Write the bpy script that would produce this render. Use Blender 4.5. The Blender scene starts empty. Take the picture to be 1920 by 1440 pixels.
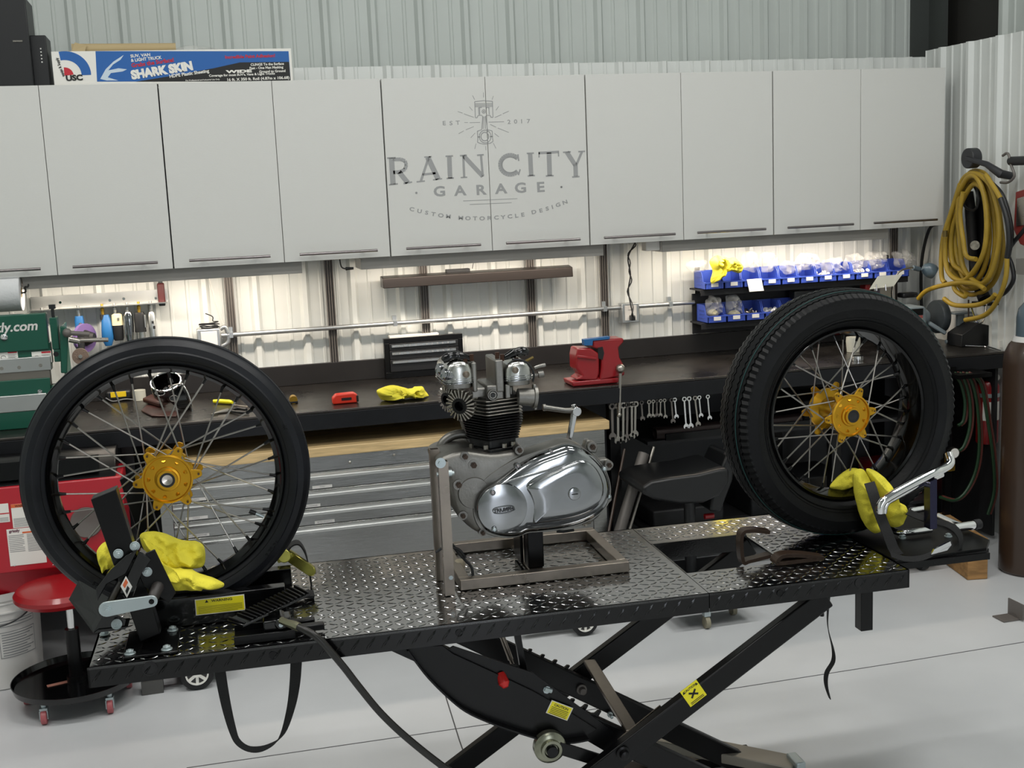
import bpy, bmesh, math, random
from mathutils import Matrix, Vector, noise
random.seed(7)
SC = bpy.context.scene
COL = SC.collection
R_ = math.radians

# ------------------------------------------------------------------ camera
CAM = Vector((.5571, -5.5447, 1.7631)); FPX = 2250.0
_y, _p, _r = R_(14.3413), R_(9.2732), R_(-2.4818)
FWD = Vector((math.sin(_y)*math.cos(_p), math.cos(_y)*math.cos(_p), -math.sin(_p)))
_rt = Vector((math.cos(_y), -math.sin(_y), 0)); _up = _rt.cross(FWD)
RGT = _rt*math.cos(_r)+_up*math.sin(_r); UPV = _up*math.cos(_r)-_rt*math.sin(_r)
cd = bpy.data.cameras.new('camera'); cam = bpy.data.objects.new('camera', cd); COL.objects.link(cam)
cd.sensor_fit = 'HORIZONTAL'; cd.sensor_width = 36; cd.lens = FPX/1920*36; cd.clip_start = .05
cam.matrix_world = Matrix((( RGT.x, UPV.x, -FWD.x, CAM.x), (RGT.y, UPV.y, -FWD.y, CAM.y), (RGT.z, UPV.z, -FWD.z, CAM.z), (0, 0, 0, 1)))
SC.camera = cam
def ray(px, py): return FWD+RGT*((px-960)/FPX)+UPV*((720-py)/FPX)
def pX(px, py, v): d = ray(px, py); return CAM+d*((v-CAM.x)/d.x)
def pY(px, py, v): d = ray(px, py); return CAM+d*((v-CAM.y)/d.y)
def pZ(px, py, v): d = ray(px, py); return CAM+d*((v-CAM.z)/d.z)

# ------------------------------------------------------------------ view, world, ceiling light
SC.view_settings.view_transform = 'Standard'; SC.view_settings.look = 'None'
SC.view_settings.exposure = 0.0; SC.view_settings.gamma = 1.0; SC.view_settings.use_curve_mapping = False
wd = bpy.data.worlds.new('world'); SC.world = wd; wd.use_nodes = True
wd.node_tree.nodes['Background'].inputs[0].default_value = (.70, .71, .71, 1)
wd.node_tree.nodes['Background'].inputs[1].default_value = .22
def area(name, loc, target, sx, sy, watts, col, spread=None):
    l = bpy.data.lights.new(name, 'AREA'); l.shape = 'RECTANGLE'; l.size = sx; l.size_y = sy; l.energy = watts; l.color = col
    if spread: l.spread = spread
    o = bpy.data.objects.new(name, l); COL.objects.link(o); o.location = loc
    o.rotation_euler = (Vector(target)-Vector(loc)).to_track_quat('-Z', 'Y').to_euler(); return o
CEIL = 4.3
LAMPS = ((-1.3, -2.3), (1.1, -2.3), (3.0, -2.3), (-.6, -3.9), (1.3, -4.7), (3.2, -3.9), (1.3, -8.0))
for lx, ly in LAMPS:
    area('assumed_ceiling_lamp', (lx, ly, CEIL-.09), (lx, ly, 0), 1.2, .16, 29, (1, .99, .955))  # overhead lamps out of view, their layout assumed

# ------------------------------------------------------------------ materials
def lin(c):
    return tuple((v/12.92 if v <= .04045 else ((v+.055)/1.055)**2.4) for v in c)
def rgb(h):
    return lin(tuple(int(h[i:i+2], 16)/255 for i in (0, 2, 4)))
MATS = {}
def mat(name, hx='ffffff', rough=.5, metal=0, spec=.5, var=0, vscale=8, bump=0, bscale=60, stretch=None, bstretch=None, coat=0, emit=0, alpha=1, trans=0, rvar=0, hx2=None):
    if name in MATS: return MATS[name]
    m = bpy.data.materials.new(name); m.use_nodes = True; nt = m.node_tree; b = nt.nodes['Principled BSDF']
    c = rgb(hx)+(1,); I = b.inputs
    I['Base Color'].default_value = c; I['Roughness'].default_value = rough; I['Metallic'].default_value = metal
    I['Specular IOR Level'].default_value = spec; I['Coat Weight'].default_value = coat; I['Coat Roughness'].default_value = .08
    I['Alpha'].default_value = alpha; I['Transmission Weight'].default_value = trans
    if emit: I['Emission Color'].default_value = c; I['Emission Strength'].default_value = emit
    tc = nt.nodes.new('ShaderNodeTexCoord'); mp = nt.nodes.new('ShaderNodeMapping')
    if stretch: mp.inputs['Scale'].default_value = stretch
    nt.links.new(tc.outputs['Object'], mp.inputs[0])
    n = nt.nodes.new('ShaderNodeTexNoise'); n.inputs['Scale'].default_value = vscale; n.inputs['Detail'].default_value = 5
    nt.links.new(mp.outputs[0], n.inputs['Vector'])
    if var or hx2:
        mx = nt.nodes.new('ShaderNodeMix'); mx.data_type = 'RGBA'
        c2 = rgb(hx2)+(1,) if hx2 else tuple(v*(1-var) for v in c[:3])+(1,)
        mx.inputs[6].default_value = c2; mx.inputs[7].default_value = tuple(min(1, v*(1+var*.6)) for v in c[:3])+(1,) if not hx2 else c
        rp = nt.nodes.new('ShaderNodeValToRGB'); rp.color_ramp.elements[0].position = .35; rp.color_ramp.elements[1].position = .65
        nt.links.new(n.outputs[0], rp.inputs[0]); nt.links.new(rp.outputs[0], mx.inputs[0]); nt.links.new(mx.outputs[2], I['Base Color'])
    if rvar:
        mr = nt.nodes.new('ShaderNodeMapRange'); mr.inputs[1].default_value = .3; mr.inputs[2].default_value = .7
        mr.inputs[3].default_value = max(.02, rough-rvar); mr.inputs[4].default_value = rough+rvar
        nt.links.new(n.outputs[0], mr.inputs[0]); nt.links.new(mr.outputs[0], I['Roughness'])
    if bump:
        n2 = nt.nodes.new('ShaderNodeTexNoise'); n2.inputs['Scale'].default_value = bscale; n2.inputs['Detail'].default_value = 3
        mp2 = nt.nodes.new('ShaderNodeMapping'); nt.links.new(tc.outputs['Object'], mp2.inputs[0]); mp2.inputs['Scale'].default_value = bstretch or stretch or (1, 1, 1)
        nt.links.new(mp2.outputs[0], n2.inputs['Vector'])
        bp = nt.nodes.new('ShaderNodeBump'); bp.inputs['Strength'].default_value = bump; bp.inputs['Distance'].default_value = .002
        nt.links.new(n2.outputs[0], bp.inputs['Height']); nt.links.new(bp.outputs[0], I['Normal'])
    MATS[name] = m; return m
M = dict(
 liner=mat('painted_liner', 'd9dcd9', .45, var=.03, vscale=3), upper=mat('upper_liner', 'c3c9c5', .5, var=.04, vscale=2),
 door=mat('cabinet_door', 'd2d2ce', .42, bump=.15, bscale=90, stretch=(1, 1, 12)), body=mat('cabinet_body', 'b9bab7', .5),
 chrome=mat('chrome', 'e6e6e6', .07, 1), satin=mat('satin_steel', 'a9a49c', .3, 1, rvar=.06), nickel=mat('handle_nickel', '8a8484', .28, 1),
 alu=mat('aluminium', 'c3c4c2', .32, 1, rvar=.05), galv=mat('galvanised', 'b9bcbd', .35, .85, var=.1, vscale=20),
 polal=mat('polished_alloy', '9c9ea0', .12, 1, rvar=.07, vscale=14), castal=mat('cast_alloy', '83817c', .4, .92, var=.2, vscale=14, bump=.25, bscale=180),
 stst=mat('brushed_stainless', '979794', .2, 1, rvar=.03, vscale=6, stretch=(.3, 1, 4), bump=.22, bscale=900, bstretch=(.004, 1, 1)),
 benchst=mat('bench_steel', '4b4744', .3, .9, var=.16, vscale=4, rvar=.09), apron=mat('bench_apron', '1d1e21', .45, .3, .3, var=.15, vscale=9),
 splash=mat('bench_splash', '2c2a2a', .45, .4, var=.1), blk=mat('black_gloss', '070708', .13, 0, .6), blks=mat('black_satin', '070708', .3, 0, .3),
 blkm=mat('black_matt', '121214', .65), blkp=mat('black_plastic', '17181a', .45), rub=mat('tyre_rubber', '090a0c', .5, 0, .22, bump=.25, bscale=120, rvar=.07, vscale=10),
 rub2=mat('tyre_rubber_dusty', '111318', .42, 0, .3, var=.35, vscale=9, bump=.2, bscale=90, rvar=.1), rimb=mat('black_rim', '040404', .1, 0, .35),
 gold=mat('gold_anodised', 'cf9c2a', .3, .88, rvar=.05), spoke=mat('spoke_steel', 'a5a19b', .3, 1), polal2=mat('polished_alloy_head', 'bdbdb8', .24, 1, rvar=.08, vscale=18), ylw=mat('yellow_microfibre', 'e8dc4c', .95, 0, .1, var=.1, vscale=18, bump=.9, bscale=260),
 red=mat('red_enamel', '8f1119', .28, coat=.3), redb=mat('red_cabinet', 'b01526', .35, coat=.2), redv=mat('red_vinyl', '96131a', .33, coat=.2), blue=mat('blue_bin', '3c55b4', .4, 0, .5),
 blue2=mat('blue_plastic', '1f5f96', .4), green=mat('machine_green', '12503f', .35, bump=.15, bscale=150), floor=None, white=mat('white_paper', 'e8e6df', .6), wht2=mat('white_plastic', 'd6d4d0', .4),
 yel=mat('yellow_sticker', 'f0e31c', .4), ink=mat('print_black', '141414', .5), inkg=mat('print_grey', '8d8f90', .5), orange=mat('print_orange', 'd8683a', .5), inkr=mat('print_red', 'c12332', .5), inkb=mat('print_blue', '1f5fa8', .5),
 logo=mat('logo_grey', '9b9c9c', .45), track=mat('grey_track', '6e6965', .5, .3), wood=mat('wood_maple', 'd8ba88', .42, var=.2, vscale=6, stretch=(1.2, 6, 14)), wood2=mat('rough_pine', '9b7445', .7, var=.3, vscale=8, stretch=(1, 5, 9)),
 grey=mat('machine_grey', '788286', .35, bump=.1), hose=mat('yellow_hose', 'a38628', .5, var=.12, vscale=12), hoseg=mat('green_hose', '14351b', .45), hoser=mat('red_hose', '562a23', .45), purple=mat('purple_disc', '6b5488', .8), brass=mat('brass', 'c39b3c', .3, .9),
 brown=mat('brown_cylinder', '38291f', .35, coat=.2), rust=mat('bronze_paint', '37291f', .38, .4), glass=mat('clear_bag', 'dcdcd8', .15, alpha=.22, bump=.6, bscale=30), acr=mat('acrylic', 'dcdccf', .15, alpha=.6),
 weld=mat('raw_steel', '8f867c', .33, .95, var=.2, vscale=9, rvar=.08), zinc=mat('zinc_plate', 'b7c2c4', .35, .7, var=.06), zy=mat('zinc_yellow', 'b5b05a', .28, .9, var=.2, vscale=15), web=mat('webbing', '0c0c0d', .75, bump=.5, bscale=400),
 pink=mat('pink_caster', 'a8585c', .4), cream=mat('cream_paint', 'cfc7a2', .5), leath=mat('brown_leather', '3a1d18', .35), tape=mat('orange_red_plastic', 'd6321c', .35), fab=mat('black_vinyl', '0e0f11', .38), dark=mat('dark_shelf', '1d1d1f', .6), kraft=mat('kraft_paper', 'b5a27b', .8),
 teal=mat('teal_line', '0d3f3d', .6), bgray=mat('cap_bluegrey', '51616b', .3, coat=.2), mirror=mat('axle_steel', 'cfc6bd', .2, 1), led=None)
# floor: painted concrete with joints
def floor_mat():
    m = bpy.data.materials.new('painted_concrete'); m.use_nodes = True; nt = m.node_tree; b = nt.nodes['Principled BSDF']
    tc = nt.nodes.new('ShaderNodeTexCoord'); n = nt.nodes.new('ShaderNodeTexNoise'); n.inputs['Scale'].default_value = 1.6; n.inputs['Detail'].default_value = 8
    nt.links.new(tc.outputs['Object'], n.inputs['Vector'])
    cr = nt.nodes.new('ShaderNodeValToRGB'); cr.color_ramp.elements[0].position = .3; cr.color_ramp.elements[1].position = .72
    cr.color_ramp.elements[0].color = rgb('c2c4c6')+(1,); cr.color_ramp.elements[1].color = rgb('d2d4d6')+(1,)
    nt.links.new(n.outputs[0], cr.inputs[0]); nt.links.new(cr.outputs[0], b.inputs['Base Color'])
    b.inputs['Roughness'].default_value = .33; b.inputs['Specular IOR Level'].default_value = .45
    n2 = nt.nodes.new('ShaderNodeTexNoise'); n2.inputs['Scale'].default_value = 9; nt.links.new(tc.outputs['Object'], n2.inputs['Vector'])
    bp = nt.nodes.new('ShaderNodeBump'); bp.inputs['Strength'].default_value = .12; bp.inputs['Distance'].default_value = .004
    nt.links.new(n2.outputs[0], bp.inputs['Height']); nt.links.new(bp.outputs[0], b.inputs['Normal'])
    return m
M['floor'] = floor_mat()
def emis(name, hx, s):
    m = bpy.data.materials.new(name); m.use_nodes = True; b = m.node_tree.nodes['Principled BSDF']
    b.inputs['Base Color'].default_value = rgb(hx)+(1,); b.inputs['Emission Color'].default_value = rgb(hx)+(1,); b.inputs['Emission Strength'].default_value = s; return m
M['led'] = emis('led_diffuser', 'fff2dc', 1.6)
M['lampface'] = emis('lamp_diffuser', 'f4fbff', 5)

# ------------------------------------------------------------------ mesh building
class MB:
    def __init__(s, mtx=None): s.v = []; s.f = []; s.M = mtx or Matrix()
    def add(s, vs, fs):
        n = len(s.v); s.v += [s.M@Vector(v) for v in vs]; s.f += [tuple(n+i for i in f) for f in fs]; return s
    def box(s, a, b):
        x0, y0, z0 = (min(p, q) for p, q in zip(a, b)); x1, y1, z1 = (max(p, q) for p, q in zip(a, b))
        return s.add([(x0,y0,z0),(x1,y0,z0),(x1,y1,z0),(x0,y1,z0),(x0,y0,z1),(x1,y0,z1),(x1,y1,z1),(x0,y1,z1)],
                     [(3,2,1,0),(4,5,6,7),(0,1,5,4),(1,2,6,5),(2,3,7,6),(3,0,4,7)])
    def frame(s, p, q, up=(0, 0, 1)):
        p, q = Vector(p), Vector(q); d = (q-p).normalized(); up = Vector(up)
        if abs(d.dot(up)) > .98: up = Vector((1, 0, 0)) if abs(d.x) < .9 else Vector((0, 1, 0))
        a = d.cross(up).normalized(); b = a.cross(d).normalized(); return d, a, b
    def bar(s, p, q, w, h, up=(0, 0, 1)):
        """rectangular bar p->q; w sideways, h along up"""
        p, q = Vector(p), Vector(q); d, a, b = s.frame(p, q, up); vs = []
        for c in (p, q):
            for i, j in ((-1,-1),(1,-1),(1,1),(-1,1)): vs.append(c+a*(w/2*i)+b*(h/2*j))
        return s.add(vs, [(3,2,1,0),(4,5,6,7),(0,1,5,4),(1,2,6,5),(2,3,7,6),(3,0,4,7)])
    def tube(s, pts, r, n=12, up=(0, 0, 1), cap=True, closed=False):
        pts = [Vector(p) for p in pts]; rs = r if isinstance(r, (list, tuple)) else [r]*len(pts)
        vs = []; L = len(pts); a = None
        for i in range(L):
            if closed: t = (pts[(i+1) % L]-pts[i-1])
            else: t = pts[min(i+1, L-1)]-pts[max(i-1, 0)]
            t = t.normalized() if t.length > 1e-9 else Vector((0, 0, 1))
            if a is None:
                u = Vector(up)
                if abs(t.dot(u)) > .98: u = Vector((1, 0, 0)) if abs(t.x) < .9 else Vector((0, 1, 0))
                a = t.cross(u).normalized()
            else:
                a = (a-t*a.dot(t)); a = a.normalized() if a.length > 1e-9 else t.orthogonal().normalized()
            b = t.cross(a)
            for k in range(n):
                an = 2*math.pi*k/n; vs.append(pts[i]+(a*math.cos(an)+b*math.sin(an))*rs[i])
        fs = []
        for i in range(L if closed else L-1):
            j = (i+1) % L
            for k in range(n): fs.append((i*n+k, j*n+k, j*n+(k+1) % n, i*n+(k+1) % n))
        if cap and not closed: fs += [tuple(range(n)), tuple((L-1)*n+k for k in reversed(range(n)))]
        return s.add(vs, fs)
    def cyl(s, p, q, r, r2=None, n=20): return s.tube([p, q], [r, r if r2 is None else r2], n)
    def lathe(s, prof, o=(0, 0, 0), ax=(0, 0, 1), n=32, hook=None, closed=False):
        """prof: (radius, height) list"""
        o = Vector(o); d = Vector(ax).normalized(); a = d.orthogonal().normalized(); b = d.cross(a); vs = []
        for i in range(n):
            an = 2*math.pi*i/n
            for j, (r, h) in enumerate(prof):
                if hook: r, h = hook(i, j, r, h)
                vs.append(o+(a*math.cos(an)+b*math.sin(an))*r+d*h)
        m = len(prof); fs = []
        for i in range(n):
            k = (i+1) % n
            for j in range(m if closed else m-1):
                l = (j+1) % m; fs.append((i*m+j, k*m+j, k*m+l, i*m+l))
        s.add(vs, fs)
        if not closed:
            if prof[0][0] > 1e-6: s.f.append(tuple(len(s.v)-n*m+i*m for i in range(n)))
            if prof[-1][0] > 1e-6: s.f.append(tuple(len(s.v)-n*m+i*m+m-1 for i in reversed(range(n))))
        return s
    def sph(s, c, r, n=16, sc=(1, 1, 1)):
        k = n//2; vs = []; fs = []
        for j in range(1, k):
            t = math.pi*j/k
            for i in range(n):
                p = 2*math.pi*i/n; vs.append((c[0]+r*sc[0]*math.sin(t)*math.cos(p), c[1]+r*sc[1]*math.sin(t)*math.sin(p), c[2]+r*sc[2]*math.cos(t)))
        vs += [(c[0], c[1], c[2]+r*sc[2]), (c[0], c[1], c[2]-r*sc[2])]; T = len(vs)-2
        for j in range(k-2):
            for i in range(n): fs.append((j*n+i, (j+1)*n+i, (j+1)*n+(i+1) % n, j*n+(i+1) % n))
        for i in range(n): fs.append((T, i, (i+1) % n)); fs.append((T+1, (k-2)*n+(i+1) % n, (k-2)*n+i))
        return s.add(vs, fs)
    def prism(s, pts, off, both=True):
        """pts: 3-D polygon; off: extrusion vector"""
        off = Vector(off); n = len(pts); vs = [Vector(p) for p in pts]+[Vector(p)+off for p in pts]
        return s.add(vs, [tuple(range(n)), tuple(reversed(range(n, 2*n)))]+[(i, i+n, (i+1) % n+n, (i+1) % n) for i in range(n)])
    def ribbon(s, pts, wd, th=.0015):
        """strap: centre line pts, width vector(s) wd, small thickness"""
        pts = [Vector(p) for p in pts]; W = [Vector(w) for w in wd] if isinstance(wd, list) else [Vector(wd)]*len(pts); vs = []; L = len(pts)
        for i, p in enumerate(pts):
            t = (pts[min(i+1, L-1)]-pts[max(i-1, 0)]).normalized(); n = t.cross(W[i]).normalized()*th/2
            vs += [p-W[i]/2-n, p+W[i]/2-n, p+W[i]/2+n, p-W[i]/2+n]
        fs = [(0,1,2,3), tuple(4*(L-1)+k for k in (3,2,1,0))]
        for i in range(L-1):
            for k in range(4): fs.append((4*i+k, 4*i+4+k, 4*i+4+(k+1) % 4, 4*i+(k+1) % 4))
        return s.add(vs, fs)
    def text(s, body, size, mtx, ext=.0004, sx=1, bold=0, sp=1, align='CENTER'):
        c = bpy.data.curves.new('t', 'FONT'); c.body = body; c.size = size; c.extrude = ext; c.align_x = align; c.offset = bold*size; c.space_character = sp; c.resolution_u = 3
        o = bpy.data.objects.new('t', c); me = bpy.data.meshes.new_from_object(o)
        T = mtx@Matrix.Diagonal((sx, 1, 1, 1)); s.add([T@v.co for v in me.vertices], [tuple(p.vertices) for p in me.polygons])
        bpy.data.objects.remove(o); bpy.data.curves.remove(c); bpy.data.meshes.remove(me); return s
def smooth(pts, k=6, closed=False):
    P = [Vector(p) for p in pts]; n = len(P); out = []
    rng = range(n) if closed else range(n-1)
    for i in rng:
        g = (lambda j: P[j % n]) if closed else (lambda j: P[max(0, min(n-1, j))])
        a, b, c, d = g(i-1), g(i), g(i+1), g(i+2)
        for j in range(k):
            t = j/k; out.append(.5*((2*b)+(c-a)*t+(2*a-5*b+4*c-d)*t*t+(3*b-a-3*c+d)*t**3))
    if not closed: out.append(P[-1])
    return out
WM = {}
def finish(name, mb, m, parent=None, loc=None, bevel=0, ang=35, flat=False, subsurf=0, seg=2):
    me = bpy.data.meshes.new(name)
    o = bpy.data.objects.new(name, me)
    if parent is not None: W = WM[parent]; WM[o] = W; o.parent = parent
    else:
        L = Vector(loc) if loc is not None else sum(mb.v, Vector())/max(1, len(mb.v))
        W = Matrix.Translation(L); o.matrix_basis = W; WM[o] = W
    inv = W.inverted(); me.from_pydata([inv@v for v in mb.v], [], mb.f); me.update()
    bm = bmesh.new(); bm.from_mesh(me); bmesh.ops.recalc_face_normals(bm, faces=bm.faces); bm.to_mesh(me); bm.free()
    me.materials.append(m)
    if not flat:
        me.polygons.foreach_set('use_smooth', [True]*len(me.polygons)); me.set_sharp_from_angle(angle=R_(ang))
    COL.objects.link(o)
    if bevel:
        b = o.modifiers.new('bevel', 'BEVEL'); b.width = bevel; b.segments = seg; b.limit_method = 'ANGLE'; b.angle_limit = R_(40); b.harden_normals = False
    if subsurf:
        b = o.modifiers.new('subsurf', 'SUBSURF'); b.levels = b.render_levels = subsurf
    return o
def thing(name, label, cat, loc, rotz=0, group=None):
    o = bpy.data.objects.new(name, None); COL.objects.link(o); W = Matrix.Translation(Vector(loc))@Matrix.Rotation(rotz, 4, 'Z')
    o.matrix_basis = W; WM[o] = W; o.empty_display_size = .05; o['label'] = label; o['category'] = cat
    if group: o['group'] = group
    return o
def tag(o, label, cat, group=None, kind=None):
    o['label'] = label; o['category'] = cat
    if group: o['group'] = group
    if kind: o['kind'] = kind
    return o
def struct(o): o['kind'] = 'structure'; return o
def dup(root, mtx, label=None, group=None):
    def cp(o, par):
        c = o.copy(); COL.objects.link(c)
        if par: c.parent = par
        for ch in [k for k in o.children]: cp(ch, c)
        return c
    r = cp(root, None); r.matrix_basis = mtx
    if label: r['label'] = label
    if group: r['group'] = group
    return r
FY = Matrix.Rotation(R_(90), 4, 'X')     # text plane facing the camera side (-y)
def facing(p): return Matrix.Translation(Vector(p))@FY
def plate(name, px, Y, m, parent, th=.0012):
    """thin sticker: pixel polygon on the plane y=Y, standing th proud"""
    return finish(name, MB().prism([pY(a, b, Y) for a, b in px], (0, -th, 0)), m, parent)
def lines_of_print(x0, y0, x1, y1, n, Y, wob=0, fill=1.0, rowdir=None):
    """rows of tiny print between pixel corners, as thin bars"""
    mb = MB(); rnd = random.Random(int(x0*7+y0))
    for i in range(n):
        yy0 = y0+(y1-y0)*(i+.5)/n
        a = pY(x0, yy0, Y); b = pY(x0+(x1-x0)*(fill if fill < 1 else rnd.uniform(.78, 1)), yy0+wob, Y)
        mb.bar(a, b, .0006, abs((a-pY(x0, yy0+(y1-y0)/n*.42, Y)).z))
    return mb
def blob(mb, outline, depth, Y=None, K=7, rid=.35, seed=0, freq=22, n=72, back=.6):
    """crumpled cloth lobe: outline = list of 3-D points roughly in a plane facing -y"""
    P = smooth(outline, max(2, n//len(outline)), True); N = len(P); c = sum(P, Vector())/N; vs = []; fs = []
    for side in (-1, 1):
        for k in range(K+1):
            t = k/K; sc = 1-t
            d = depth*(1 if side < 0 else back)*math.sqrt(max(0, 1-(sc)**2.4))
            for p in P:
                q = c+(p-c)*sc
                nz = noise.noise(Vector((q.x*freq*1.3+seed, q.z*freq*.6, seed*.7)))
                nz2 = noise.noise(Vector((q.x*freq*3, q.z*freq*3+seed, 1.7)))
                w = d*(1+rid*2.2*(1-abs(nz)*3)*.5+rid*.5*nz2)
                vs.append(Vector((q.x, q.y+side*max(0, w), q.z)))
    K1 = K+1
    for sd in (0, 1):
        b0 = sd*K1*N
        for k in range(K):
            for i in range(N):
                j = (i+1) % N; f = (b0+k*N+i, b0+k*N+j, b0+(k+1)*N+j, b0+(k+1)*N+i); fs.append(f if sd == 0 else f[::-1])
    for i in range(N):
        j = (i+1) % N; fs.append((i, K1*N+i, K1*N+j, j))
    return mb.add(vs, fs)
def hexbolt(mb, p, ax, r=.008, h=.006, wr=True):
    p = Vector(p); ax = Vector(ax).normalized()
    if wr: mb.cyl(p, p+ax*h*.3, r*1.35, n=16)
    mb.cyl(p, p+ax*h, r, n=6); mb.cyl(p, p+ax*h*1.25, r*.5, n=10); return mb
# ================================================================== setting
XR = 4.22          # right wall plane
def liner(x0, x1, phase, per=.2265, h=.022, minor=.005):
    """(x, height) profile of ribbed steel liner"""
    pts = []; k0 = math.floor((x0-phase)/per)-1; k1 = math.ceil((x1-phase)/per)+1
    for k in range(k0, k1):
        c = phase+k*per
        pts += [(c-.024, 0), (c-.010, h), (c+.010, h), (c+.024, 0)]
        for q in (.076, .150): pts += [(c+q-.010, 0), (c+q-.005, minor), (c+q+.005, minor), (c+q+.010, 0)]
    P = [(x0, 0)]+[p for p in pts if x0 < p[0] < x1]+[(x1, 0)]
    return P
ph = pY(755, 612, 0).x; per = (pY(927, 598, 0).x-ph)/2
def wall_along_x(name, x0, x1, y, z0, z1, m, phase):
    P = liner(x0, x1, phase, per); mb = MB()
    vs = [(x, y-h, z0) for x, h in P]+[(x, y-h, z1) for x, h in P]; n = len(P)
    mb.add(vs, [(i, i+1, n+i+1, n+i) for i in range(n-1)])
    vs = [(x, y-h, z0) for x, h in P]+[(x1, y+.03, z0), (x0, y+.03, z0)]; vs2 = [(a, b, z1) for a, b, c in vs]
    mb.add(vs+vs2, [tuple(range(len(vs2), 2*len(vs2)))]+[(n-1, n, n+len(vs), n-1+len(vs)), (n, n+1, n+1+len(vs), n+len(vs)), (n+1, 0, len(vs), n+1+len(vs))])
    return struct(finish(name, mb, m, ang=20))
def wall_along_y(name, y0, y1, x, z0, z1, m, phase):
    P = liner(y0, y1, phase, per); mb = MB(); n = len(P); z1b = z1
    vs = [(x-h, y, z0) for y, h in P]+[(x+.03, y1, z0), (x+.03, y0, z0)]; k = len(vs); vs2 = [(a, b, z1) for a, b, c in vs]
    mb.add(vs+vs2, [(i, i+1, k+i+1, k+i) for i in range(k-1)]+[(k-1, 0, k, 2*k-1), tuple(range(k, 2*k))])
    return struct(finish(name, mb, m, ang=20))
WT = 2.33
wall_along_x('wall_back', -2.2, XR, 0, 0, WT, M['liner'], ph)
wall_along_y('wall_right', -9.5, -.001, XR, 0, WT+.03, M['liner'], -.15)
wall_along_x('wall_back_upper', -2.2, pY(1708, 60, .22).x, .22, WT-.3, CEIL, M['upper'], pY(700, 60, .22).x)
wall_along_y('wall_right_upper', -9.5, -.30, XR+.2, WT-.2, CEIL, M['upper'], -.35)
# steel corner column seen above the liners
x0 = pY(1710, 60, .2).x
struct(finish('trim_1', MB().box((x0, .2, WT-.4), (x0+.21, .26, CEIL)).box((x0+.10, .02+.05, WT-.4), (x0+.125, .2, CEIL)), mat('column_grey', '3f4341', .6)))
struct(finish('trim_2', MB().box((x0+.21, .1, WT-.4), (XR+.3, .24, CEIL)).box((XR+.25, -.3, WT-.4), (XR+.3, .1, CEIL)), mat('column_dark', '2c2b28', .7)))
struct(finish('wall_left', MB().box((-2.26, -9.5, 0), (-2.2, 0, CEIL)), M['upper']))
struct(finish('ceiling', MB().box((-2.3, -9.5, CEIL), (XR+.4, .4, CEIL+.08)), mat('ceiling_white', 'a8acad', .8)))
fl = MB().box((-2.3, -9.5, -.1), (XR+.4, .3, 0)); struct(finish('floor', fl, M['floor']))
# saw-cut joints in the slab
jm = mat('joint_dark', '4b4a4b', .9)
def joint(a, b, w=.004):
    a, b = pZ(*a, 0), pZ(*b, 0); d = (b-a); a = a-d*.0; mb = MB().bar(a+Vector((0, 0, .0004)), b+Vector((0, 0, .0004)), w, .0008); return mb
J = MB()
for a, b in (((350, 1440), (860, 1366)), ((860, 1366), (1240, 1312)), ((1240, 1312), (1700, 1240)), ((1700, 1240), (1920, 1204)), ((815, 1240), (862, 1390)), ((862, 1390), (880, 1440))):
    n = len(J.v); q = joint(a, b); J.add(q.v, q.f)
struct(finish('trim_3', J, jm, flat=True))
# assumed ceiling lamps, out of view (housings just above the lights)
for lx, ly in LAMPS:
    t = thing('assumed_ceiling_light', 'assumed white ceiling strip light above the workshop', 'ceiling light', (lx, ly, CEIL-.08), group='ceiling strip lights')
    finish('housing', MB().box((lx-.64, ly-.12, CEIL-.07), (lx+.64, ly+.12, CEIL-.001)), M['wht2'], t)
# unseen wall behind the camera; tall window is assumed, added to brighten steel reflections
FW = -9.5; wx0, wx1, wz0, wz1 = 1.55, 2.3, .15, 2.9
struct(finish('wall_front', MB().box((-2.26, FW-.06, 0), (wx0, FW, CEIL)).box((wx1, FW-.06, 0), (XR+.4, FW, CEIL)).box((wx0, FW-.06, wz1), (wx1, FW, CEIL)).box((wx0, FW-.06, 0), (wx1, FW, wz0)), M['upper']))
wn = struct(finish('assumed_window_1', MB().box((wx0, FW-.04, wz0), (wx1, FW-.03, wz1)), emis('assumed_daylight_pane', 'eef4ff', 6)))  # assumed pane out of view, glows to light up the steel cabinet
finish('window_frame', MB().box((wx0, FW-.03, wz0), (wx0+.04, FW+.02, wz1)).box((wx1-.04, FW-.03, wz0), (wx1, FW+.02, wz1)).box((wx0, FW-.03, wz1-.04), (wx1, FW+.02, wz1)), M['wht2'], wn)  # frame around the assumed window

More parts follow.
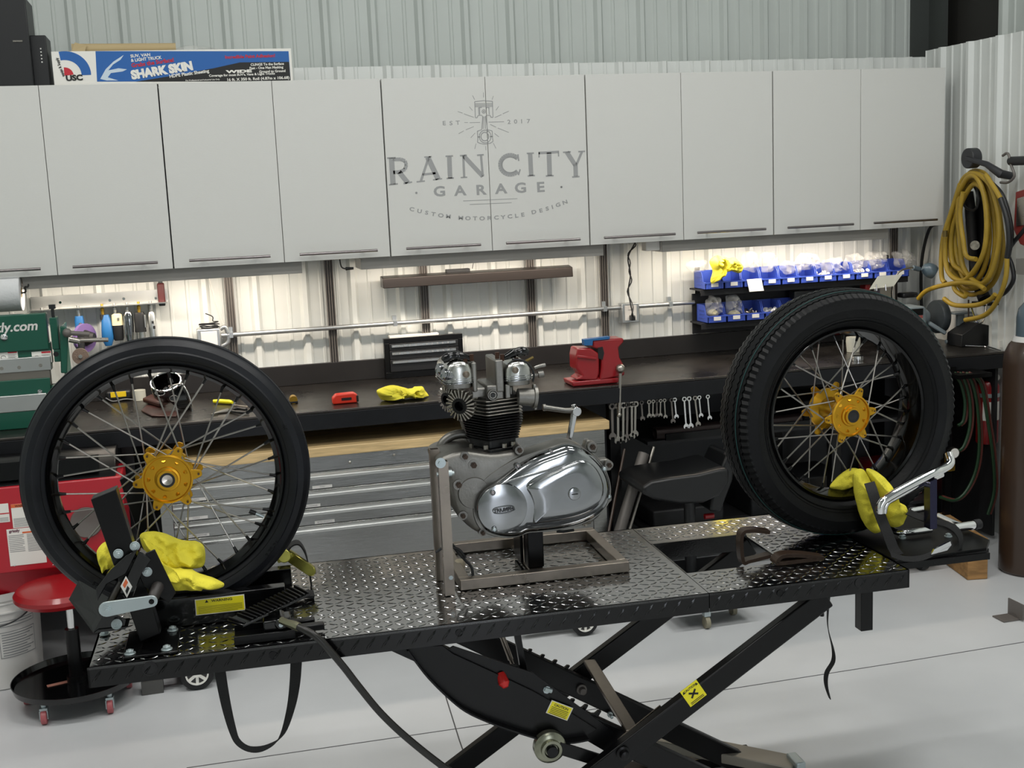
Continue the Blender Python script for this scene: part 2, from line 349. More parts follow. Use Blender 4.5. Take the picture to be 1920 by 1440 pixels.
# ================================================================== wall cabinets
DW, DZ0, DZ1, DY = .457, 1.4912, 2.2456, -.33
def place_seam(x): return x
LOGO = {}
cabs = []
cab_labels = {-1: 'wall cabinet at the far left with the left edge cut off by the frame', 1: 'plain white two-door wall cabinet left of the painted logo', 3: 'wall cabinet whose two doors carry the grey garage logo',
              5: 'plain white two-door wall cabinet directly right of the painted logo', 7: 'rightmost two-door wall cabinet beside the corner'}
for i in (-1, 1, 3, 5, 7):
    x0, x1 = i*DW, (i+2)*DW
    t = thing('wall_cabinet', cab_labels[i], 'cabinet', ((x0+x1)/2, -.18, DZ0), group='white wall cabinets')
    finish('body', MB().box((x0+.002, DY+.02, DZ0+.004), (x1-.002, -.026, DZ1-.004)), M['body'], t)
    for k in (0, 1):
        g = .0028
        a, b = x0+k*DW+(g if k == 0 else .0012), x0+(k+1)*DW-(g if k == 1 else .0012)
        d = finish('door', MB().box((a, DY, DZ0), (b, DY+.018, DZ1)), M['door'], t, bevel=.0012)
        LOGO[i+k] = d
        hx0, hx1 = a+.062, a+.395; hz = DZ0+.031
        if i+k >= 4: hx0, hx1 = a+.055, a+.40
        hb = MB().cyl((hx0, DY-.03, hz), (hx1, DY-.03, hz), .0058, n=12)
        for q in (hx0+.06, hx1-.06): hb.cyl((q, DY-.03, hz), (q, DY, hz), .0045, n=8)
        finish('handle', hb, M['nickel'], d)
# ---- logo lettering on the two middle doors
LY = DY-.0003
def Lp(zx, zy): return pY(640+zx/3, zy/3, LY)
lg = {}; LG = ['name_lettering']
def side(x):
    k = (3 if x < DW*4 else 4, LG[0])
    if k not in lg: lg[k] = MB()
    return lg[k]
def stroke(x1, y1, x2, y2, w, cap=0):
    a, b = Lp(x1, y1), Lp(x2, y2); wd = (Lp(0, w)-Lp(0, 0)).length
    d = (b-a).normalized(); n = Vector((-d.z, 0, d.x))*wd/2
    side((a.x+b.x)/2).prism([a-n, b-n, b+n, a+n], (0, -.0005, 0))
def pstroke(pts, w):
    for p, q in zip(pts, pts[1:]): stroke(*p, *q, w)
def arc(cx, cy, rx, ry, a0, a1, n): return [(cx+rx*math.cos(R_(a0+(a1-a0)*i/n)), cy+ry*math.sin(R_(a0+(a1-a0)*i/n))) for i in range(n+1)]
# R
stroke(282, 888, 291, 1038, 32); pstroke([(290, 897), (335, 896), (358, 905), (366, 928), (358, 952), (335, 966), (292, 970)], 21); stroke(325, 968, 374, 1028, 30)
stroke(258, 889, 305, 887, 9); stroke(268, 1040, 318, 1034, 9); stroke(350, 1032, 398, 1024, 9)
# A
stroke(492, 884, 447, 1020, 15); stroke(486, 884, 545, 1008, 32); stroke(456, 982, 530, 974, 13); stroke(423, 1023, 470, 1018, 8); stroke(515, 1012, 567, 1005, 8); stroke(466, 884, 508, 881, 8)
stroke(607, 878, 612, 1003, 28); stroke(586, 879, 628, 877, 9); stroke(592, 1004, 633, 1001, 9)
stroke(686, 876, 691, 998, 14); stroke(688, 876, 796, 992, 26); stroke(785, 870, 796, 992, 14); stroke(667, 876, 706, 873, 9); stroke(671, 999, 708, 997, 8); stroke(764, 873, 801, 870, 9)
pstroke(arc(950, 927, 56, 54, -42, -318, 22), 27); stroke(993, 868, 998, 905, 9); stroke(996, 985, 1006, 952, 9)
stroke(1062, 862, 1068, 988, 28); stroke(1043, 863, 1083, 861, 9); stroke(1048, 990, 1089, 987, 9)
stroke(1109, 861, 1224, 854, 15); stroke(1168, 858, 1172, 988, 30); stroke(1150, 990, 1194, 988, 9); stroke(1113, 856, 1112, 886, 8); stroke(1221, 852, 1222, 880, 8)
stroke(1268, 855, 1318, 932, 28); stroke(1354, 852, 1320, 932, 15); stroke(1317, 922, 1319, 992, 28); stroke(1247, 857, 1291, 854, 9); stroke(1333, 853, 1371, 851, 9); stroke(1298, 996, 1340, 993, 9)
LG[0] = 'underline'
stroke(685, 1130, 990, 1117, 3); stroke(722, 1150, 958, 1140, 3)
def lchar(ch, zx, zy, zh, ang=0, bold=.03, sx=1.25):
    p = Lp(zx, zy); h = (Lp(zx, zy+zh)-Lp(zx, zy)).length
    mt = facing(p)@Matrix.Rotation(R_(ang), 4, 'Z')@Matrix.Translation((0, -h/2, 0))
    side(p.x).text(ch, h/.70, mt, .0005, sx, bold)
LG[0] = 'garage_lettering'
for ch, x, y in (('G', 552, 1075), ('A', 668, 1071), ('R', 784, 1067), ('A', 898, 1060), ('G', 1008, 1055), ('E', 1120, 1051)): lchar(ch, x, y, 54, 1)
for x, y in ((422, 1085), (1238, 1052)): pstroke(arc(x, y, 3.5, 3.5, 0, 360, 8), 9)
LG[0] = 'date_lettering'
for ch, x, y in (('E', 578, 692), ('S', 617, 692), ('T', 655, 690), ('2', 943, 685), ('0', 980, 683), ('1', 1014, 682), ('7', 1052, 681)): lchar(ch, x, y, 23, 1, .01)
LG[0] = 'tagline_lettering'
for w, xs in (('CUSTOM', ((397, 1176), (440, 1187), (480, 1196), (518, 1204), (560, 1211), (602, 1217))), ('MOTORCYCLE', ((672, 1225), (712, 1227), (752, 1228), (792, 1228), (832, 1226), (872, 1223), (910, 1221), (948, 1217), (985, 1213), (1020, 1207))),
              ('DESIGN', ((1083, 1192), (1122, 1184), (1158, 1173), (1187, 1164), (1219, 1152), (1258, 1137)))):
    for i, (c, (x, y)) in enumerate(zip(w, xs)):
        lchar(c, x, y, 21, (830-x)/-430*17-1 if x > 830 else -(830-x)/430*15, .03, 1.35)
LG[0] = 'piston_emblem'
for a in (((750, 572), (800, 566), (850, 570)), ((750, 572), (754, 662)), ((850, 570), (853, 660)), ((754, 662), (764, 662), (768, 650)), ((853, 660), (842, 660), (838, 650)), ((768, 650), (790, 648)), ((838, 650), (815, 648)),
          ((752, 584), (850, 582)), ((752, 592), (850, 590)), ((752, 600), (850, 598)), ((772, 606), (774, 645)), ((778, 606), (779, 645)), ((830, 606), (832, 645)), ((772, 606), (790, 604)), ((812, 604), (834, 606)),
          ((790, 650), (795, 655), (789, 730)), ((815, 650), (811, 655), (822, 730)), ((799, 655), (797, 725)), ((807, 655), (810, 725)),
          ((789, 730), (765, 738), (768, 775), (766, 800), (780, 806)), ((822, 730), (848, 736), (850, 770), (853, 796), (838, 805)), ((766, 770), (780, 770)), ((836, 768), (852, 768))): pstroke(a, 4.5)
pstroke(arc(809, 768, 33, 36, 0, 360, 22), 5); pstroke(arc(807, 768, 22, 24, 0, 360, 18), 6); pstroke(arc(801, 627, 10, 10, 0, 360, 12), 4); pstroke(arc(801, 627, 3, 3, 0, 360, 8), 4)
pstroke([(780, 806), (809, 812), (838, 805)], 4)
for a in ((692, 689, 712, 689), (722, 690, 780, 688), (828, 687, 915, 685), (655, 627, 682, 636), (690, 640, 745, 660), (863, 661, 900, 645), (908, 640, 942, 625), (745, 712, 700, 730), (688, 736, 660, 752), (838, 700, 870, 715), (880, 720, 942, 745),
          (738, 537, 750, 560), (855, 540, 848, 560), (799, 520, 800, 548), (885, 598, 870, 620), (720, 600, 738, 622), (728, 775, 752, 748), (862, 750, 886, 770), (758, 808, 750, 838), (855, 805, 870, 835), (812, 822, 813, 845)): stroke(*a, 3)
for (k, nm), mb in lg.items(): finish(nm, mb, M['logo'], LOGO[k], flat=True)['label'] = 'grey print on the white door'

# ================================================================== under-cabinet lights
ul = [((42, 518), (565, 490), 'under-cabinet light strip above the paper towel roll'), ((676, 486), (1130, 468), 'under-cabinet light strip above the black wall tube'), ((1240, 460), (1664, 434), 'under-cabinet light strip above the blue bins')]
for (ax, ay), (bx, by), lb in ul:
    a, b = pY(ax, ay, -.29).x, pY(bx, by, -.29).x
    t = thing('under_cabinet_light', lb, 'light fixture', ((a+b)/2, -.2, DZ0-.03), group='under-cabinet lights')
    z1 = DZ0+.0
    finish('housing', MB().box((a, -.300, z1-.052), (b, -.294, z1)).box((a, -.294, z1-.006), (b, -.10, z1)).box((a, -.106, z1-.03), (b, -.10, z1)), mat('fixture_grey', '8f8d88', .45), t)
    for e in (a, b-.004): finish('end_cap', MB().box((e, -.294, z1-.052), (e+.004, -.10, z1-.006)), M['wht2'], t)
    finish('diffuser', MB().box((a+.012, -.26, z1-.03), (b-.012, -.20, z1-.0062)), M['led'], t)
    area('under_cabinet_lamp', ((a+b)/2, -.27, z1-.034), ((a+b)/2, -.25, z1-.5), b-a-.04, .03, 7.2, (1, .87, .73))

# ================================================================== workbench
BZ = .914; BX0, BX1 = -1.9, 4.165; BF = -.76
t = thing('workbench', 'long steel-topped workbench running along the back wall', 'workbench', ((BX0+BX1)/2, -.4, 0))
finish('worktop', MB().box((BX0, BF, BZ-.012), (BX1, -.025, BZ)), M['benchst'], t, bevel=.003)
finish('front_edge', MB().box((BX0, BF-.002, BZ-.078), (BX1, BF+.02, BZ-.012)).box((BX1-.004, BF+.02, BZ-.078), (BX1, -.03, BZ-.012)), M['apron'], t, bevel=.002)
finish('backsplash', MB().box((BX0, -.045, BZ), (BX1, -.026, 1.007)), M['splash'], t, bevel=.002)
finish('back_panel', MB().box((BX0, -.045, .02), (BX1, -.026, BZ-.013)), mat('bench_shade_grey', '4a4b4d', .6), t)  # added dark sheet; its grey stands in for the shade under the bench
finish('added_end_sheet', MB().box((4.125, -.735, .02), (4.14, -.03, BZ-.08)), M['blkm'], t)  # added black sheet, darkens the view of the wall under the bench end
finish('underside_panel', MB().box((BX0, -.72, BZ-.05), (BX1, -.05, BZ-.013)), M['dark'], t)
for lx in (-1.2, pY(245, 900, -.66).x, pY(1150, 880, -.66).x, 3.32, 3.9):
    lm = MB().box((lx-.025, -.70, 0), (lx+.025, -.65, BZ-.05)); finish('leg', lm, M['blks'], t, bevel=.003)
    finish('leg', MB().box((lx-.025, -.12, 0), (lx+.025, -.07, BZ-.05)), M['blks'], t)
sx0 = pY(1200, 850, -.5).x
finish('shelf', MB().box((sx0, -.60, .60), (3.96, -.08, .615)), M['dark'], t)
finish('shelf', MB().box((-.3-1.2, -.60, .30), (.18, -.08, .315)), M['dark'], t)
finish('shelf', MB().box((sx0, -.60, .18), (3.96, -.08, .195)), M['dark'], t)
finish('rail', MB().box((sx0+.05, -.70, .635), (3.3, -.685, .665)).box((sx0+.05, -.70, .20), (3.3, -.685, .23)), M['blks'], t)
# ================================================================== things on the back wall
TR = [((427, 522), (439, 657), 'leftmost of the grey wall uprights, just right of the air tools'), ((615, 500), (627, 673), 'grey wall upright left of the black drawer box'), ((795, 543), (798, 618), 'grey wall upright ending behind the black drawer box'),
      ((994, 527), (998, 645), 'grey wall upright behind the right end of the black wall tube'), ((1129, 490), (1135, 627), 'grey wall upright just left of the power outlet box'), ((1672, 500), (1676, 560), 'grey wall upright at the right end of the blue bins')]
for (p, q, lb) in TR:
    x = (pY(*p, -.025).x+pY(*q, -.025).x)/2; w = .017
    mb = MB().box((x-w, -.030, 1.0), (x+w, -.024, DZ0-.01))
    for k in (-1, -.33, .33, 1): mb.box((x+w*k-.0022, -.040, 1.0), (x+w*k+.0022, -.030, DZ0-.01))
    tag(finish('wall_upright', mb, M['track'], loc=(x, -.03, 1.0)), lb, 'wall upright', 'grey wall uprights')
# conduit
cz = 1.168; ca, cb = pY(415, 628, -.045).x, pY(1172, 575, -.045).x
t = thing('conduit', 'long galvanised conduit pipe running along the wall above the bench', 'conduit', ((ca+cb)/2, -.045, cz))
finish('pipe', MB().cyl((ca, -.055, cz), (cb, -.055, cz), .0105, n=14), M['galv'], t)
for px, py in ((433, 627), (1132, 577), (740, 605)):
    x = pY(px, py, -.045).x; finish('strap', MB().box((x-.009, -.069, cz-.012), (x+.009, -.044, cz+.012)).box((x-.009, -.046, cz+.012), (x+.009, -.0245, cz+.034)), M['galv'], t)
x0, x1 = pY(1196, 572, -.045).x, pY(1300, 566, -.045).x
t = thing('conduit', 'galvanised conduit pipe running right from the outlet box behind the bins', 'conduit', ((x0+x1)/2, -.045, cz))
finish('pipe', MB().cyl((x0, -.055, cz), (x1, -.055, cz), .0105, n=14), M['galv'], t)
x = pY(1255, 569, -.045).x; finish('strap', MB().box((x-.009, -.069, cz-.012), (x+.009, -.044, cz+.012)).box((x-.009, -.046, cz+.012), (x+.009, -.0245, cz+.034)), M['galv'], t)
# right outlet box
a, b = pY(1166, 570, -.08), pY(1199, 604, -.08)
t = thing('outlet_box', 'galvanised outlet box on the conduit with a plug in it', 'outlet', ((a.x+b.x)/2, -.05, b.z))
finish('box', MB().box((a.x, -.08, b.z), (b.x, -.0245, a.z)), M['galv'], t, bevel=.003)
finish('face_plate', MB().box((a.x+.014, -.083, b.z+.012), (b.x-.014, -.0801, a.z-.010)), M['wht2'], t, bevel=.001)
cx = (a.x+b.x)/2
for zz in (a.z-.020, b.z+.024): finish('socket', MB().box((cx-.012, -.085, zz-.010), (cx+.012, -.0831, zz+.010)), M['wht2'], t)
P = smooth([(cx, -.112, b.z+.03), (cx-.004, -.116, b.z+.05), (cx-.012, -.09, a.z+.06), (cx+.006, -.075, a.z+.14), (cx-.006, -.08, a.z+.22), (cx+.012, -.12, DZ0-.02), (cx+.012, -.15, DZ0+.003)], 6)
t = thing('extension_lead', 'black twisted power cord dropping from the cabinet to the outlet box', 'cord', (cx, -.1, b.z+.03))
finish('cable', MB().tube(P, .0035, 8), M['blkp'], t); finish('cable', MB().tube([p+Vector((.008*math.sin(i*.9), -.006*math.cos(i*.9)-.006, 0)) for i, p in enumerate(P)], .0032, 8), M['blkp'], t)
finish('plug', MB().box((cx-.011, -.118, b.z+.014), (cx+.011, -.0852, b.z+.038)), M['blkp'], t, bevel=.003)
# cord with plug hanging under the cabinets left of the middle light
a = pY(638, 489, -.28); P = [pY(px, py, -.28) for px, py in ((637, 489), (640, 500), (648, 504), (655, 503))]
P[0].z = DZ0+.002
t = thing('light_cord', 'short black cord with plug entering the middle light strip', 'cord', P[1]); finish('cable', MB().tube(smooth(P, 4), .003, 8), M['blkp'], t); finish('plug', MB().cyl(P[-2], P[-1]+Vector((.018, 0, -.001)), .0075, .0055, 12), M['blkp'], t)
# small white junction box cords hanging on right of the middle light
a = pY(1216, 458, -.26)
tag(finish('junction_box', MB().box((a.x-.02, -.28, DZ0-.045), (a.x+.05, -.22, DZ0)), M['wht2'], bevel=.004), 'small white cable box under the cabinets above the outlet', 'box')
# left box with coiled cable, conduit bend
a = pY(368, 618, -.10); b = pY(424, 646, -.10)
t = thing('outlet_box', 'galvanised outlet box at the left end of the conduit', 'outlet', ((a.x+b.x)/2, -.05, b.z))
finish('box', MB().box((a.x, -.10, b.z-.02), (b.x-.02, -.0245, a.z)), M['galv'], t, bevel=.006)
finish('face_plate', MB().box((a.x+.018, -.103, b.z-.005), (b.x-.035, -.1002, a.z-.012)), M['wht2'], t, bevel=.002)
finish('elbow', MB().tube(smooth([(b.x-.02, -.055, a.z-.01), (b.x+.005, -.055, a.z-.004), (b.x+.012, -.055, b.z+.01), (b.x-.02, -.055, b.z-.012)], 5), .010, 12), M['galv'], t)
mb = MB(); rnd = random.Random(3); c0 = pY(392, 611, -.08)
pts = [c0+Vector((.042*math.cos(i*1.05)*rnd.uniform(.8, 1.1), .02*math.sin(i*1.05), -.012+i*.0011+rnd.uniform(-.003, .003))) for i in range(26)]
pts += [pts[-1]+Vector((.0, 0, .02)), pts[-1]+Vector((-.03, 0, .036))]
tag(finish('coiled_cable', MB().tube(smooth(pts, 4), .0024, 6), M['blkp']), 'thin black coiled cable lying on top of the left outlet box', 'cable')
# white wire running down the wall behind the cable coil
P = [pY(px, py, -.03) for px, py in ((392, 520), (405, 570), (420, 612))]
tag(finish('white_wire', MB().tube(P, .0035, 8), M['wht2']), 'white wire slanting down the wall to the left outlet box', 'cable')
# black wall tube
a, b = pY(719, 541, -.16), pY(1075, 519, -.16); zt_ = pY(719, 521, -.16).z
t = thing('black_wall_tube', 'long black metal light bar mounted on the wall under the cabinets', 'light bar', ((a.x+b.x)/2, -.12, a.z))
zb_ = (a.z+b.z)/2; ztt = zb_+.045
finish('shade', MB().prism([(a.x, -.16, zb_), (a.x, -.075, zb_), (a.x, -.075, ztt+.006), (a.x, -.10, ztt+.008), (a.x, -.155, ztt)], (b.x-a.x, 0, 0)), mat('dark_bronze', '2d2826', .3, .5), t, bevel=.003)
cx2 = pY(860, 515, -.12).x
finish('bracket', MB().box((cx2-.055, -.12, ztt+.004), (cx2+.055, -.08, ztt+.020)), M['blkp'], t, bevel=.002)
for px in (795, 997):
    xx = pY(px, 530, -.08).x; finish('wall_bracket', MB().box((xx-.02, -.0752, zb_+.005), (xx+.02, -.0402, zb_+.035)), M['blkp'], t)
P = [pY(887, 513, -.12), pY(887, 505, -.15), pY(886, 496, -.2)]
finish('wire', MB().tube([(P[0].x, -.11, ztt+.018), (P[0].x, -.13, ztt+.04), (P[0].x-.002, -.2, DZ0-.02)], .0015, 6), M['blkp'], t)
# paper towel roll
a, b = pY(-70, 559, -.30), pY(42, 559, -.30); z = a.z; r = .074
t = thing('paper_towel_roll', 'white paper towel roll on a holder at the far left', 'paper towel', (b.x-.1, -.30, z))
finish('roll', MB().lathe([(.022, 0), (r, 0), (r, .28), (.022, .28)], (b.x, -.30, z+.008), (-1, 0, 0), 40, closed=True), mat('paper_towel', 'd9dadb', .9, bump=1, bscale=60), t, bevel=.003)
finish('core', MB().lathe([(.019, 0), (.0215, 0), (.0215, .28), (.019, .28)], (b.x, -.30, z+.008), (-1, 0, 0), 24, closed=True), M['kraft'], t)
finish('holder', MB().tube(smooth([(b.x-.05, -.30, z+.008), (b.x+.012, -.30, z+.008), (b.x+.014, -.30, z+.03), (b.x+.028, -.30, z+.035), (b.x+.028, -.26, z+.10), (b.x+.028, -.2, DZ0-.002)], 4), .0035, 8), M['blkp'], t)
# aluminium hanging rail
a, b = pY(55, 560, -.06), pY(314, 556, -.06); z1 = (a.z+b.z)/2+.018; z0 = z1-.056
t = thing('tool_rail', 'aluminium angle rail on the wall with air tools hanging from it', 'tool rail', ((a.x+b.x)/2, -.04, z0))
finish('rail', MB().box((a.x, -.034, z0), (b.x, -.0245, z1)).box((a.x, -.115, z0), (b.x, -.034, z0+.004)), M['alu'], t)
for px, py in ((113, 567), (206, 563), (232, 560), (292, 559)):
    q = pY(px, py, -.034); finish('screw', MB().cyl((q.x, -.034, q.z), (q.x, -.038, q.z), .006, n=8), M['chrome'], t)
def airtool(px, py, label, shapes, fit='alu'):
    """px,py: hanging point under rail; shapes: (part, material, [(z, rx, ry)...]) revolved/lofted sections"""
    q = pY(px, py, -.085); t = thing('air_tool', label, 'air tool', (q.x, -.085, z0-.16), group='air tools on the rail')
    zz = z0
    f = MB().lathe([(.0, .012), (.006, .012), (.0055, .005), (.0045, .002), (.0045, -.004), (.008, -.008), (.008, -.02), (.0065, -.022), (.0065, -.034), (.0, -.034)], (q.x, -.085, zz), (0, 0, 1), 14)
    finish('air_fitting', f, M[fit], t)
    for nm, mt, secs, offx in shapes:
        mb = MB(); vs = []; n = 14
        for (dz, rx, ry) in secs:
            for k in range(n):
                an = 2*math.pi*k/n; c, s_ = math.cos(an), math.sin(an); e = .7
                vs.append((q.x+offx+rx*math.copysign(abs(c)**e, c), -.085+ry*math.copysign(abs(s_)**e, s_), zz-dz))
        L = len(secs); fs = [(i*n+k, (i+1)*n+k, (i+1)*n+(k+1) % n, i*n+(k+1) % n) for i in range(L-1) for k in range(n)]+[tuple(range(n)), tuple((L-1)*n+k for k in reversed(range(n)))]
        mb.add(vs, fs); finish(nm, mb, M[mt], t)
    return t
airtool(79, 590, 'mostly hidden air tool at the left end of the rail', [('body', 'alu', [(.034, .013, .013), (.06, .016, .016), (.12, .016, .016)], 0)])
airtool(147, 585, 'blue and silver air tool hanging left of the purple disc', [('body', 'blue2', [(.034, .017, .012), (.05, .019, .016), (.12, .022, .02), (.15, .018, .018)], 0), ('lever', 'alu', [(.05, .006, .004), (.07, .008, .026), (.13, .007, .026)], .004)])
tt = airtool(192, 583, 'blue air sander with a large purple disc', [('body', 'blue2', [(.036, .012, .012), (.06, .02, .018), (.10, .024, .03), (.14, .026, .03), (.17, .015, .02)], .012), ('collar', 'blkp', [(.034, .011, .011), (.055, .013, .013)], 0)], 'brass')
q = pY(178, 648, -.12); q0 = pY(150, 630, -.12)
finish('sanding_disc', MB().cyl(q0+Vector((.012, .01, -.01)), q0+Vector((.024, .0, -.01)), .062, n=36), M['purple'], tt); finish('pad', MB().cyl(q0+Vector((.024, 0, -.01)), q0+Vector((.06, -.012, -.008)), .035, .018, 24), M['blkm'], tt)
airtool(215, 580, 'cream and black square-bodied air tool on the rail', [('body', 'cream', [(.034, .014, .012), (.04, .022, .02), (.084, .024, .022)], .006), ('housing', 'blkp', [(.084, .023, .021), (.14, .022, .022), (.15, .019, .02)], .006), ('button', 'alu', [(.05, .006, .03), (.06, .006, .03)], .012)])
airtool(238, 578, 'polished metal air drill with a long lever', [('body', 'polal', [(.03, .015, .012), (.045, .019, .018), (.09, .020, .018), (.16, .014, .016)], .002), ('lever', 'chrome', [(.045, .004, .024), (.12, .004, .03), (.13, .003, .03)], -.014)])
airtool(260, 576, 'black-bodied air tool with a silver side lever', [('body', 'blkp', [(.034, .020, .018), (.045, .023, .02), (.12, .024, .022)], .0), ('nose', 'alu', [(.12, .014, .014), (.15, .014, .014)], .004), ('lever', 'alu', [(.045, .005, .024), (.1, .005, .028)], .022)], 'brass')
airtool(282, 574, 'slim silver air tool with dark buttons at the right end', [('body', 'alu', [(.036, .012, .012), (.045, .016, .016), (.15, .015, .016)], .001), ('button', 'blkp', [(.075, .006, .019), (.086, .006, .019)], .004), ('button', 'blkp', [(.096, .006, .019), (.11, .006, .019)], .008)])
q0 = pY(151, 668, -.17)
t = thing('angle_grinder', 'small air grinder with a round wire wheel behind the left wheel', 'grinder', q0)
finish('wheel', MB().cyl(q0+Vector((0, -.006, 0)), q0+Vector((0, .006, 0)), .034, n=28), mat('abrasive', '5c5048', .9, bump=1, bscale=200), t); finish('hub', MB().cyl(q0+Vector((0, -.009, 0)), q0+Vector((0, .03, 0)), .008, n=12), M['alu'], t)
finish('body', MB().cyl(q0+Vector((.0, .02, 0)), q0+Vector((.005, .03, .10)), .017, .019, 16), M['blkp'], t)
# black red pouch on rail
a, b = pY(294, 531, -.055), pY(311, 570, -.055)
t = thing('red_black_case', 'small dark red and black spray can holder on the end of the rail', 'tool holder', ((a.x+b.x)/2, -.055, b.z))
finish('body', MB().box((a.x, -.075, b.z), (b.x, -.0345, a.z)), mat('dark_red', '4a1517', .5), t, bevel=.006); finish('cap', MB().box((a.x+.006, -.068, a.z), (b.x-.006, -.04, a.z+.014)), M['blkp'], t); finish('base', MB().box((a.x+.002, -.077, b.z-.006), (b.x-.002, -.034, b.z+.012)), M['blkp'], t, bevel=.003)

# ================================================================== blue bins
BINL = 'blue parts bins'
def bin_(x0, w, yb, d, z, h, label, sticker=True, fullside=False):
    t = thing('parts_bin', label, 'storage bin', (x0+w/2, yb-d/2, z), group=BINL); e = .003; hf = h*.42
    mb = MB().box((x0, yb-d, z), (x0+w, yb, z+e)).box((x0, yb-e, z), (x0+w, yb, z+h)).box((x0, yb-d, z), (x0+w, yb-d+e, z+hf))
    for xx in (x0, x0+w-e):
        mb.prism([(xx, yb-d, z), (xx, yb, z), (xx, yb, z+h), (xx, yb-d*.62, z+h), (xx, yb-d*.42-d*.3, z+h*.8), (xx, yb-d*.8, z+hf*1.05), (xx, yb-d, z+hf)], (e, 0, 0))
    mb.box((x0-.002, yb-d-.003, z+hf-.006), (x0+w+.002, yb-d+e, z+hf)); mb.box((x0+w*.1, yb-d-.0025, z+.004), (x0+w*.13, yb-d, z+hf-.006)); mb.box((x0+w*.87, yb-d-.0025, z+.004), (x0+w*.9, yb-d, z+hf-.006))
    finish('shell', mb, M['blue'], t)
    if sticker: finish('label_card', MB().box((x0+w*.3, yb-d-.0045, z+hf*.35), (x0+w*.68, yb-d-.0026, z+hf*.85)), M['white'], t)
    if fullside:
        for k in range(3): finish('side_rib', MB().box((x0-.003, yb-d*(.3+.0*k)-.05, z+h*(.25+.22*k)), (x0, yb-d*.25, z+h*(.28+.22*k))), M['blue'], t)
    return t
bd = .135; yb_ = -.075
upx = [(1308, 544), (1358, 541), (1408, 538), (1458, 535), (1508, 532), (1542, 529), (1578, 527), (1614, 524)]
Z1 = pY(1380, 540, yb_-bd).z; X0 = pY(1322, 543, yb_-bd).x; X1 = pY(1705, 516, yb_-bd).x
NB = 11; bw = (X1-X0)/NB
ords = ['leftmost', 'second from the left', 'third from the left', 'fourth from the left', 'fifth from the left', 'sixth from the left', 'fifth from the right', 'fourth from the right', 'third from the right', 'second from the right', 'rightmost']
cont = ['under the yellow cloth', 'with the cloth hanging over it', 'with a white paper tag', 'with clear bags', 'holding a bag of small parts', 'of bagged hardware', 'full of white parts', 'with a clear bag of parts', 'with a folded clear bag', 'holding small bagged parts', 'behind the grinder lamp']
for i in range(NB): bin_(X0+i*bw+.002, bw-.004, yb_, bd, Z1, .085, f'{ords[i]} bin of the upper blue row, {cont[i]}', i != 2, i == 0)
Z2 = pY(1380, 603, yb_-bd).z; X2 = pY(1327, 606, yb_-bd).x
cont2 = ['with an upright clear bag', 'with pale bagged parts', 'full of loose metal fittings', 'full of white and black clips', 'of dark hardware']
for i in range(7):
    if i >= 5: cont2.append('hidden by the fat tyre')
    bin_(X2+i*bw+.002, bw-.004, yb_, bd, Z2, .085, f'{ords[i]} bin of the lower blue row, {cont2[i]}', True, i == 0)
# bin rack
t = thing('bin_rack', 'dark steel wall rack carrying the two rows of blue bins', 'rack', ((X0+X1)/2, -.06, Z2-.08))
for z in (Z1, Z2): finish('shelf', MB().box((X0-.01, yb_-bd*.8, z-.008), (X1+.01, -.045, z-.0005)).box((X0-.01, yb_-bd*.8, z-.03), (X1+.01, yb_-bd*.8+.004, z-.008)), M['dark'], t)
finish('back_panel', MB().box((X0, -.055, 1.012), (X1, -.0455, Z1-.03)), M['dark'], t)
for x in (X0+.02, X1-.04): finish('upright', MB().box((x, -.0455, 1.012), (x+.025, -.0415, Z1+.1)), M['dark'], t)
# dark toolbox/parts under upper shelf to the right
rnd = random.Random(11)
def bagm(px, py, w, h, label, Y=-.15, lean=0, seed=0):
    c = pY(px, py, Y); rn = random.Random(seed); O = []
    for k in range(14):
        an = 2*math.pi*k/14; rr = 1+rn.uniform(-.16, .16); cc, ss = math.cos(an), math.sin(an)
        O.append(c+Vector((w/2*math.copysign(abs(cc)**.6, cc)*rr+lean*ss, 0, h/2*math.copysign(abs(ss)**.6, ss)*rr)))
    mb = blob(MB(), O, .03, K=6, rid=.9, seed=seed, freq=34, n=56)
    return mb
bags = [(1305, 498, .10, .06, 'crumpled clear bag overhanging the left end of the upper bins'), (1405, 490, .09, .10, 'clear bag standing above the third upper bin'), (1440, 492, .09, .10, 'tall clear bag in the fourth upper bin'), (1482, 502, .11, .07, 'clear bag in the fifth upper bin'),
        (1515, 490, .13, .09, 'bright clear bag with a white card in the upper bins'), (1560, 497, .11, .08, 'clear bag of white clips in the middle of the upper row'), (1600, 492, .11, .09, 'clear bag with a cream card in the upper row'), (1640, 488, .13, .09, 'clear bag leaning right near the end of the upper row')]
for i, (px, py, w, h, lb) in enumerate(bags):
    tag(finish('plastic_bag', bagm(px, py, w, h, lb, -.14, .0, i*3.3+1), M['glass'], ang=80), lb, 'plastic bag', 'clear plastic bags in the bins')
tag(finish('plastic_bag', bagm(1695, 485, .12, .09, '', -.14, -.02, 51), M['glass'], ang=80), 'grey crumpled clear bag in the rightmost upper bin beside the grinder lamp', 'plastic bag', 'clear plastic bags in the bins')
for i, (px, py, lb) in enumerate(((1338, 575, 'clear bag standing in the leftmost lower bin'), (1374, 575, 'clear bag standing in the second lower bin'))):
    tag(finish('plastic_bag', bagm(px, py, .085, .105, '', -.15, 0, 70+i), M['glass'], ang=80), lb, 'plastic bag', 'clear plastic bags in the bins')
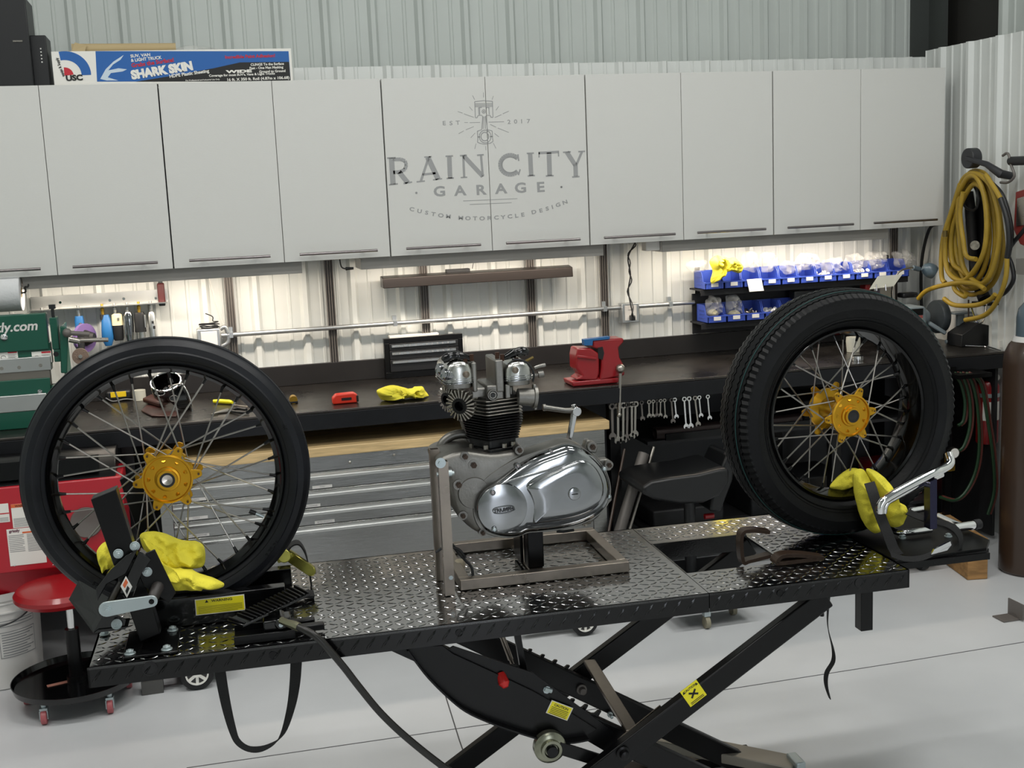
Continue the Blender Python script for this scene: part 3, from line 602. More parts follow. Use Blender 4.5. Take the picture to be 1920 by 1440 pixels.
for i, (px, py, w, h, col, lb) in enumerate(((1336, 587, .05, .04, 'cream', 'pale bagged part in the leftmost lower bin'), (1376, 588, .06, .035, 'cream', 'pinkish bagged block in the second lower bin'))):
    c = pY(px, py, -.14); tag(finish('bagged_part', blob(MB(), [c+Vector((w/2*math.cos(k*.785), 0, h/2*math.sin(k*.785))) for k in range(8)], .03, K=5, rid=.4, seed=i, n=32), M[col]), lb, 'hardware')
# white paper tag hanging from third bin
a = [pY(1400, 524, -.212), pY(1427, 522, -.212), pY(1432, 545, -.222), pY(1405, 547, -.222)]
tag(finish('paper_tag', MB().prism(a, (0, -.002, 0)), M['white']), 'white paper tag hanging from the third upper bin', 'paper')
def hardware(i0, i1, x0, z, col, lb, seed):
    rn = random.Random(seed); mb = MB()
    for k in range(38):
        c = Vector((x0+rn.uniform(.012, bw-.014)+rn.randint(0, i1-i0)*bw, yb_-rn.uniform(.03, bd-.014), z+.02+rn.uniform(0, .024)))
        ty = rn.random(); ax = Vector((rn.uniform(-1, 1), rn.uniform(-1, 1), rn.uniform(-.4, .8))).normalized()
        if ty < .4: mb.cyl(c-ax*.008, c+ax*.008, .004, n=6)
        elif ty < .8: mb.lathe([(.004, -.002), (.010, -.002), (.010, .002), (.004, .002)], c, ax, 10, closed=True)
        else: mb.box(c-Vector((.007, .005, .004)), c+Vector((.007, .005, .004)))
    return tag(finish('loose_hardware', mb, M[col], ang=30), lb, 'hardware', kind='stuff')
hardware(0, 0, X2+2*bw, Z2, 'satin', 'loose metal washers and nuts in the third lower bin', 1); hardware(0, 0, X2+3*bw, Z2, 'wht2', 'white and black clips in the fourth lower bin', 2); hardware(0, 0, X2+4*bw, Z2, 'blkm', 'loose black fittings in the fifth lower bin', 3)
hardware(0, 0, X0+6*bw, Z1, 'wht2', 'white parts in the seventh upper bin from the left', 4); hardware(0, 0, X0+8*bw, Z1, 'wht2', 'small white parts in the ninth upper bin from the left', 5)
# dark jumble on the lower shelf right of the lower bins
for i, (px, py, w, h, m_, lb) in enumerate(((1505, 552, .12, .045, 'blkp', 'dark cable bundle on the lower bin shelf above the tyre'), (1622, 540, .03, .05, 'red', 'small red box on the lower bin shelf'), (1650, 541, .10, .03, 'alu', 'grey metal case beside the small red box on the lower shelf'), (1702, 553, .09, .025, 'blkp', 'small black tray of parts right of the grinder shield'))):
    c = pY(px, py, -.14); tag(finish(('cable_bundle', 'red_box', 'metal_case', 'parts_tray')[i], MB().box((c.x-w/2, -.17, c.z-h/2), (c.x+w/2, -.11, c.z+h/2)), M[m_], bevel=.008), lb, ('cable', 'box', 'case', 'tray')[i])
# yellow cloth on the bins
O = [pY(px, py, -.22) for px, py in ((1330, 490), (1342, 479), (1356, 481), (1366, 484), (1376, 483), (1388, 492), (1392, 500), (1386, 512), (1372, 508), (1356, 512), (1350, 522), (1336, 532), (1332, 525), (1336, 508))]
mb = blob(MB(), O, .035, rid=.9, seed=5, freq=26, n=90)
tag(finish('yellow_cloth', mb, M['ylw'], ang=70), 'crumpled yellow cloth lying in the blue bins', 'cloth')
# ================================================================== motorcycle lift
DTH = R_(-2.2); DM = Matrix.Translation((.244, -2.842, .75))@Matrix.Rotation(DTH, 4, 'Z'); DI = DM.inverted()
def dk(px, py, z=.75): return DI@pZ(px, py, z)
def dY(px, py, v):
    """pixel -> point on the vertical deck-parallel plane at depth v (returns local u, v, z)"""
    n = (DM.to_3x3()@Vector((0, 1, 0))); o = DM@Vector((0, v, 0)); d = ray(px, py); return DI@(CAM+d*((o-CAM).dot(n)/d.dot(n)))
DL, DWD = 2.02, .608
lift = thing('motorcycle_lift', 'black diamond-plate motorcycle lift table on scissor legs', 'lift table', (1.25, -2.55, 0), DTH)
def lozenges(mb, inside, u0, u1, v0, v1, put, pitch=.0255, ln=.0285, wd=.0056, ht=.0012, one=0):
    nu = int((u1-u0)/pitch)+1; nv = int((v1-v0)/pitch)+1
    for i in range(nu):
        for j in range(nv):
            cu, cv = u0+(i+.5)*pitch, v0+(j+.5)*pitch
            s = 1 if (i+j) % 2 or one else -1
            a = R_(52 if one else 36)*s; du, dv = math.cos(a), math.sin(a)
            if not (inside(cu+du*ln/2, cv+dv*ln/2) and inside(cu-du*ln/2, cv-dv*ln/2)): continue
            L = []
            for (p, q) in ((-1, 0), (-.55, -.9), (.55, -.9), (1, 0), (.55, .9), (-.55, .9)): L.append((cu+du*p*ln/2-dv*q*wd/2, cv+dv*p*ln/2+du*q*wd/2))
            T = [(cu+(x-cu)*.62, cv+(y-cv)*.45) for x, y in L]
            mb.add([put(x, y, 0) for x, y in L]+[put(x, y, ht) for x, y in T], [(k, (k+1) % 6, 6+(k+1) % 6, 6+k) for k in range(6)]+[(6, 7, 8, 9, 10, 11)])
U1, UP, VN, VF = 1.472, 1.752, .166, .445
def deckpiece(poly, name):
    mb = MB(DM); mb.prism([(u, v, 0) for u, v in poly], (0, 0, -.006)); return mb
def inpoly(P, m=.004):
    def f(u, v):
        c = False; n = len(P)
        for i in range(n):
            x1, y1 = P[i]; x2, y2 = P[(i+1) % n]
            if (y1 > v) != (y2 > v) and u < (x2-x1)*(v-y1)/(y2-y1)+x1: c = not c
        return c
    return f
top = lambda x, y, h: (x, y, h)
main = [(0, 0), (U1-.001, 0), (U1-.001, DWD), (0, DWD)]
mb = deckpiece(main, ''); lozenges(mb, inpoly(main), .004, U1, .004, DWD, top); deckmat = mat('diamond_plate_black', '060607', .13, 0, .9, coat=1, bump=.12, bscale=220)
_b = deckmat.node_tree.nodes['Principled BSDF']; _b.inputs['IOR'].default_value = 1.75; _b.inputs['Coat IOR'].default_value = 1.9
apronmat = mat('diamond_apron_black', '060607', .16, 0, .4, bump=.12, bscale=220)
dp = finish('deck_plate', mb, deckmat, lift, ang=20)
right = [(U1+.001, 0), (DL, 0), (DL, DWD), (U1+.001, DWD), (U1+.001, VF), (UP+.01, VF), (UP, VF-.03), (UP, VN+.05), (UP-.04, VN), (U1+.001, VN)]
mb = deckpiece(right, ''); lozenges(mb, inpoly(right), U1+.004, DL, .004, DWD, top); finish('rear_deck_plate', mb, deckmat, lift, ang=20)
AH = .048
def apron(name, u0, v0, u1, v1, h=AH, loz=True):
    a, b = Vector((u0, v0, 0)), Vector((u1, v1, 0)); d = (b-a); L = d.length; d.normalize(); n = Vector((d.y, -d.x, 0))
    mb = MB(DM); q = [a, b, b-Vector((0, 0, h)), a-Vector((0, 0, h))]; mb.prism(q, -n*.005)
    if loz: lozenges(mb, lambda x, y: .003 < x < L-.003 and .004 < y < h-.004, 0, L, .006, .006+.034, lambda x, y, t: a+d*x+n*t-Vector((0, 0, h-y)), pitch=.036, wd=.0062, ln=.040, ht=.0016, one=1)
    return finish(name, mb, apronmat, lift, ang=20)
apron('apron', 0, 0, U1-.001, 0); apron('apron', U1+.001, 0, DL, 0); apron('apron', DL, 0, DL, DWD); apron('apron', 0, DWD, 0, 0)
apron('apron', DL, DWD, 0, DWD, loz=False); apron('inner_apron', UP, VF, U1, VF); apron('inner_apron', U1, VF-.0, U1, VN, loz=False)
# holes / plugs on the front apron
for px, py, r, mt in ((281, 1254, .0165, 'blkm'), (512, 1229, .0095, 'blks'), (861, 1187, .009, 'blks'), (1463, 1112, .009, 'blks'), (1611, 1093, .012, 'blkm')):
    q = dY(px, py, -.001); mb = MB(DM).lathe([(r, .0), (r, .0022), (r*.86, .0022), (r*.86, .0006), (0, .0006)], (q.x, 0, q.z), (0, -1, 0), 24); finish('apron_hole', mb, M[mt], lift)
# under-deck frame tubes and scissor arms
for v in (.02, DWD-.06): finish('side_rail', MB(DM).box((.02, v, -.046), (DL-.02, v+.04, -.0075)), M['blks'], lift)
for u in (.30, 1.0, 1.9): finish('cross_rail', MB(DM).box((u, .06, -.044), (u+.05, DWD-.06, -.009)), M['blks'], lift)
VA, VB = .045, .52
pivot = dY(1170, 1408, VA); P1 = dY(1466, 1180, VA); dirA = (P1-pivot).normalized()
topA = pivot+dirA*((-.06-pivot.z)/dirA.z); botA = pivot-dirA*((pivot.z+.72)/dirA.z)
# arm pair A (up to the right)
for k, v in enumerate((VA, VB)):
    a, b = Vector((botA.x, v, botA.z)), Vector((topA.x, v, topA.z))
    arm = finish('scissor_arm', MB(DM).bar(a, b, .030, .058), M['blks'], lift, bevel=.004)
    if k == 0:
        c = a.lerp(b, 0); up = dirA.cross(Vector((0, -1, 0))); up = up if up.z > 0 else -up
        q = dY(1300, 1300, v-.0155)
        # yellow caution decal lying on the near arm
        d2 = Vector((dirA.x, 0, dirA.z)).normalized(); u2 = Vector((-d2.z, 0, d2.x)); C = q
        st = finish('caution_decal', MB(DM).prism([C+d2*x+u2*y for x, y in ((-.026, -.026), (.026, -.026), (.026, .026), (-.026, .026))], (0, -.0008, 0)), M['yel'], arm)
        mb = MB(DM); mm = Matrix.Translation(C+Vector((0, -.0012, 0)))@Matrix(((d2.x, u2.x, 0, 0), (0, 0, -1, 0), (d2.z, u2.z, 0, 0), (0, 0, 0, 1)))
        mb.text('CAUTION', .0085, mm@Matrix.Translation((0, .015, 0)), .0002, 1, .02)
        for ang in (38, -38):
            e = Vector((math.cos(R_(ang)), math.sin(R_(ang)), 0)); mb.bar(mm@(e*-.013), mm@(e*.013), .0004, .005, up=(mm.to_3x3()@Vector((-e.y, e.x, 0))))
        for xx in (-.020, .020): mb.prism([mm@Vector((xx-.004, .014, 0)), mm@Vector((xx+.004, .014, 0)), mm@Vector((xx, .021, 0))], (0, -.0003, 0))
        for k2 in range(2): mb.bar(mm@Vector((-.02, -.018-.004*k2, 0)), mm@Vector((.02, -.018-.004*k2, 0)), .0004, .0015, up=u2)
        finish('print', mb, M['ink'], arm, flat=True)
# arm pair B (up to the left), mirrored about the pivot
pB = Vector((pivot.x, 0, pivot.z)); tl = dY(800, 1218, VA+.05)
dirB = Vector((-dirA.x, 0, dirA.z)); topB = pB+dirB*((-.06-pB.z)/dirB.z); botB = pB-dirB*((pB.z+.72)/dirB.z)
for v in (VA+.075, VB-.065):
    finish('scissor_arm', MB(DM).bar((topB.x, v, topB.z), (botB.x, v, botB.z), .028, .064), M['blks'], lift, bevel=.004)
# ratchet teeth racks
def rack(v, p, q, n):
    a, b = dY(*p, v), dY(*q, v); d = b-a; mb = MB(DM); up = Vector((-d.z, 0, d.x)).normalized(); up = up if up.z > 0 else -up; dd = d.normalized()
    mb.bar(a-up*.012, b-up*.012, .010, .024, up=up)
    for i in range(n):
        c = a+d*((i+.6)/n); mb.prism([c+Vector((0, -.005, 0))+dd*x+up*y for x, y in ((-.030, 0), (.008, 0), (.009, .022), (.001, .020), (-.004, .009), (-.016, .004))], (0, .010, 0))
    finish('ratchet_rack', mb, M['blks'], lift, bevel=.001)
rack(VB-.065, (972, 1222), (1066, 1262), 4); rack(VA+.075, (1000, 1294), (1124, 1348), 5)
# curved hull plate of the near inner arm
O = [(762, 1214), (775, 1232), (800, 1264), (835, 1299), (870, 1327), (915, 1348), (960, 1364), (1010, 1379), (1060, 1386), (1100, 1380), (1120, 1368), (1060, 1330), (1000, 1296), (920, 1258), (850, 1226), (830, 1210)]
finish('curved_side_plate', MB(DM).prism([dY(*p, VA+.045) for p in O], (0, .012, 0)), M['blks'], lift, bevel=.0015)
edge = smooth([dY(*p, VA+.045) for p in O[:10]], 4); finish('flange', MB(DM).ribbon([Vector((e.x, VA+.045, e.z)) for e in edge], (0, .05, 0), .004), M['blks'], lift)
a, b = dY(778, 1217, VA+.04), dY(1152, 1393, VA+.04)
finish('inner_plate', MB(DM).prism([dY(*p, VA+.052) for p in ((850, 1212), (1000, 1262), (1150, 1372), (1165, 1395), (1140, 1412), (1000, 1330), (800, 1240))], (0, .006, 0)), M['blks'], lift)
# caution decal on the hull
C = dY(1049, 1332, VA+.0435); ex = (dY(1076, 1340, VA+.0435)-dY(1028, 1322, VA+.0435)).normalized(); ez = Vector((-ex.z, 0, ex.x))
hd = finish('caution_decal', MB(DM).prism([C+ex*x+ez*y for x, y in ((-.031, -.018), (.031, -.018), (.031, .018), (-.031, .018))], (0, -.0008, 0)), M['white'], lift)
finish('decal_field', MB(DM).prism([C+Vector((0, -.001, 0))+ex*x+ez*y for x, y in ((-.0285, -.016), (.0285, -.016), (.0285, .016), (-.0285, .016))], (0, -.0006, 0)), M['yel'], hd)
mm = Matrix.Translation(C+Vector((0, -.0019, 0)))@Matrix(((ex.x, ez.x, 0, 0), (0, 0, -1, 0), (ex.z, ez.z, 0, 0), (0, 0, 0, 1)))
mb = MB(DM).text('CAUTION', .009, mm@Matrix.Translation((0, .007, 0)), .0002, 1, .02)
for k in range(5): mb.bar(mm@Vector((-.024, .003-.0042*k, 0)), mm@Vector((.024, .003-.0042*k, 0)), .0004, .0014, up=ez)
finish('print', mb, M['ink'], hd, flat=True)
# pivot bolts, cross tie, roller, struts, red lever
def rbolt(px, py, v, r, nm='pivot_bolt', mt='blks'):
    q = dY(px, py, v); mb = MB(DM).lathe([(r, 0), (r, .006), (r*.7, .008), (r*.62, .022), (r*.3, .024), (0, .024)], q, (0, -1, 0), 22); return finish(nm, mb, M[mt], lift)
rbolt(1168, 1411, VA-.016, .018); rbolt(1090, 1292, VB-.08, .015, mt='track'); rbolt(1143, 1339, VB-.09, .008, mt='zinc')
a, b = dY(1105, 1240, VB-.02), dY(1186, 1372, VA+.03); finish('cross_tie', MB(DM).bar(a, b, .034, .012), M['weld'], lift, bevel=.002)
finish('tie_foot', MB(DM).bar(dY(1160, 1390, VA+.02), dY(1240, 1325, VA+.02), .004, .012), M['weld'], lift)
q = dY(1036, 1410, VA-.01)
finish('roller', MB(DM).lathe([(.0, -.02), (.034, -.02), (.041, -.012), (.041, .006), (.036, .01), (.026, .012), (.026, .026), (.019, .026), (.016, .02), (.0, .02)], q+Vector((0, .03, 0)), (0, -1, 0), 32), mat('worn_zinc', '8c8d7c', .25, .9, var=.3, vscale=20), lift)
finish('roller_axle', MB(DM).cyl(q+Vector((0, -.003, 0)), Vector((q.x, VB-.02, q.z)), .014, n=14), M['blks'], lift)
finish('roller_bracket', MB(DM).bar(q+Vector((.02, .02, 0)), dY(1122, 1425, VA+.03), .012, .03), M['blks'], lift)
a, b = dY(941, 1192, .18), dY(974, 1280, .18); finish('gas_strut', MB(DM).cyl(a+(a-b)*.2, b, .0048, n=12).cyl(a, a.lerp(b, .5), .007, n=12), M['weld'], lift)
a, b = dY(970, 1190, .16), dY(986, 1284, .16); finish('strut', MB(DM).bar(a+(a-b)*.2, b, .014, .016), M['blks'], lift)
q = dY(985, 1286, .15); finish('strut_boss', MB(DM).cyl(q+Vector((0, -.03, 0)), q+Vector((0, .06, 0)), .011, n=14), M['blks'], lift)
a, b = dY(938, 1262, .10), dY(947, 1286, .08); finish('red_grip', MB(DM).tube([a, a.lerp(b, .3), a.lerp(b, .8), b+(b-a)*.12], [.010, .0125, .014, .007], 16), mat('red_rubber', 'c8221f', .4), lift)
finish('release_lever', MB(DM).tube([dY(938, 1264, .11), dY(940, 1252, .11), dY(962, 1247, .14), dY(975, 1250, .16)], .004, 10), M['blks'], lift)
q = dY(1022, 1288, VA+.07); finish('latch_bolt', MB(DM).cyl(q, q+Vector((0, -.02, 0)), .010, n=8).cyl(q+Vector((-.006, -.02, .004)), q+Vector((.012, -.02, -.004)), .006, n=8), M['zinc'], lift)
# floor frame
fz = -.75
finish('base_rail', MB(DM).box((botB.x-1.15, .04, fz+.001), (botB.x+.05, .09, fz+.035)), M['blks'], lift); finish('base_rail', MB(DM).box((botB.x-1.15, .52, fz+.001), (botB.x+.05, .57, fz+.035)), M['blks'], lift)
finish('base_cross_rail', MB(DM).box((botA.x-.06, .09, fz+.001), (botA.x-.01, .52, fz+.035)), M['blks'], lift); finish('base_cross_rail', MB(DM).box((botB.x, .09, fz+.001), (botB.x+.05, .52, fz+.035)), M['blks'], lift)
a, b = DI@pZ(1225, 1384, .09), DI@pZ(1488, 1437, .05); finish('hydraulic_channel', MB(DM).bar(a+(a-b)*.1, b, .085, .03), mat('beige_steel', '9c968b', .4, .5), lift, bevel=.003)
finish('channel_end', MB(DM).box(b+Vector((-.01, -.04, -.03)), b+Vector((.02, .03, .03))), M['zinc'], lift, bevel=.004)
# support post under the right end
a = dY(1617, 1177, .08); finish('support_post', MB(DM).box((a.x-.017, .055, a.z), (a.x+.017, .09, -.046)), M['blks'], lift, bevel=.002)
a = dY(1541, 1155, .12); finish('stop_bolt', MB(DM).cyl(a, (a.x, a.y, -.046), .003, n=10).cyl(a, a+Vector((0, 0, .008)), .006, n=6).cyl(a+Vector((-.045, 0, .004)), a+Vector((0, 0, .004)), .0015, n=6), M['blks'], lift)

# ================================================================== wheel vise and chock
vis = thing('wheel_vise', 'black steel wheel vise clamping the left wheel, with a zinc crank', 'wheel vise', DM@Vector((.16, .15, 0)), DTH)
finish('base_plate', MB(DM).box((.075, .02, .0022), (.195, .19, .007)), M['blk'], vis, bevel=.001)
for px, py in ((324, 1182), (313, 1218), (244, 1226), (197, 1191), (240, 1163)):
    q = dk(px, py, .757); z0_ = .007
    if px < 240 and py < 1200: q = dk(px, py, .75); z0_ = .0022
    if py == 1163: continue
    mb = MB(DM); hexbolt(mb, (q.x, q.y, z0_+.0001), (0, 0, 1), .0095, .009); finish('bolt', mb, M['zinc'], vis, bevel=.0008)
def jaw(v, pts, dep, nm='jaw'):
    return finish(nm, MB(DM).prism([dY(a, b, v) for a, b in pts], (0, dep, 0)), M['blks'], vis, bevel=.002)
vj = .085
jaw(vj, ((170, 937), (217, 917), (301, 1188), (263, 1204)), .042)
jaw(vj-.006, ((246, 1050), (290, 1030), (330, 1112), (316, 1131), (270, 1100)), .0055, 'clamp_plate')
jaw(.40, ((224, 900), (262, 880), (322, 1082), (290, 1092)), .03, 'rear_jaw')
for px, py in ((222, 1038), (253, 1024), (276, 1072)):
    q = dY(px, py, vj-.006); mb = MB(DM); hexbolt(mb, q, (0, -1, 0), .0085, .008); finish('bolt', mb, M['zinc'], vis, bevel=.0008)
# flared guide plate on the left
finish('flared_guide', MB(DM).prism([dY(a, b, v) for a, b, v in ((129, 1124, .20), (148, 1088, .20), (204, 1120, .10), (216, 1152, .07), (190, 1160, .07), (175, 1187, .10))], (0, .004, -.001)), M['blk'], vis)
finish('guide_foot', MB(DM).prism([dY(a, b, .075) for a, b in ((175, 1187), (190, 1159), (212, 1150), (236, 1162), (232, 1180))], (0, .004, 0)).prism([dY(a, b, .07) for a, b in ((176, 1187), (234, 1180), (240, 1175), (184, 1181))], (0, .06, 0)), M['blk'], vis)
q = dY(219, 1171, .07); mb = MB(DM); hexbolt(mb, q, (0, -1, .6), .009, .012); finish('bolt', mb, M['zinc'], vis)
# screw housing bar with warning sticker
finish('screw_housing', MB(DM).prism([dY(a, b, .065) for a, b in ((225, 1112), (262, 1032), (283, 1050), (266, 1075), (250, 1118), (236, 1124))], (0, .03, 0)), M['blk'], vis, bevel=.002)
finish('screw_cover', MB(DM).prism([dY(a, b, .068) for a, b in ((182, 1128), (200, 1096), (236, 1076), (258, 1030), (236, 1042), (206, 1070), (180, 1104))], (0, .02, 0)), M['blk'], vis, bevel=.002)
st = finish('sticker', MB(DM).prism([dY(a, b, .064) for a, b in ((226, 1099), (236, 1080), (248, 1100), (238, 1121))], (0, -.0008, 0)), M['white'], vis)
finish('sticker_print', MB(DM).prism([dY(a, b, .063) for a, b in ((236, 1085), (240, 1092), (234, 1103), (230, 1097))], (0, -.0004, 0)), M['orange'], st); finish('sticker_print', MB(DM).prism([dY(a, b, .063) for a, b in ((239, 1098), (243, 1103), (238, 1115), (235, 1108))], (0, -.0004, 0)), M['ink'], st)
# crank
c1, c2 = dY(200, 1143, .035), dY(284, 1128, .035)
def hull2(c1, r1, c2, r2, n=10):
    d = (c2-c1); L = math.hypot(d.x, d.z); a0 = math.atan2(d.z, d.x); al = math.acos(max(-1, min(1, (r1-r2)/L))); P = []
    for i in range(n+1):
        t = a0+al+(2*math.pi-2*al)*i/n; P.append(Vector((c1.x+r1*math.cos(t), c1.y, c1.z+r1*math.sin(t))))
    for i in range(n+1):
        t = a0-al+2*al*i/n; P.append(Vector((c2.x+r2*math.cos(t), c2.y, c2.z+r2*math.sin(t))))
    return P
cr = finish('crank_arm', MB(DM).prism(hull2(c1, .0175, c2, .0135), (0, .006, 0)), M['zinc'], vis, bevel=.0012)
mb = MB(DM); hexbolt(mb, c1, (0, -1, 0), .008, .009); mb.cyl(c1+Vector((0, -.009, 0)), c1+Vector((0, -.014, 0)), .0045, n=10); finish('crank_nut', mb, M['zinc'], cr); mb = MB(DM); hexbolt(mb, c2, (0, -1, 0), .0045, .004); finish('crank_nut', mb, M['blks'], cr)
finish('crank_knob', MB(DM).tube([c2+Vector((0, .006, 0)), c2+Vector((.004, .016, .006)), c2+Vector((.012, .045, .018)), c2+Vector((.02, .08, .026))], [.008, .0125, .0145, .0135], 18), mat('knob_rubber', '2e2a28', .5), cr)
finish('screw', MB(DM).cyl(c1+Vector((0, .006, 0)), c1+Vector((.02, .33, 0)), .009, n=14), M['blks'], vis)
# chock channel: two long side boxes with a cradle between
cz0, cz1 = .0022, .074
def chockrail(v0, v1, u0, u1, nm):
    mb = MB(DM).prism([(u0, v0, cz0), (u1, v0, cz0), (u1, v0, cz1), (u0+.045, v0, cz1)], (0, v1-v0, 0)); return finish(nm, mb, M['blk'], vis, bevel=.0015)
ue = dk(533, 1095, .80).x
r1 = chockrail(.195, .228, .09, ue, 'chock_rail'); chockrail(.335, .37, .09, ue+.02, 'chock_rail')
finish('cradle_plate', MB(DM).box((.10, .228, cz0), (ue-.09, .335, cz0+.004)), M['blk'], vis)
# warning label
L0, L1 = dY(364, 1113, .1945), dY(460, 1140, .1945); lw = (L0.x, L1.x); lh = (.026, .066)
lb = finish('warning_label', MB(DM).box((lw[0], .1935, lh[0]), (lw[1], .1948, lh[1])), M['white'], r1)
finish('label_field', MB(DM).box((lw[0]+.002, .1929, lh[0]+.002), (lw[1]-.002, .1934, lh[1]-.002)), M['yel'], r1)
mb = MB(DM).text('WARNING', .0085, Matrix.Translation(((lw[0]+lw[1])/2+.005, .1926, lh[1]-.010))@FY, .0002, 1.2, .02)
mb.prism([((lw[0]+lw[1])/2-.035+x, .1927, lh[1]-.010+y) for x, y in ((0, 0), (.008, 0), (.004, .007))], (0, -.0003, 0))
for k in range(6): mb.box((lw[0]+.006, .1924, lh[0]+.004+k*.0032), (lw[1]-.006-.012*(k == 0), .1928, lh[0]+.0046+k*.0032))
finish('print', mb, M['ink'], r1, flat=True)

# ================================================================== foot pump with hose
fp = thing('foot_pump', 'black foot pump pedal with ribbed treadle on the deck', 'foot pump', DM@Vector((.38, .1, 0)), DTH)
def dq(px, py, z): return DI@pZ(px, py, .75+z)
A, B, C_, D_ = dq(425, 1162, .048), dq(456, 1172, .045), dq(582, 1112, .085), dq(556, 1098, .088)
mb = MB(DM); nt = 17
mb.prism([A, B, C_, D_], (0, 0, -.006))
finish('treadle', mb, M['blk'], fp, bevel=.001)
mb = MB(DM)
for k in range(nt):
    t = (k+.5)/nt
    if t < .16 and k % 2: continue
    p, q = A.lerp(D_, t), B.lerp(C_, t); mb.bar(p+Vector((0, 0, .002)), q+Vector((0, 0, .002)), .005, .006)
finish('treadle_ribs', mb, M['blks'], fp, bevel=.001)
e0 = dk(392, 1196); e1 = dk(560, 1172)
bx0, bx1 = dk(440, 1200).x, dk(585, 1180).x
finish('pump_base', MB(DM).box((bx0, .025, .0022), (bx1-.04, .032, .022)).box((bx0, .105, .0022), (bx1-.04, .112, .022)).box((bx0, .03, .0022), (bx1-.06, .108, .007)), M['blks'], fp, bevel=.0015)
mid = A.lerp(C_, .52)
finish('pump_body', MB(DM).box((mid.x-.02, .04, .007), (mid.x+.045, .098, .045)).cyl((mid.x+.02, .035, .035), (mid.x+.02, .103, .035), .014, n=18), M['blk'], fp, bevel=.004)
for vv in (.045, .085): finish('pump_foot', MB(DM).box((mid.x+.04, vv, .006), (mid.x+.10+(.02 if vv < .06 else 0), vv+.022, .022)), M['blks'], fp, bevel=.003)
q = DI@pZ(515, 1145, .79); finish('rivet', MB(DM).cyl((mid.x+.02, .0345, .035), (mid.x+.02, .0315, .035), .005, n=12), M['zinc'], fp)
# hose (part of pump)
h = [dY(px, py, v) for px, py, v in ((536, 1167, .02), (552, 1172, .005), (575, 1183, -.02), (600, 1200, -.03), (640, 1245, -.03), (675, 1290, -.03), (715, 1338, -.03), (765, 1385, -.03), (835, 1440, -.03), (900, 1480, -.03))]
hp = finish('hydraulic_hose', MB(DM).tube(smooth(h[1:], 7), .0085, 16), mat('hose_black', '1b1a17', .35), fp)
finish('hose_fitting', MB(DM).tube([h[0]+Vector((-.01, .012, .002)), h[0], h[1], h[1].lerp(h[2], .35)], [.009, .0085, .0105, .0105], 8), mat('brass_dull', '8c8a72', .3, .9), fp, ang=20)

# ratchet strap at the rear of the chock
rs = thing('ratchet_strap', 'yellow zinc ratchet buckle with black webbing behind the left wheel', 'ratchet strap', DM@Vector((.5, .42, 0)), DTH)
a, b = dY(540, 1042, .40), dY(583, 1072, .36)
finish('ratchet_handle', MB(DM).prism(hull2(a, .014, b, .013), (0, .022, 0)), M['zy'], rs, bevel=.003)
finish('ratchet_spool', MB(DM).cyl(dY(533, 1043, .38), dY(533, 1043, .44), .017, n=20).bar(dY(520, 1050, .40), dY(548, 1038, .40), .03, .012), M['zy'], rs, bevel=.002)
bot = dY(590, 1085, .38)
pts = [dY(535, 1040, .41), dY(545, 1022, .41), dY(560, 1018, .41), dY(572, 1035, .41), dY(578, 1060, .40)]
pts.append(Vector((pts[-1].x+.004, .40, .006)))
finish('strap', MB(DM).ribbon(smooth(pts, 5), (0, .04, 0), .004), M['web'], rs)
p0 = dk(540, 1088); finish('strap_tail', MB(DM).ribbon(smooth([Vector((p0.x-.06, .30, .012)), Vector((p0.x-.02, .30, .010)), Vector((p0.x+.03, .30, .014)), Vector((p0.x+.06, .31, .008))], 4), (0, .05, 0), .006), M['web'], rs)
# hanging strap loop at left
pts = [dY(px, py, .05) for px, py in ((411, 1240), (414, 1268), (424, 1322), (436, 1368), (447, 1392), (470, 1405), (500, 1401), (528, 1380), (545, 1330), (553, 1280), (556, 1230))]
pts[0].z = pts[-1].z = -.047
pts = smooth(pts, 5); W = []
for i, p in enumerate(pts):
    t = i/(len(pts)-1); W.append(Vector((.026*abs(math.cos(t*math.pi)), -.012, .020*math.sin(t*math.pi))) if 1 else 0)
ws = thing('webbing_strap', 'black webbing loop hanging from the left end of the lift', 'strap', DM@Vector((.35, .05, -.05)), DTH)
finish('webbing', MB(DM).ribbon(pts, W, .002), M['web'], ws)
ws = thing('webbing_strap', 'thin black strap end hanging below the right end of the lift', 'strap', DM@Vector((1.8, .05, -.05)), DTH)
pts = [dY(px, py, .05) for px, py in ((1556, 1124), (1552, 1150), (1553, 1180), (1562, 1218), (1562, 1240), (1550, 1262), (1549, 1285), (1556, 1310))]; pts[0].z = -.047
finish('webbing', MB(DM).ribbon(smooth(pts, 5), [Vector((.009*math.cos(i*.13)+.003, .012, 0)) for i in range(len(smooth(pts, 5)))], .002), M['web'], ws)

# brown tie-down brackets in the drop-out opening
def dloop(pts, lb, th=.026, dv=(0, .03, 0)):
    t = thing('tie_down_bracket', lb, 'bracket', DM@pts[0], DTH, group='brown flat-bar brackets on the lift'); P = smooth(pts, 5)
    finish('flat_bar', MB(DM).ribbon(P, dv, .010), M['rust'], t, bevel=.003)
z_ = dY
v1 = .27
dloop([z_(1440, 996, v1), z_(1405, 985+8, v1), z_(1388, 1002, v1), z_(1390, 1050, v1), z_(1403, 1050, v1), z_(1442, 1040, v1)], 'brown bent flat-bar bracket standing in the lift opening', dv=(0.0, .03, 0))
v2 = .14
p = [z_(1540, 1044, v2), z_(1500, 1039, v2), z_(1464, 1040, v2), z_(1452, 1052, v2), z_(1460, 1064, v2), z_(1500, 1062, v2), z_(1538, 1056, v2)]
p = [Vector((q.x, q.y, max(q.z, .012))) for q in p]
dloop(p, 'brown bent flat-bar bracket lying on the near rail of the lift', dv=(0, .035, 0))

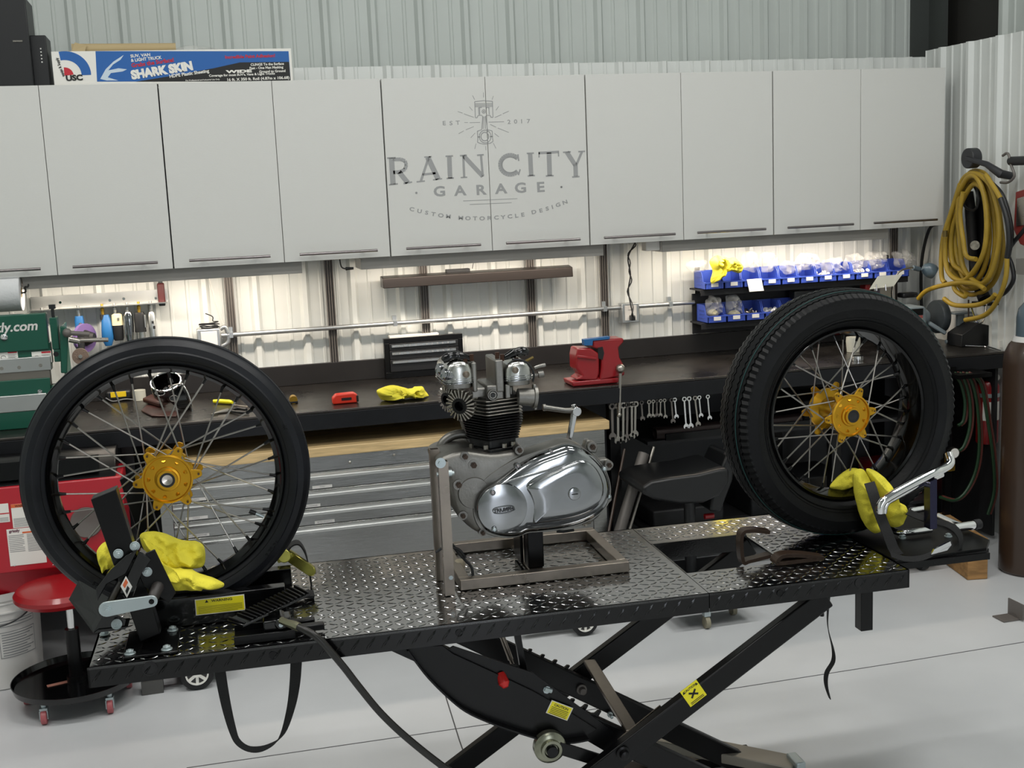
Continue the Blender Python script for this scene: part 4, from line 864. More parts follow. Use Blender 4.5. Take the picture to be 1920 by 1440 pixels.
# ================================================================== rear platform with chrome tube stand
pf = thing('rear_platform', 'black steel platform past the right end of the lift with chrome tube frame', 'platform', DM@Vector((2.2, .3, 0)), DTH)
finish('plate', MB(DM).prism([(DL+.009, .085, -.012), (2.31, .10, -.012), (2.36, .16, -.012), (2.36, .50, -.012), (DL+.009, .50, -.012)], (0, 0, .010)), mat('platform_black', '050506', .4, 0, .15), pf, bevel=.002)
finish('plate_lip', MB(DM).box((DL+.009, .085, -.030), (2.31, .095, -.012)), M['blks'], pf)
for v_ in (.12, .42): finish('platform_rail', MB(DM).box((DL+.010, v_, -.030), (2.33, v_+.03, -.0125)), M['blks'], pf)
def ct(pts, r=.011): return finish('chrome_tube', MB(DM).tube(smooth(pts, 6), r, 16), M['chrome'], pf)
va = .13
ct([z_(1650, 962, va), z_(1652, 945, va), z_(1670, 930, va), z_(1742, 891, va+.01), z_(1768, 879, va+.02), z_(1782, 868, va+.03), z_(1779, 851, va+.05)], .0115)
ct([z_(1657, 962, va+.03), z_(1662, 944, va+.03), z_(1680, 932, va+.03), z_(1742, 900, va+.04), z_(1766, 889, va+.05)], .0085)
zc = .013
def floor_tube(ps, r): 
    P = [dk(a, b, .75+zc) for a, b in ps]; ct([Vector((p.x, p.y, zc)) for p in P], r)
floor_tube(((1670, 990), (1690, 999), (1745, 993)), .009); floor_tube(((1760, 968), (1800, 985), (1826, 988)), .0095)
e = dk(1826, 984, .775); ct([dk(1790, 990, .775), e], .012); finish('rubber_cap', MB(DM).cyl(e, e+(e-dk(1790, 990, .775)).normalized()*.02, .014, n=16), M['blkm'], pf)
ct([dk(1706, 958, .80), dk(1745, 952, .80)], .009)
finish('upright_flat', MB(DM).prism([z_(1744, 903, va), z_(1757, 898, va), z_(1757, 991, va), z_(1744, 993, va)], (0, .03, 0)), mat('clear_blue_steel', '34344a', .2, .8), pf)
for px, py in ((1692, 1008), (1778, 1005)):
    q = dk(px, py); mb = MB(DM); hexbolt(mb, (q.x, q.y, -.0019), (0, 0, 1), .008, .008); finish('bolt', mb, M['zinc'], pf)
# black strap over the cloth with loop
def strap_obj(pp, lb, w, rz=None):
    t = thing('webbing_strap', lb, 'strap', DM@pp[0], DTH); finish('webbing', MB(DM).ribbon(smooth(pp, 6), w, .0025), M['web'], t); return t
s1 = [z_(1630, 905, .20), z_(1637, 925, .175), z_(1650, 965, .155), z_(1664, 1000, .135), z_(1676, 1030, .12)]
s1.append(Vector((s1[-1].x+.006, .105, .004)))
strap_obj(s1, 'black webbing strap running down over the yellow cloth at the right wheel', Vector((.03, 0, .004)))
s2 = [z_(1702, 960, .20), z_(1740, 975, .16), z_(1780, 985, .13), z_(1800, 1005, .12), z_(1798, 1035, .11), z_(1778, 1052, .10), z_(1755, 1052, .09)]
t = strap_obj(s2, 'black webbing strap curling over the right edge of the platform', Vector((.020, .012, .008)))
s3 = [z_(1670, 1040, .06), z_(1700, 1048, .06), z_(1735, 1044, .06), z_(1768, 1025, .06), z_(1785, 1018, .06)]
finish('strap_tail', MB(DM).ribbon(smooth(s3, 5), Vector((.0, .008, .012)), .003), M['web'], t)
finish('hook_plate', MB(DM).prism([z_(1746, 1040, .055), z_(1752, 1030, .055), z_(1782, 1015, .055), z_(1784, 1022, .055), z_(1776, 1032, .055)], (0, .006, 0)), M['chrome'], t)
# ================================================================== wheels
def make_wheel(name, label, T, Rt, rimR, wid, tread, hub_r, nip_r, hubw, rub):
    """local frame: axle along +Y, near side -Y; T world matrix"""
    t = thing(name, label, 'wheel', T.translation); W0 = T
    h = wid/2
    if tread == 'rib':
        prof = [(rimR-.006, -h*.52), (rimR+.004, -h*.62), (rimR+.016, -h*.88), (rimR+.030, -h), (Rt-.035, -h*.97), (Rt-.032, -h*.90), (Rt-.018, -h*.82), (Rt-.017, -h*.78), (Rt-.010, -h*.66), (Rt-.004, -h*.42), (Rt-.009, -h*.38), (Rt-.009, -h*.30), (Rt-.001, -h*.26), (Rt, -h*.1), (Rt-.006, -h*.05)]
    else:
        prof = [(rimR-.006, -h*.5), (rimR+.003, -h*.58), (rimR+.018, -h*.80), (rimR+.036, -h*.95), (rimR+.055, -h), (Rt-.052, -h*.99), (Rt-.040, -h*.945), (Rt-.030, -h*.90)]
    n = 220
    def hook(i, j, r, y):
        if tread == 'zig' and j in ZJ: y += (.0034 if i % 2 else -.0034)
        return r, y
    ZJ = set()
    if tread == 'zig':
        y = -.86
        edges = [(-.88, .024), (-.70, .013), (-.70, .019), (-.64, .019), (-.64, .011), (-.42, .005), (-.42, .011), (-.36, .011), (-.36, .004), (-.10, .0005), (-.10, .007), (-.04, .007), (-.04, 0)]
        for yy, dr in edges:
            prof.append((Rt-dr, h*yy)); ZJ.add(len(prof)-1)
        m0 = len(prof); ZJ |= set(range(m0, m0+len(edges)))
    prof = prof+[(r, -y) for r, y in reversed(prof)]
    tyre = MB(T).lathe(prof, ax=(0, 1, 0), n=n, hook=hook)
    # lathe end caps are not wanted on an open ring
    tyre.f = [f for f in tyre.f if len(f) == 4]
    ty = finish('tyre', tyre, rub, t, ang=28)
    if tread == 'zig':
        for yy, rr in ((-.53*h, Rt-.0065),):
            P = [(rr*math.cos(a), yy, rr*math.sin(a)) for a in [2*math.pi*k/120 for k in range(120)]]; finish('tread_line', MB(T).tube(P, .0012, 6, closed=True), M['teal'], ty)
        for rr in (rimR+.022, rimR+.030):
            P = [(rr*math.cos(a), -h*.86-(rr-rimR-.022)*.6, rr*math.sin(a)) for a in [2*math.pi*k/120 for k in range(120)]]; finish('sidewall_ring', MB(T).tube(P, .0012, 6, closed=True), M['rub'], ty)
    else:
        P = [((rimR+.012)*math.cos(a), -h*.80, (rimR+.012)*math.sin(a)) for a in [2*math.pi*k/120 for k in range(120)]]; finish('sidewall_ring', MB(T).tube(P, .001, 6, closed=True), M['rub'], ty)
        mb = MB(T)
        for txt, a0 in (('57', 232), ('2.75-21', 247), ('57', 20), ('2.75-21', 320)):
            a = R_(a0); rr = rimR+.032
            mb.text(txt, .014, Matrix.Translation((rr*math.cos(a), -h*.995, rr*math.sin(a)))@FY@Matrix.Rotation(a+math.pi/2, 4, 'Z'), .0004, 1.1, .02)
        if mb.v: finish('sidewall_marks', mb, M['rub'], ty)
    # rim: double-walled black hoop
    rw = h*.62
    rp = [(rimR+.003, -rw), (rimR-.002, -rw-.004), (rimR-.008, -rw-.001), (rimR-.011, -rw+.006), (nip_r+.004, -rw*.40), (nip_r+.001, -rw*.22), (nip_r+.001, rw*.22), (nip_r+.004, rw*.40), (rimR-.011, rw-.006), (rimR-.008, rw+.001), (rimR-.002, rw+.004), (rimR+.003, rw), (rimR-.004, rw-.005), (nip_r+.009, rw*.3), (nip_r+.009, -rw*.3), (rimR-.004, -rw+.005)]
    finish('rim', MB(T).lathe(rp, ax=(0, 1, 0), n=120, closed=True), M['rimb'], t, ang=25)
    # hub
    hw = hubw/2; f = hub_r
    hb = MB(T).lathe([(.018, -hw-.012), (.0235, -hw-.012), (.0245, -hw-.004), (.029, -hw-.003), (.031, -hw+.004), (.041, -hw+.009), (f*.82, -hw+.008), (f*.90, -hw-.003), (f*.97, -hw-.001), (f*.95, -hw+.010), (.036, -hw+.020), (.027, -hw*.35), (.027, hw*.35), (.036, hw-.020), (f*.95, hw-.010), (f*.97, hw-.003), (f*.93, hw), (.040, hw+.001), (.0245, hw+.004), (.0235, hw+.012), (.018, hw+.012)], ax=(0, 1, 0), n=64, closed=True)
    hub = finish('hub', hb, M['gold'], t, ang=30)
    for sgn in (-1, 1):
        mb = MB(T); nl = 6; P = []; rl = f*1.32
        for k in range(nl*24):
            a = 2*math.pi*k/(nl*24)+.09; x = abs(((k % 24)/24+.5) % 1-.5)*2
            e = 1 if x < .10 else math.sqrt(max(0, 1-((x-.10)/.2)**2)) if x < .22 else max(0, .80*(1-(x-.22)/.22)) if x < .44 else 0
            r = f*.93+(rl-f*.93)*e; P.append((r*math.cos(a), sgn*(hw-.002), r*math.sin(a)))
        mb.prism(P, (0, -sgn*.005, 0)); finish('rotor_flange', mb, M['gold'], hub, bevel=.0008)
        if sgn < 0:
            for k in range(nl):
                a = 2*math.pi*k/nl+.09; rr = rl-.008; finish('ear_hole', MB(T).cyl((rr*math.cos(a), -hw-.0032, rr*math.sin(a)), (rr*math.cos(a), -hw-.0038, rr*math.sin(a)), .0028, n=10), mat('hole_brown', '4a3208', .6), hub)
    for k in range(9):
        a = 2*math.pi*k/9+.3; finish('flange_bolt', MB(T).cyl((f*.76*math.cos(a), -hw+.001, f*.76*math.sin(a)), (f*.64*math.cos(a), -hw+.010, f*.64*math.sin(a)), .0050, n=10), M['gold'], hub)
    finish('bearing', MB(T).lathe([(.013, -hw-.0115), (.0225, -hw-.0115), (.0225, hw+.0115), (.013, hw+.0115)], ax=(0, 1, 0), n=32, closed=True), M['blkp'], t)
    finish('axle_sleeve', MB(T).lathe([(.0, -hw-.009), (.0125, -hw-.011), (.0128, hw+.011), (.0, hw+.009)], ax=(0, 1, 0), n=24), M['mirror'] if tread == 'rib' else M['blkp'], t)
    # spokes: 36, crossed
    for k in range(36):
        sd = -1 if k % 2 else 1; lead = 1 if (k//2) % 2 else -1
        ar = 2*math.pi*(k+.5)/36; ah = ar+lead*R_(58); rh = f*.86
        a = Vector((rh*math.cos(ah), sd*(hw-.006-.004*(lead > 0)), rh*math.sin(ah))); b = Vector(((nip_r-.001)*math.cos(ar), sd*rw*.14, (nip_r-.001)*math.sin(ar)))
        d = (b-a).normalized(); sp = finish('spoke', MB(T).cyl(a, b-d*.010, .0021, n=8), M['spoke'], t)
        finish('nipple', MB(T).tube([b-d*.013, b-d*.003, b+d*.003], [.0034, .0040, .0052], 8), M['blks'], sp)
    return t
T1 = Matrix.Translation((.445, -2.572, 1.108))@Matrix.Rotation(DTH, 4, 'Z')
wl = make_wheel('wheel_assembly', 'large spoked wheel with a narrow ribbed tyre clamped at the left of the lift', T1, .341, .276, .092, 'rib', .0615, .254, .074, M['rub2'])
a = R_(-30); q = T1@Vector((.250*math.cos(a), -.006, .250*math.sin(a)))
finish('valve_stem', MB(T1).cyl((.252*math.cos(a), 0, .252*math.sin(a)), (.225*math.cos(a), 0, .225*math.sin(a)), .0045, n=10), M['zinc'], wl); finish('valve_cap', MB(T1).cyl((.230*math.cos(a), 0, .230*math.sin(a)), (.214*math.cos(a), 0, .214*math.sin(a)), .0058, n=10), M['blkp'], wl)
T2 = Matrix.Translation((2.264, -2.560, .7525+.350))@Matrix.Rotation(R_(2), 4, 'Z')
wr = make_wheel('wheel_assembly', 'fat spoked wheel with a zigzag-tread tyre standing at the right of the lift', T2, .350, .241, .168, 'zig', .061, .217, .130, M['rub'])
# ---- yellow cloths tucked in the wheels
def cl(name, lobes, lb, Y):
    mb = MB()
    for o, dp, sd, dy in lobes: blob(mb, [pY(a, b, Y+dy) for a, b in o], dp, rid=.5, K=12, seed=sd, freq=24, n=150)
    return tag(finish(name, mb, M['ylw'], ang=75), lb, 'cloth')
cl('yellow_cloth', [([(262, 1005), (285, 996), (310, 1001), (340, 1012), (372, 1016), (384, 1030), (382, 1060), (360, 1066), (330, 1064), (300, 1060), (278, 1045)], .035, 3, 0),
                    ([(268, 1010), (285, 1040), (300, 1062), (330, 1068), (358, 1070), (380, 1078), (405, 1086), (420, 1094), (414, 1102), (384, 1100), (378, 1104), (340, 1106), (318, 1102), (300, 1080), (280, 1050)], .04, 8, -.07),
                    ([(183, 1030), (198, 1016), (215, 1030), (222, 1060), (200, 1066), (192, 1074), (188, 1062), (182, 1045)], .025, 13, -.06)], 'crumpled yellow cloth stuffed under the left wheel rim in the vise', -2.60)
cl('yellow_cloth', [([(1556, 912), (1575, 890), (1595, 878), (1612, 882), (1604, 905), (1590, 915), (1570, 919)], .02, 21, .03),
                    ([(1602, 885), (1618, 880), (1630, 900), (1634, 935), (1645, 965), (1650, 990), (1640, 1000), (1622, 985), (1610, 955), (1602, 920)], .03, 27, -.07),
                    ([(1624, 880), (1645, 885), (1664, 905), (1676, 935), (1692, 946), (1698, 965), (1690, 985), (1672, 988), (1660, 975), (1650, 950), (1640, 915)], .034, 33, -.075)], 'crumpled yellow cloth draped over the right wheel rim under a strap', -2.60)
# ================================================================== engine stand
es = thing('engine_stand', 'bare steel square-tube engine stand on the lift deck', 'engine stand', DM@Vector((1.1, .4, 0)), DTH)
a, b = dk(862, 1107), dk(1180, 1073); sv0 = .222; su0, su1 = a.x, b.x; tb = .028; sv1 = sv0+.345; z0 = .0022
def tubebox(nm, p, q): return finish(nm, MB(DM).box(p, q), M['weld'], es, bevel=.002)
tubebox('front_rail', (su0, sv0, z0), (su1, sv0+tb, z0+tb)); tubebox('rear_rail', (su0, sv1-tb, z0), (su1, sv1, z0+tb))
tubebox('side_rail', (su1-tb, sv0+tb, z0), (su1, sv1-tb, z0+tb)); tubebox('side_rail', (su0, sv0+tb, z0), (su0+tb, sv1-tb, z0+tb))
uc = dY(997, 1030, sv0+.14).x
tubebox('cross_rail', (uc-.02, sv0+tb, z0), (uc+.02, sv1-tb, z0+.006))
zt1 = dY(997, 995, sv0+.13).z
finish('support_post', MB(DM).box((uc-.020, sv0+.10, z0+.006), (uc+.024, sv0+.15, zt1+.02)), M['blks'], es, bevel=.003)
finish('post_flange', MB(DM).box((uc-.028, sv0+.155, z0+.006), (uc-.020, sv0+.24, zt1)), M['blks'], es, bevel=.001)
n1 = dY(829, 862, sv0).z; nb = dY(842, 1092, sv0); ux = dY(829, 880, sv0).x
def upr(u, v, ztop): 
    mb = MB(DM).lathe([(.0169, 0), (.0169, ztop-.004), (.0139, ztop-.004), (.0139, 0)], (u, v+.012, .006), (0, 0, 1), 4, closed=True)
    mb = MB(DM); w = .0125
    for (x0, x1, y0, y1) in ((-w, w, -w, -w+.002), (-w, w, w-.002, w), (-w, -w+.002, -w+.002, w-.002), (w-.002, w, -w+.002, w-.002)): mb.box((u+x0, v+y0, .0024), (u+x1, v+y1, ztop))
    return finish('upright', mb, M['weld'], es)
upr(ux, sv0-.013, n1); upr(ux-.002, sv0+.11, n1+.006)
for px, py in ((826, 868), ):
    q = dY(px, py, sv0-.0256); mb = MB(DM).cyl(q, q+Vector((0, -.0025, 0)), .013, n=24); hexbolt(mb, q+Vector((0, -.0025, 0)), (0, -1, 0), .0065, .006, False); finish('stand_bolt', mb, M['zinc'], es)
q = dY(835, 888, sv0-.013); finish('stand_bolt', MB(DM).cyl(q+Vector((-.022, 0, 0)), q+Vector((.022, 0, 0)), .0055, n=6).cyl(q+Vector((-.016, 0, 0)), q+Vector((.016, 0, 0)), .009, n=16), M['zinc'], es)
q = dY(845, 1082, sv0-.02); finish('stand_bolt', MB(DM).cyl(q, q+Vector((0, -.006, 0)), .006, n=6), M['zinc'], es)
# cable ties and rag scrap at the stand corner
t = thing('black_cable', 'short black cables lying in the left corner of the engine stand', 'cable', DM@Vector((su0+.05, sv0+.05, 0)), DTH)
for pts in (((848, 1020, .30), (858, 1035, .30), (872, 1050, .29), (884, 1064, .28), (887, 1082, .27)), ((848, 1026, .28), (862, 1032, .28), (872, 1046, .28)), ((817, 1036, .2), (828, 1028, .2))):
    P = [dY(*p) for p in pts]; P = [Vector((p.x, p.y, max(p.z, .0075))) for p in P]; finish('cable', MB(DM).tube(smooth(P, 5), .0036, 8), M['blkp'], t)
q = dk(866, 1078); tag(finish('crumpled_tape', blob(MB(DM), [Vector((q.x+.016*math.cos(k*.8), q.y+.03, .02+.017*math.sin(k*.8))) for k in range(8)], .012, rid=.8, n=32), mat('masking_tape', 'cfc2a8', .7)), 'crumpled scrap of pale tape in the engine stand corner', 'tape')

# ================================================================== engine
en = thing('motorcycle_engine', 'polished vertical-twin motorcycle engine standing in its steel stand', 'engine', DM@Vector((1.1, .33, .15)), DTH)
def offs(P, d):
    """inward offset of a closed xz outline"""
    n = len(P); A = sum(P[i].x*P[(i+1) % n].z-P[(i+1) % n].x*P[i].z for i in range(n)); s = 1 if A > 0 else -1; O = []
    for i in range(n):
        t = (P[(i+1) % n]-P[i-1]); t.y = 0; t.normalize(); O.append(P[i]+Vector((-t.z, 0, t.x))*d*s)
    return O
def cover(name, px, v, steps, m, parent, k=4, backv=None, ang=40, cen=None, dome=None):
    """outline in pixels on plane v; steps = [(inset, forward)], then domed to the centre"""
    P = smooth([dY(a, b, v) for a, b in px], k, True); n = len(P); rings = []
    if backv is not None: rings.append([Vector((p.x, backv, p.z)) for p in P])
    for ins, fw in steps:
        rings.append([q-Vector((0, fw, 0)) for q in offs(P, ins)])
    L = rings[-1]; c = sum(L, Vector())/n if cen is None else cen; D = dome or (0, )
    for j, dd in enumerate(D):
        s = 1-(j+1)/(len(D)+1); rings.append([Vector((c.x+(p.x-c.x)*s, p.y-dd, c.z+(p.z-c.z)*s)) for p in L])
    mb = MB(DM); vs = [p for r in rings for p in r]; fs = [(r*n+i, r*n+(i+1) % n, (r+1)*n+(i+1) % n, (r+1)*n+i) for r in range(len(rings)-1) for i in range(n)]
    vs.append(Vector((c.x, rings[-1][0].y-(D[-1]*.1), c.z))); k0 = (len(rings)-1)*n
    fs += [(k0+i, k0+(i+1) % n, len(vs)-1) for i in range(n)]
    if backv is not None: fs.append(tuple(reversed(range(n))))
    mb.add(vs, fs); return finish(name, mb, m, parent, ang=ang)
VC = .262
C1 = [(897, 957), (900, 938), (908, 922), (922, 907), (944, 891), (972, 870), (1004, 852), (1033, 841), (1061, 832), (1084, 837), (1106, 850), (1126, 870), (1138, 892), (1143, 917), (1139, 940), (1126, 959), (1104, 974), (1072, 986), (1040, 992), (1010, 995), (988, 997), (975, 1003), (955, 1006), (932, 1003), (911, 994), (900, 978)]
C0 = [(886, 960), (887, 936), (895, 914), (912, 894), (936, 876), (966, 859), (1001, 846), (1032, 837), (1061, 829), (1085, 834), (1108, 848), (1129, 868), (1141, 892), (1146, 917), (1142, 942), (1128, 961), (1105, 977), (1073, 989), (1040, 995), (1010, 998), (989, 1000), (972, 1006), (953, 1009), (928, 1006), (905, 997), (892, 980)]
cover('inner_case', C0, VC, [(0, 0), (.002, .004)], M['castal'], en, backv=VC+.06)
pc = cover('primary_cover', C1, VC-.004, [(0, 0), (.0005, .006), (.003, .013), (.008, .020), (.015, .0255), (.024, .029)], M['polal'], en, dome=(.002, .003, .0035))
# left round boss and sculpted shoulder
bc = dY(940, 950, VC-.03); rb = (dY(988, 950, VC-.03)-bc).x*.98
finish('round_boss', MB(DM).lathe([(rb, -.008), (rb, .004), (rb-.002, .007), (rb*.8, .0095), (rb*.4, .0105), (0, .011)], bc+Vector((.002, 0, -.004)), (0, -1, 0), 64), M['polal'], pc)
vS = VC-.031
SH = [(986, 912), (1010, 895), (1040, 880), (1063, 869), (1090, 862), (1112, 872), (1126, 892), (1132, 915), (1128, 938), (1112, 956), (1085, 968), (1050, 976), (1010, 981), (998, 980), (999, 950), (993, 930)]
cover('raised_panel', SH, vS, [(0, 0), (.002, .005), (.008, .0085)], M['polal'], pc, dome=(.002, .001), k=3, backv=vS+.004)
rid = smooth([dY(a, b, vS-.001) for a, b in ((986, 914), (992, 906), (1006, 897), (1030, 885), (1062, 868))], 6); nR = len(rid)
finish('styling_ridge', MB(DM).tube(rid, [.0030+.0035*math.sin(math.pi*i/(nR-1)) for i in range(nR)], 10), M['polal'], pc)
rid2 = smooth([dY(a, b, VC-.0335) for a, b in ((926, 914), (945, 906), (975, 896), (1010, 886), (1040, 877), (1066, 868))], 6)
finish('styling_ridge', MB(DM).tube(rid2, [.0012+.0028*math.sin(math.pi*i/(len(rid2)-1)) for i in range(len(rid2))], 10), M['polal'], pc)
# badge
bq = dY(945, 956, VC-.0435); w = .0285; h2 = .009
P = [Vector((bq.x+w*math.cos(t)*(1 if abs(math.cos(t)) < .9 else 1), bq.y, bq.z+h2*math.copysign(abs(math.sin(t))**.7, math.sin(t)))) for t in [2*math.pi*k/40 for k in range(40)]]
rot = Matrix.Translation(bq)@Matrix.Rotation(R_(-2), 4, 'Y')@Matrix.Translation(-bq)
bd_ = finish('badge', MB(DM@rot).tube(P, .0011, 6, closed=True), M['polal'], pc)
finish('badge_lettering', MB(DM).text('TRIUMPH', .0125, Matrix.Translation(bq+Vector((0, .0, -.0045)))@Matrix.Rotation(R_(-2), 4, 'Y')@FY, .0008, 1.0, .03), mat('badge_grey', '4c4d4e', .3, .9), pc)  # letters in a darker grey metal than the cover
# cover screws and cap
for i, (px, py) in enumerate(((971, 874), (1034, 848), (1088, 847), (1133, 879), (1141, 931), (924, 924), (927, 993))):
    q = dY(px, py, VC-.018 if i < 5 else VC-.042); s = MB(DM).lathe([(.0075, -.012), (.0075, .001), (.0058, .0015), (.005, .0005), (.0, .0005)], q, (0, -1, 0), 18); sc = finish('cover_screw', s, M['polal'], pc)
    finish('screw_head', MB(DM).lathe([(.0046, .0005), (.0046, .003), (.0036, .004), (0, .004)], q, (0, -1, 0), 14), M['nickel'] if i not in (3, 4, 6) else M['zinc'], sc)
q = dY(1077, 926, vS-.0105); cp_ = finish('inspection_cap', MB(DM).lathe([(.0165, -.002), (.0165, .0018), (.0155, .0030), (.0135, .0034), (0, .0036)], q, (0, -1, 0), 36), M['polal'], pc)
finish('cap_slot', MB(DM).box(q+Vector((-.008, -.0046, -.0012)), q+Vector((.008, -.0034, .0014))), M['blkp'], cp_)
# crankcase halves
CK = [(820, 868), (826, 858), (845, 850), (866, 845), (880, 845), (920, 850), (962, 846), (980, 854), (996, 868), (1008, 882), (1010, 910), (990, 960), (950, 1000), (920, 1000), (893, 996), (869, 978), (852, 957), (842, 922), (838, 898), (826, 884)]
cover('crankcase', CK, VC+.01, [(0, 0), (.004, .006), (.012, .010)], M['castal'], en, k=3, backv=.44, dome=(.002, .002))
cover('gearbox_case', [(1040, 856), (1062, 848), (1090, 852), (1118, 864), (1136, 886), (1142, 915), (1136, 946), (1110, 978), (1060, 990), (1000, 994), (990, 940), (1010, 870)], VC+.06, [(0, 0), (.004, .004)], M['castal'], en, k=3, backv=.43)
q = dY(880, 925, VC-.002); finish('mount_boss', MB(DM).lathe([(.045, -.01), (.040, .004), (.02, .006), (0, .007)], q+Vector((.012, 0, 0)), (0, -1, 0), 32), M['castal'], en)
for px, py, r in ((872, 856, .0085), (888, 872, .0095), (860, 909, .0095), (868, 967, .008), (905, 999, .007), (974, 844, .008), (1111, 838, .009), (1142, 872, .008)):
    q = dY(px, py, VC-.004); mb = MB(DM).cyl(q+Vector((0, .03, 0)), q, r*1.45, n=20); finish('case_boss', mb, M['castal'], en); mb = MB(DM); hexbolt(mb, q, (0, -1, 0), r*.85, .007, False); mb.lathe([(r*.5, .0), (r*.5, .010), (r*.25, .010), (r*.25, .006), (0, .006)], q, (0, -1, 0), 12); finish('case_bolt', mb, mat('stained_bolt', '463b33', .4, .8), en)
finish('mount_lug', MB(DM).prism([dY(a, b, VC+.01) for a, b in ((1094, 846), (1100, 826), (1106, 825), (1122, 838), (1118, 850))], (0, .03, 0)), M['castal'], en, bevel=.003)
finish('mount_lug', MB(DM).prism([dY(a, b, VC+.01) for a, b in ((1122, 862), (1140, 861), (1149, 870), (1146, 882), (1130, 884))], (0, .03, 0)), M['castal'], en, bevel=.003)
finish('mount_lug', MB(DM).prism([dY(a, b, VC+.01) for a, b in ((1136, 924), (1146, 924), (1148, 938), (1138, 948), (1130, 952))], (0, .03, 0)), M['castal'], en, bevel=.003)
finish('drain_fitting', MB(DM).cyl(dY(1092, 982, .30), dY(1107, 978, .30), .006, n=6).cyl(dY(1098, 972, .30), dY(1098, 986, .30), .005, n=10), M['satin'], en)
finish('gear_shaft', MB(DM).tube([dY(1044, 996, .3), dY(1056, 997, .3), dY(1076, 994, .3)], .004, 8), M['blkp'], en)
# breather pipe behind the barrel
finish('breather_pipe', MB(DM).tube(smooth([dY(a, b, .40) for a, b in ((824, 852), (828, 834), (842, 820), (862, 814), (885, 815))], 6), .0125, 16), M['castal'], en)
# barrel flange, barrel, fins
vc = .385
u0, u1 = dY(893, 840, .255).x, dY(962, 838, .255).x; ucn = dY(938, 800, .26).x
def rrect(cx, cy, hx, hy, r, z, n=5):
    P = []
    for sx, sy, a0 in ((1, 1, 0), (-1, 1, 90), (-1, -1, 180), (1, -1, 270)):
        for k in range(n+1):
            a = R_(a0+90*k/n); P.append(Vector((cx+sx*(hx-r)+r*math.cos(a), cy+sy*(hy-r)+r*math.sin(a), z)))
    return P
def slab(name, cx, cy, hx, hy, r, z, th, m, parent, bev=.0008): return finish(name, MB(DM).prism(rrect(cx, cy, hx, hy, r, z), (0, 0, th)), m, parent, bevel=bev)
def zat(py): return dY(915, py, .258).z
hu = (dY(981, 748, .258).x-dY(913, 753, .258).x)/2; ucn = (dY(981, 748, .258).x+dY(913, 753, .258).x)/2
ur = dY(913, 753, .255).x; wR = dY(981, 748, .28).x-ur
def vplan(sc, v0=.255, grow=0.0, r=4):
    """fin outline seen from above: pointed towards the camera, straight flanks"""
    c = Vector((ur+.030, .39, 0)); P = [(ur, v0), (ur+wR, v0+.030), (ur+wR+.004, .50), (ur-.040, .50), (ur-.050, v0+.085)]
    out = []; n = len(P)
    for i in range(n):
        a, b, d = Vector(P[i-1]), Vector(P[i]), Vector(P[(i+1) % n]); rr = .010
        p, q = b+(a-b).normalized()*rr, b+(d-b).normalized()*rr
        for k in range(r+1): t = k/r; out.append(p*(1-t)**2+b*2*t*(1-t)+q*t*t)
    return [Vector((c.x+(o.x-c.x)*sc+math.copysign(grow, o.x-c.x), c.y+(o.y-c.y)*sc+math.copysign(grow, o.y-c.y), 0)) for o in out]
def vslab(name, sc, z, th, m, par, bev=.0005, grow=0.0): return finish(name, MB(DM).prism([Vector((q.x, q.y, z)) for q in vplan(sc, grow=grow)], (0, 0, th)), m, par, bevel=bev)
zfl = zat(853)
fl = vslab('barrel_flange', .88, zfl-.004, .013, M['blks'], en, .0015)
bl = vslab('cylinder_barrel', .76, zfl+.0095, zat(785)-zfl-.0095, M['blkp'], en)
for px, py, v_ in ((911, 845, .285), (946, 842, .285), (884, 838, .32), (962, 836, .30)):
    q = dY(px, py, v_); finish('flange_nut', MB(DM).cyl((q.x, v_, zfl+.0092), (q.x, v_, zfl+.020), .0065, n=6), M['satin'], fl)
zb0, zb1 = zat(832), zat(786); nf = 10
for k in range(nf):
    t = k/(nf-1); vslab('barrel_fin', .86+.14*min(1, t*1.3), zb0+(zb1-zb0)*t, .0022, M['blks'], bl, .0004)
hd = vslab('cylinder_head', .90, zat(784), zat(748)-zat(784), mat('head_dark', '2e2d2b', .5, .5), en)
for k, py in enumerate((779.8, 773.6, 767, 760.4, 753.8)): vslab('head_fin', 1.0, zat(py)-.001, .0024, M['satin'], hd, .0006)
zt = zat(750)
# head upper casting
ub = lambda px, v=.27: dY(px, 735, v).x
finish('head_block', MB(DM).box((ub(886), .298, zt-.004), (ub(968), .43, zt+.026)), M['castal'], hd, bevel=.006, seg=3)
finish('head_block', MB(DM).box((ub(913), .272, zt-.004), (ub(945), .40, zt+.034)), M['castal'], hd, bevel=.004)
finish('head_block', MB(DM).box((ub(948), .272, zt-.003), (ub(958), .30, zt+.034)), M['castal'], hd, bevel=.003)
q = dY(924, 741, .262); finish('stud_recess', MB(DM).lathe([(.0135, -.012), (.0135, .004), (.0115, .004), (.0095, -.001), (.0095, .002), (.006, .002), (.005, -.004), (0, -.004)], q, (0, -1, .15), 28), M['castal'], hd); finish('stud', MB(DM).cyl(q+Vector((0, .0, 0)), q+Vector((0, -.003, 0)), .005, n=14), M['blkp'], hd)
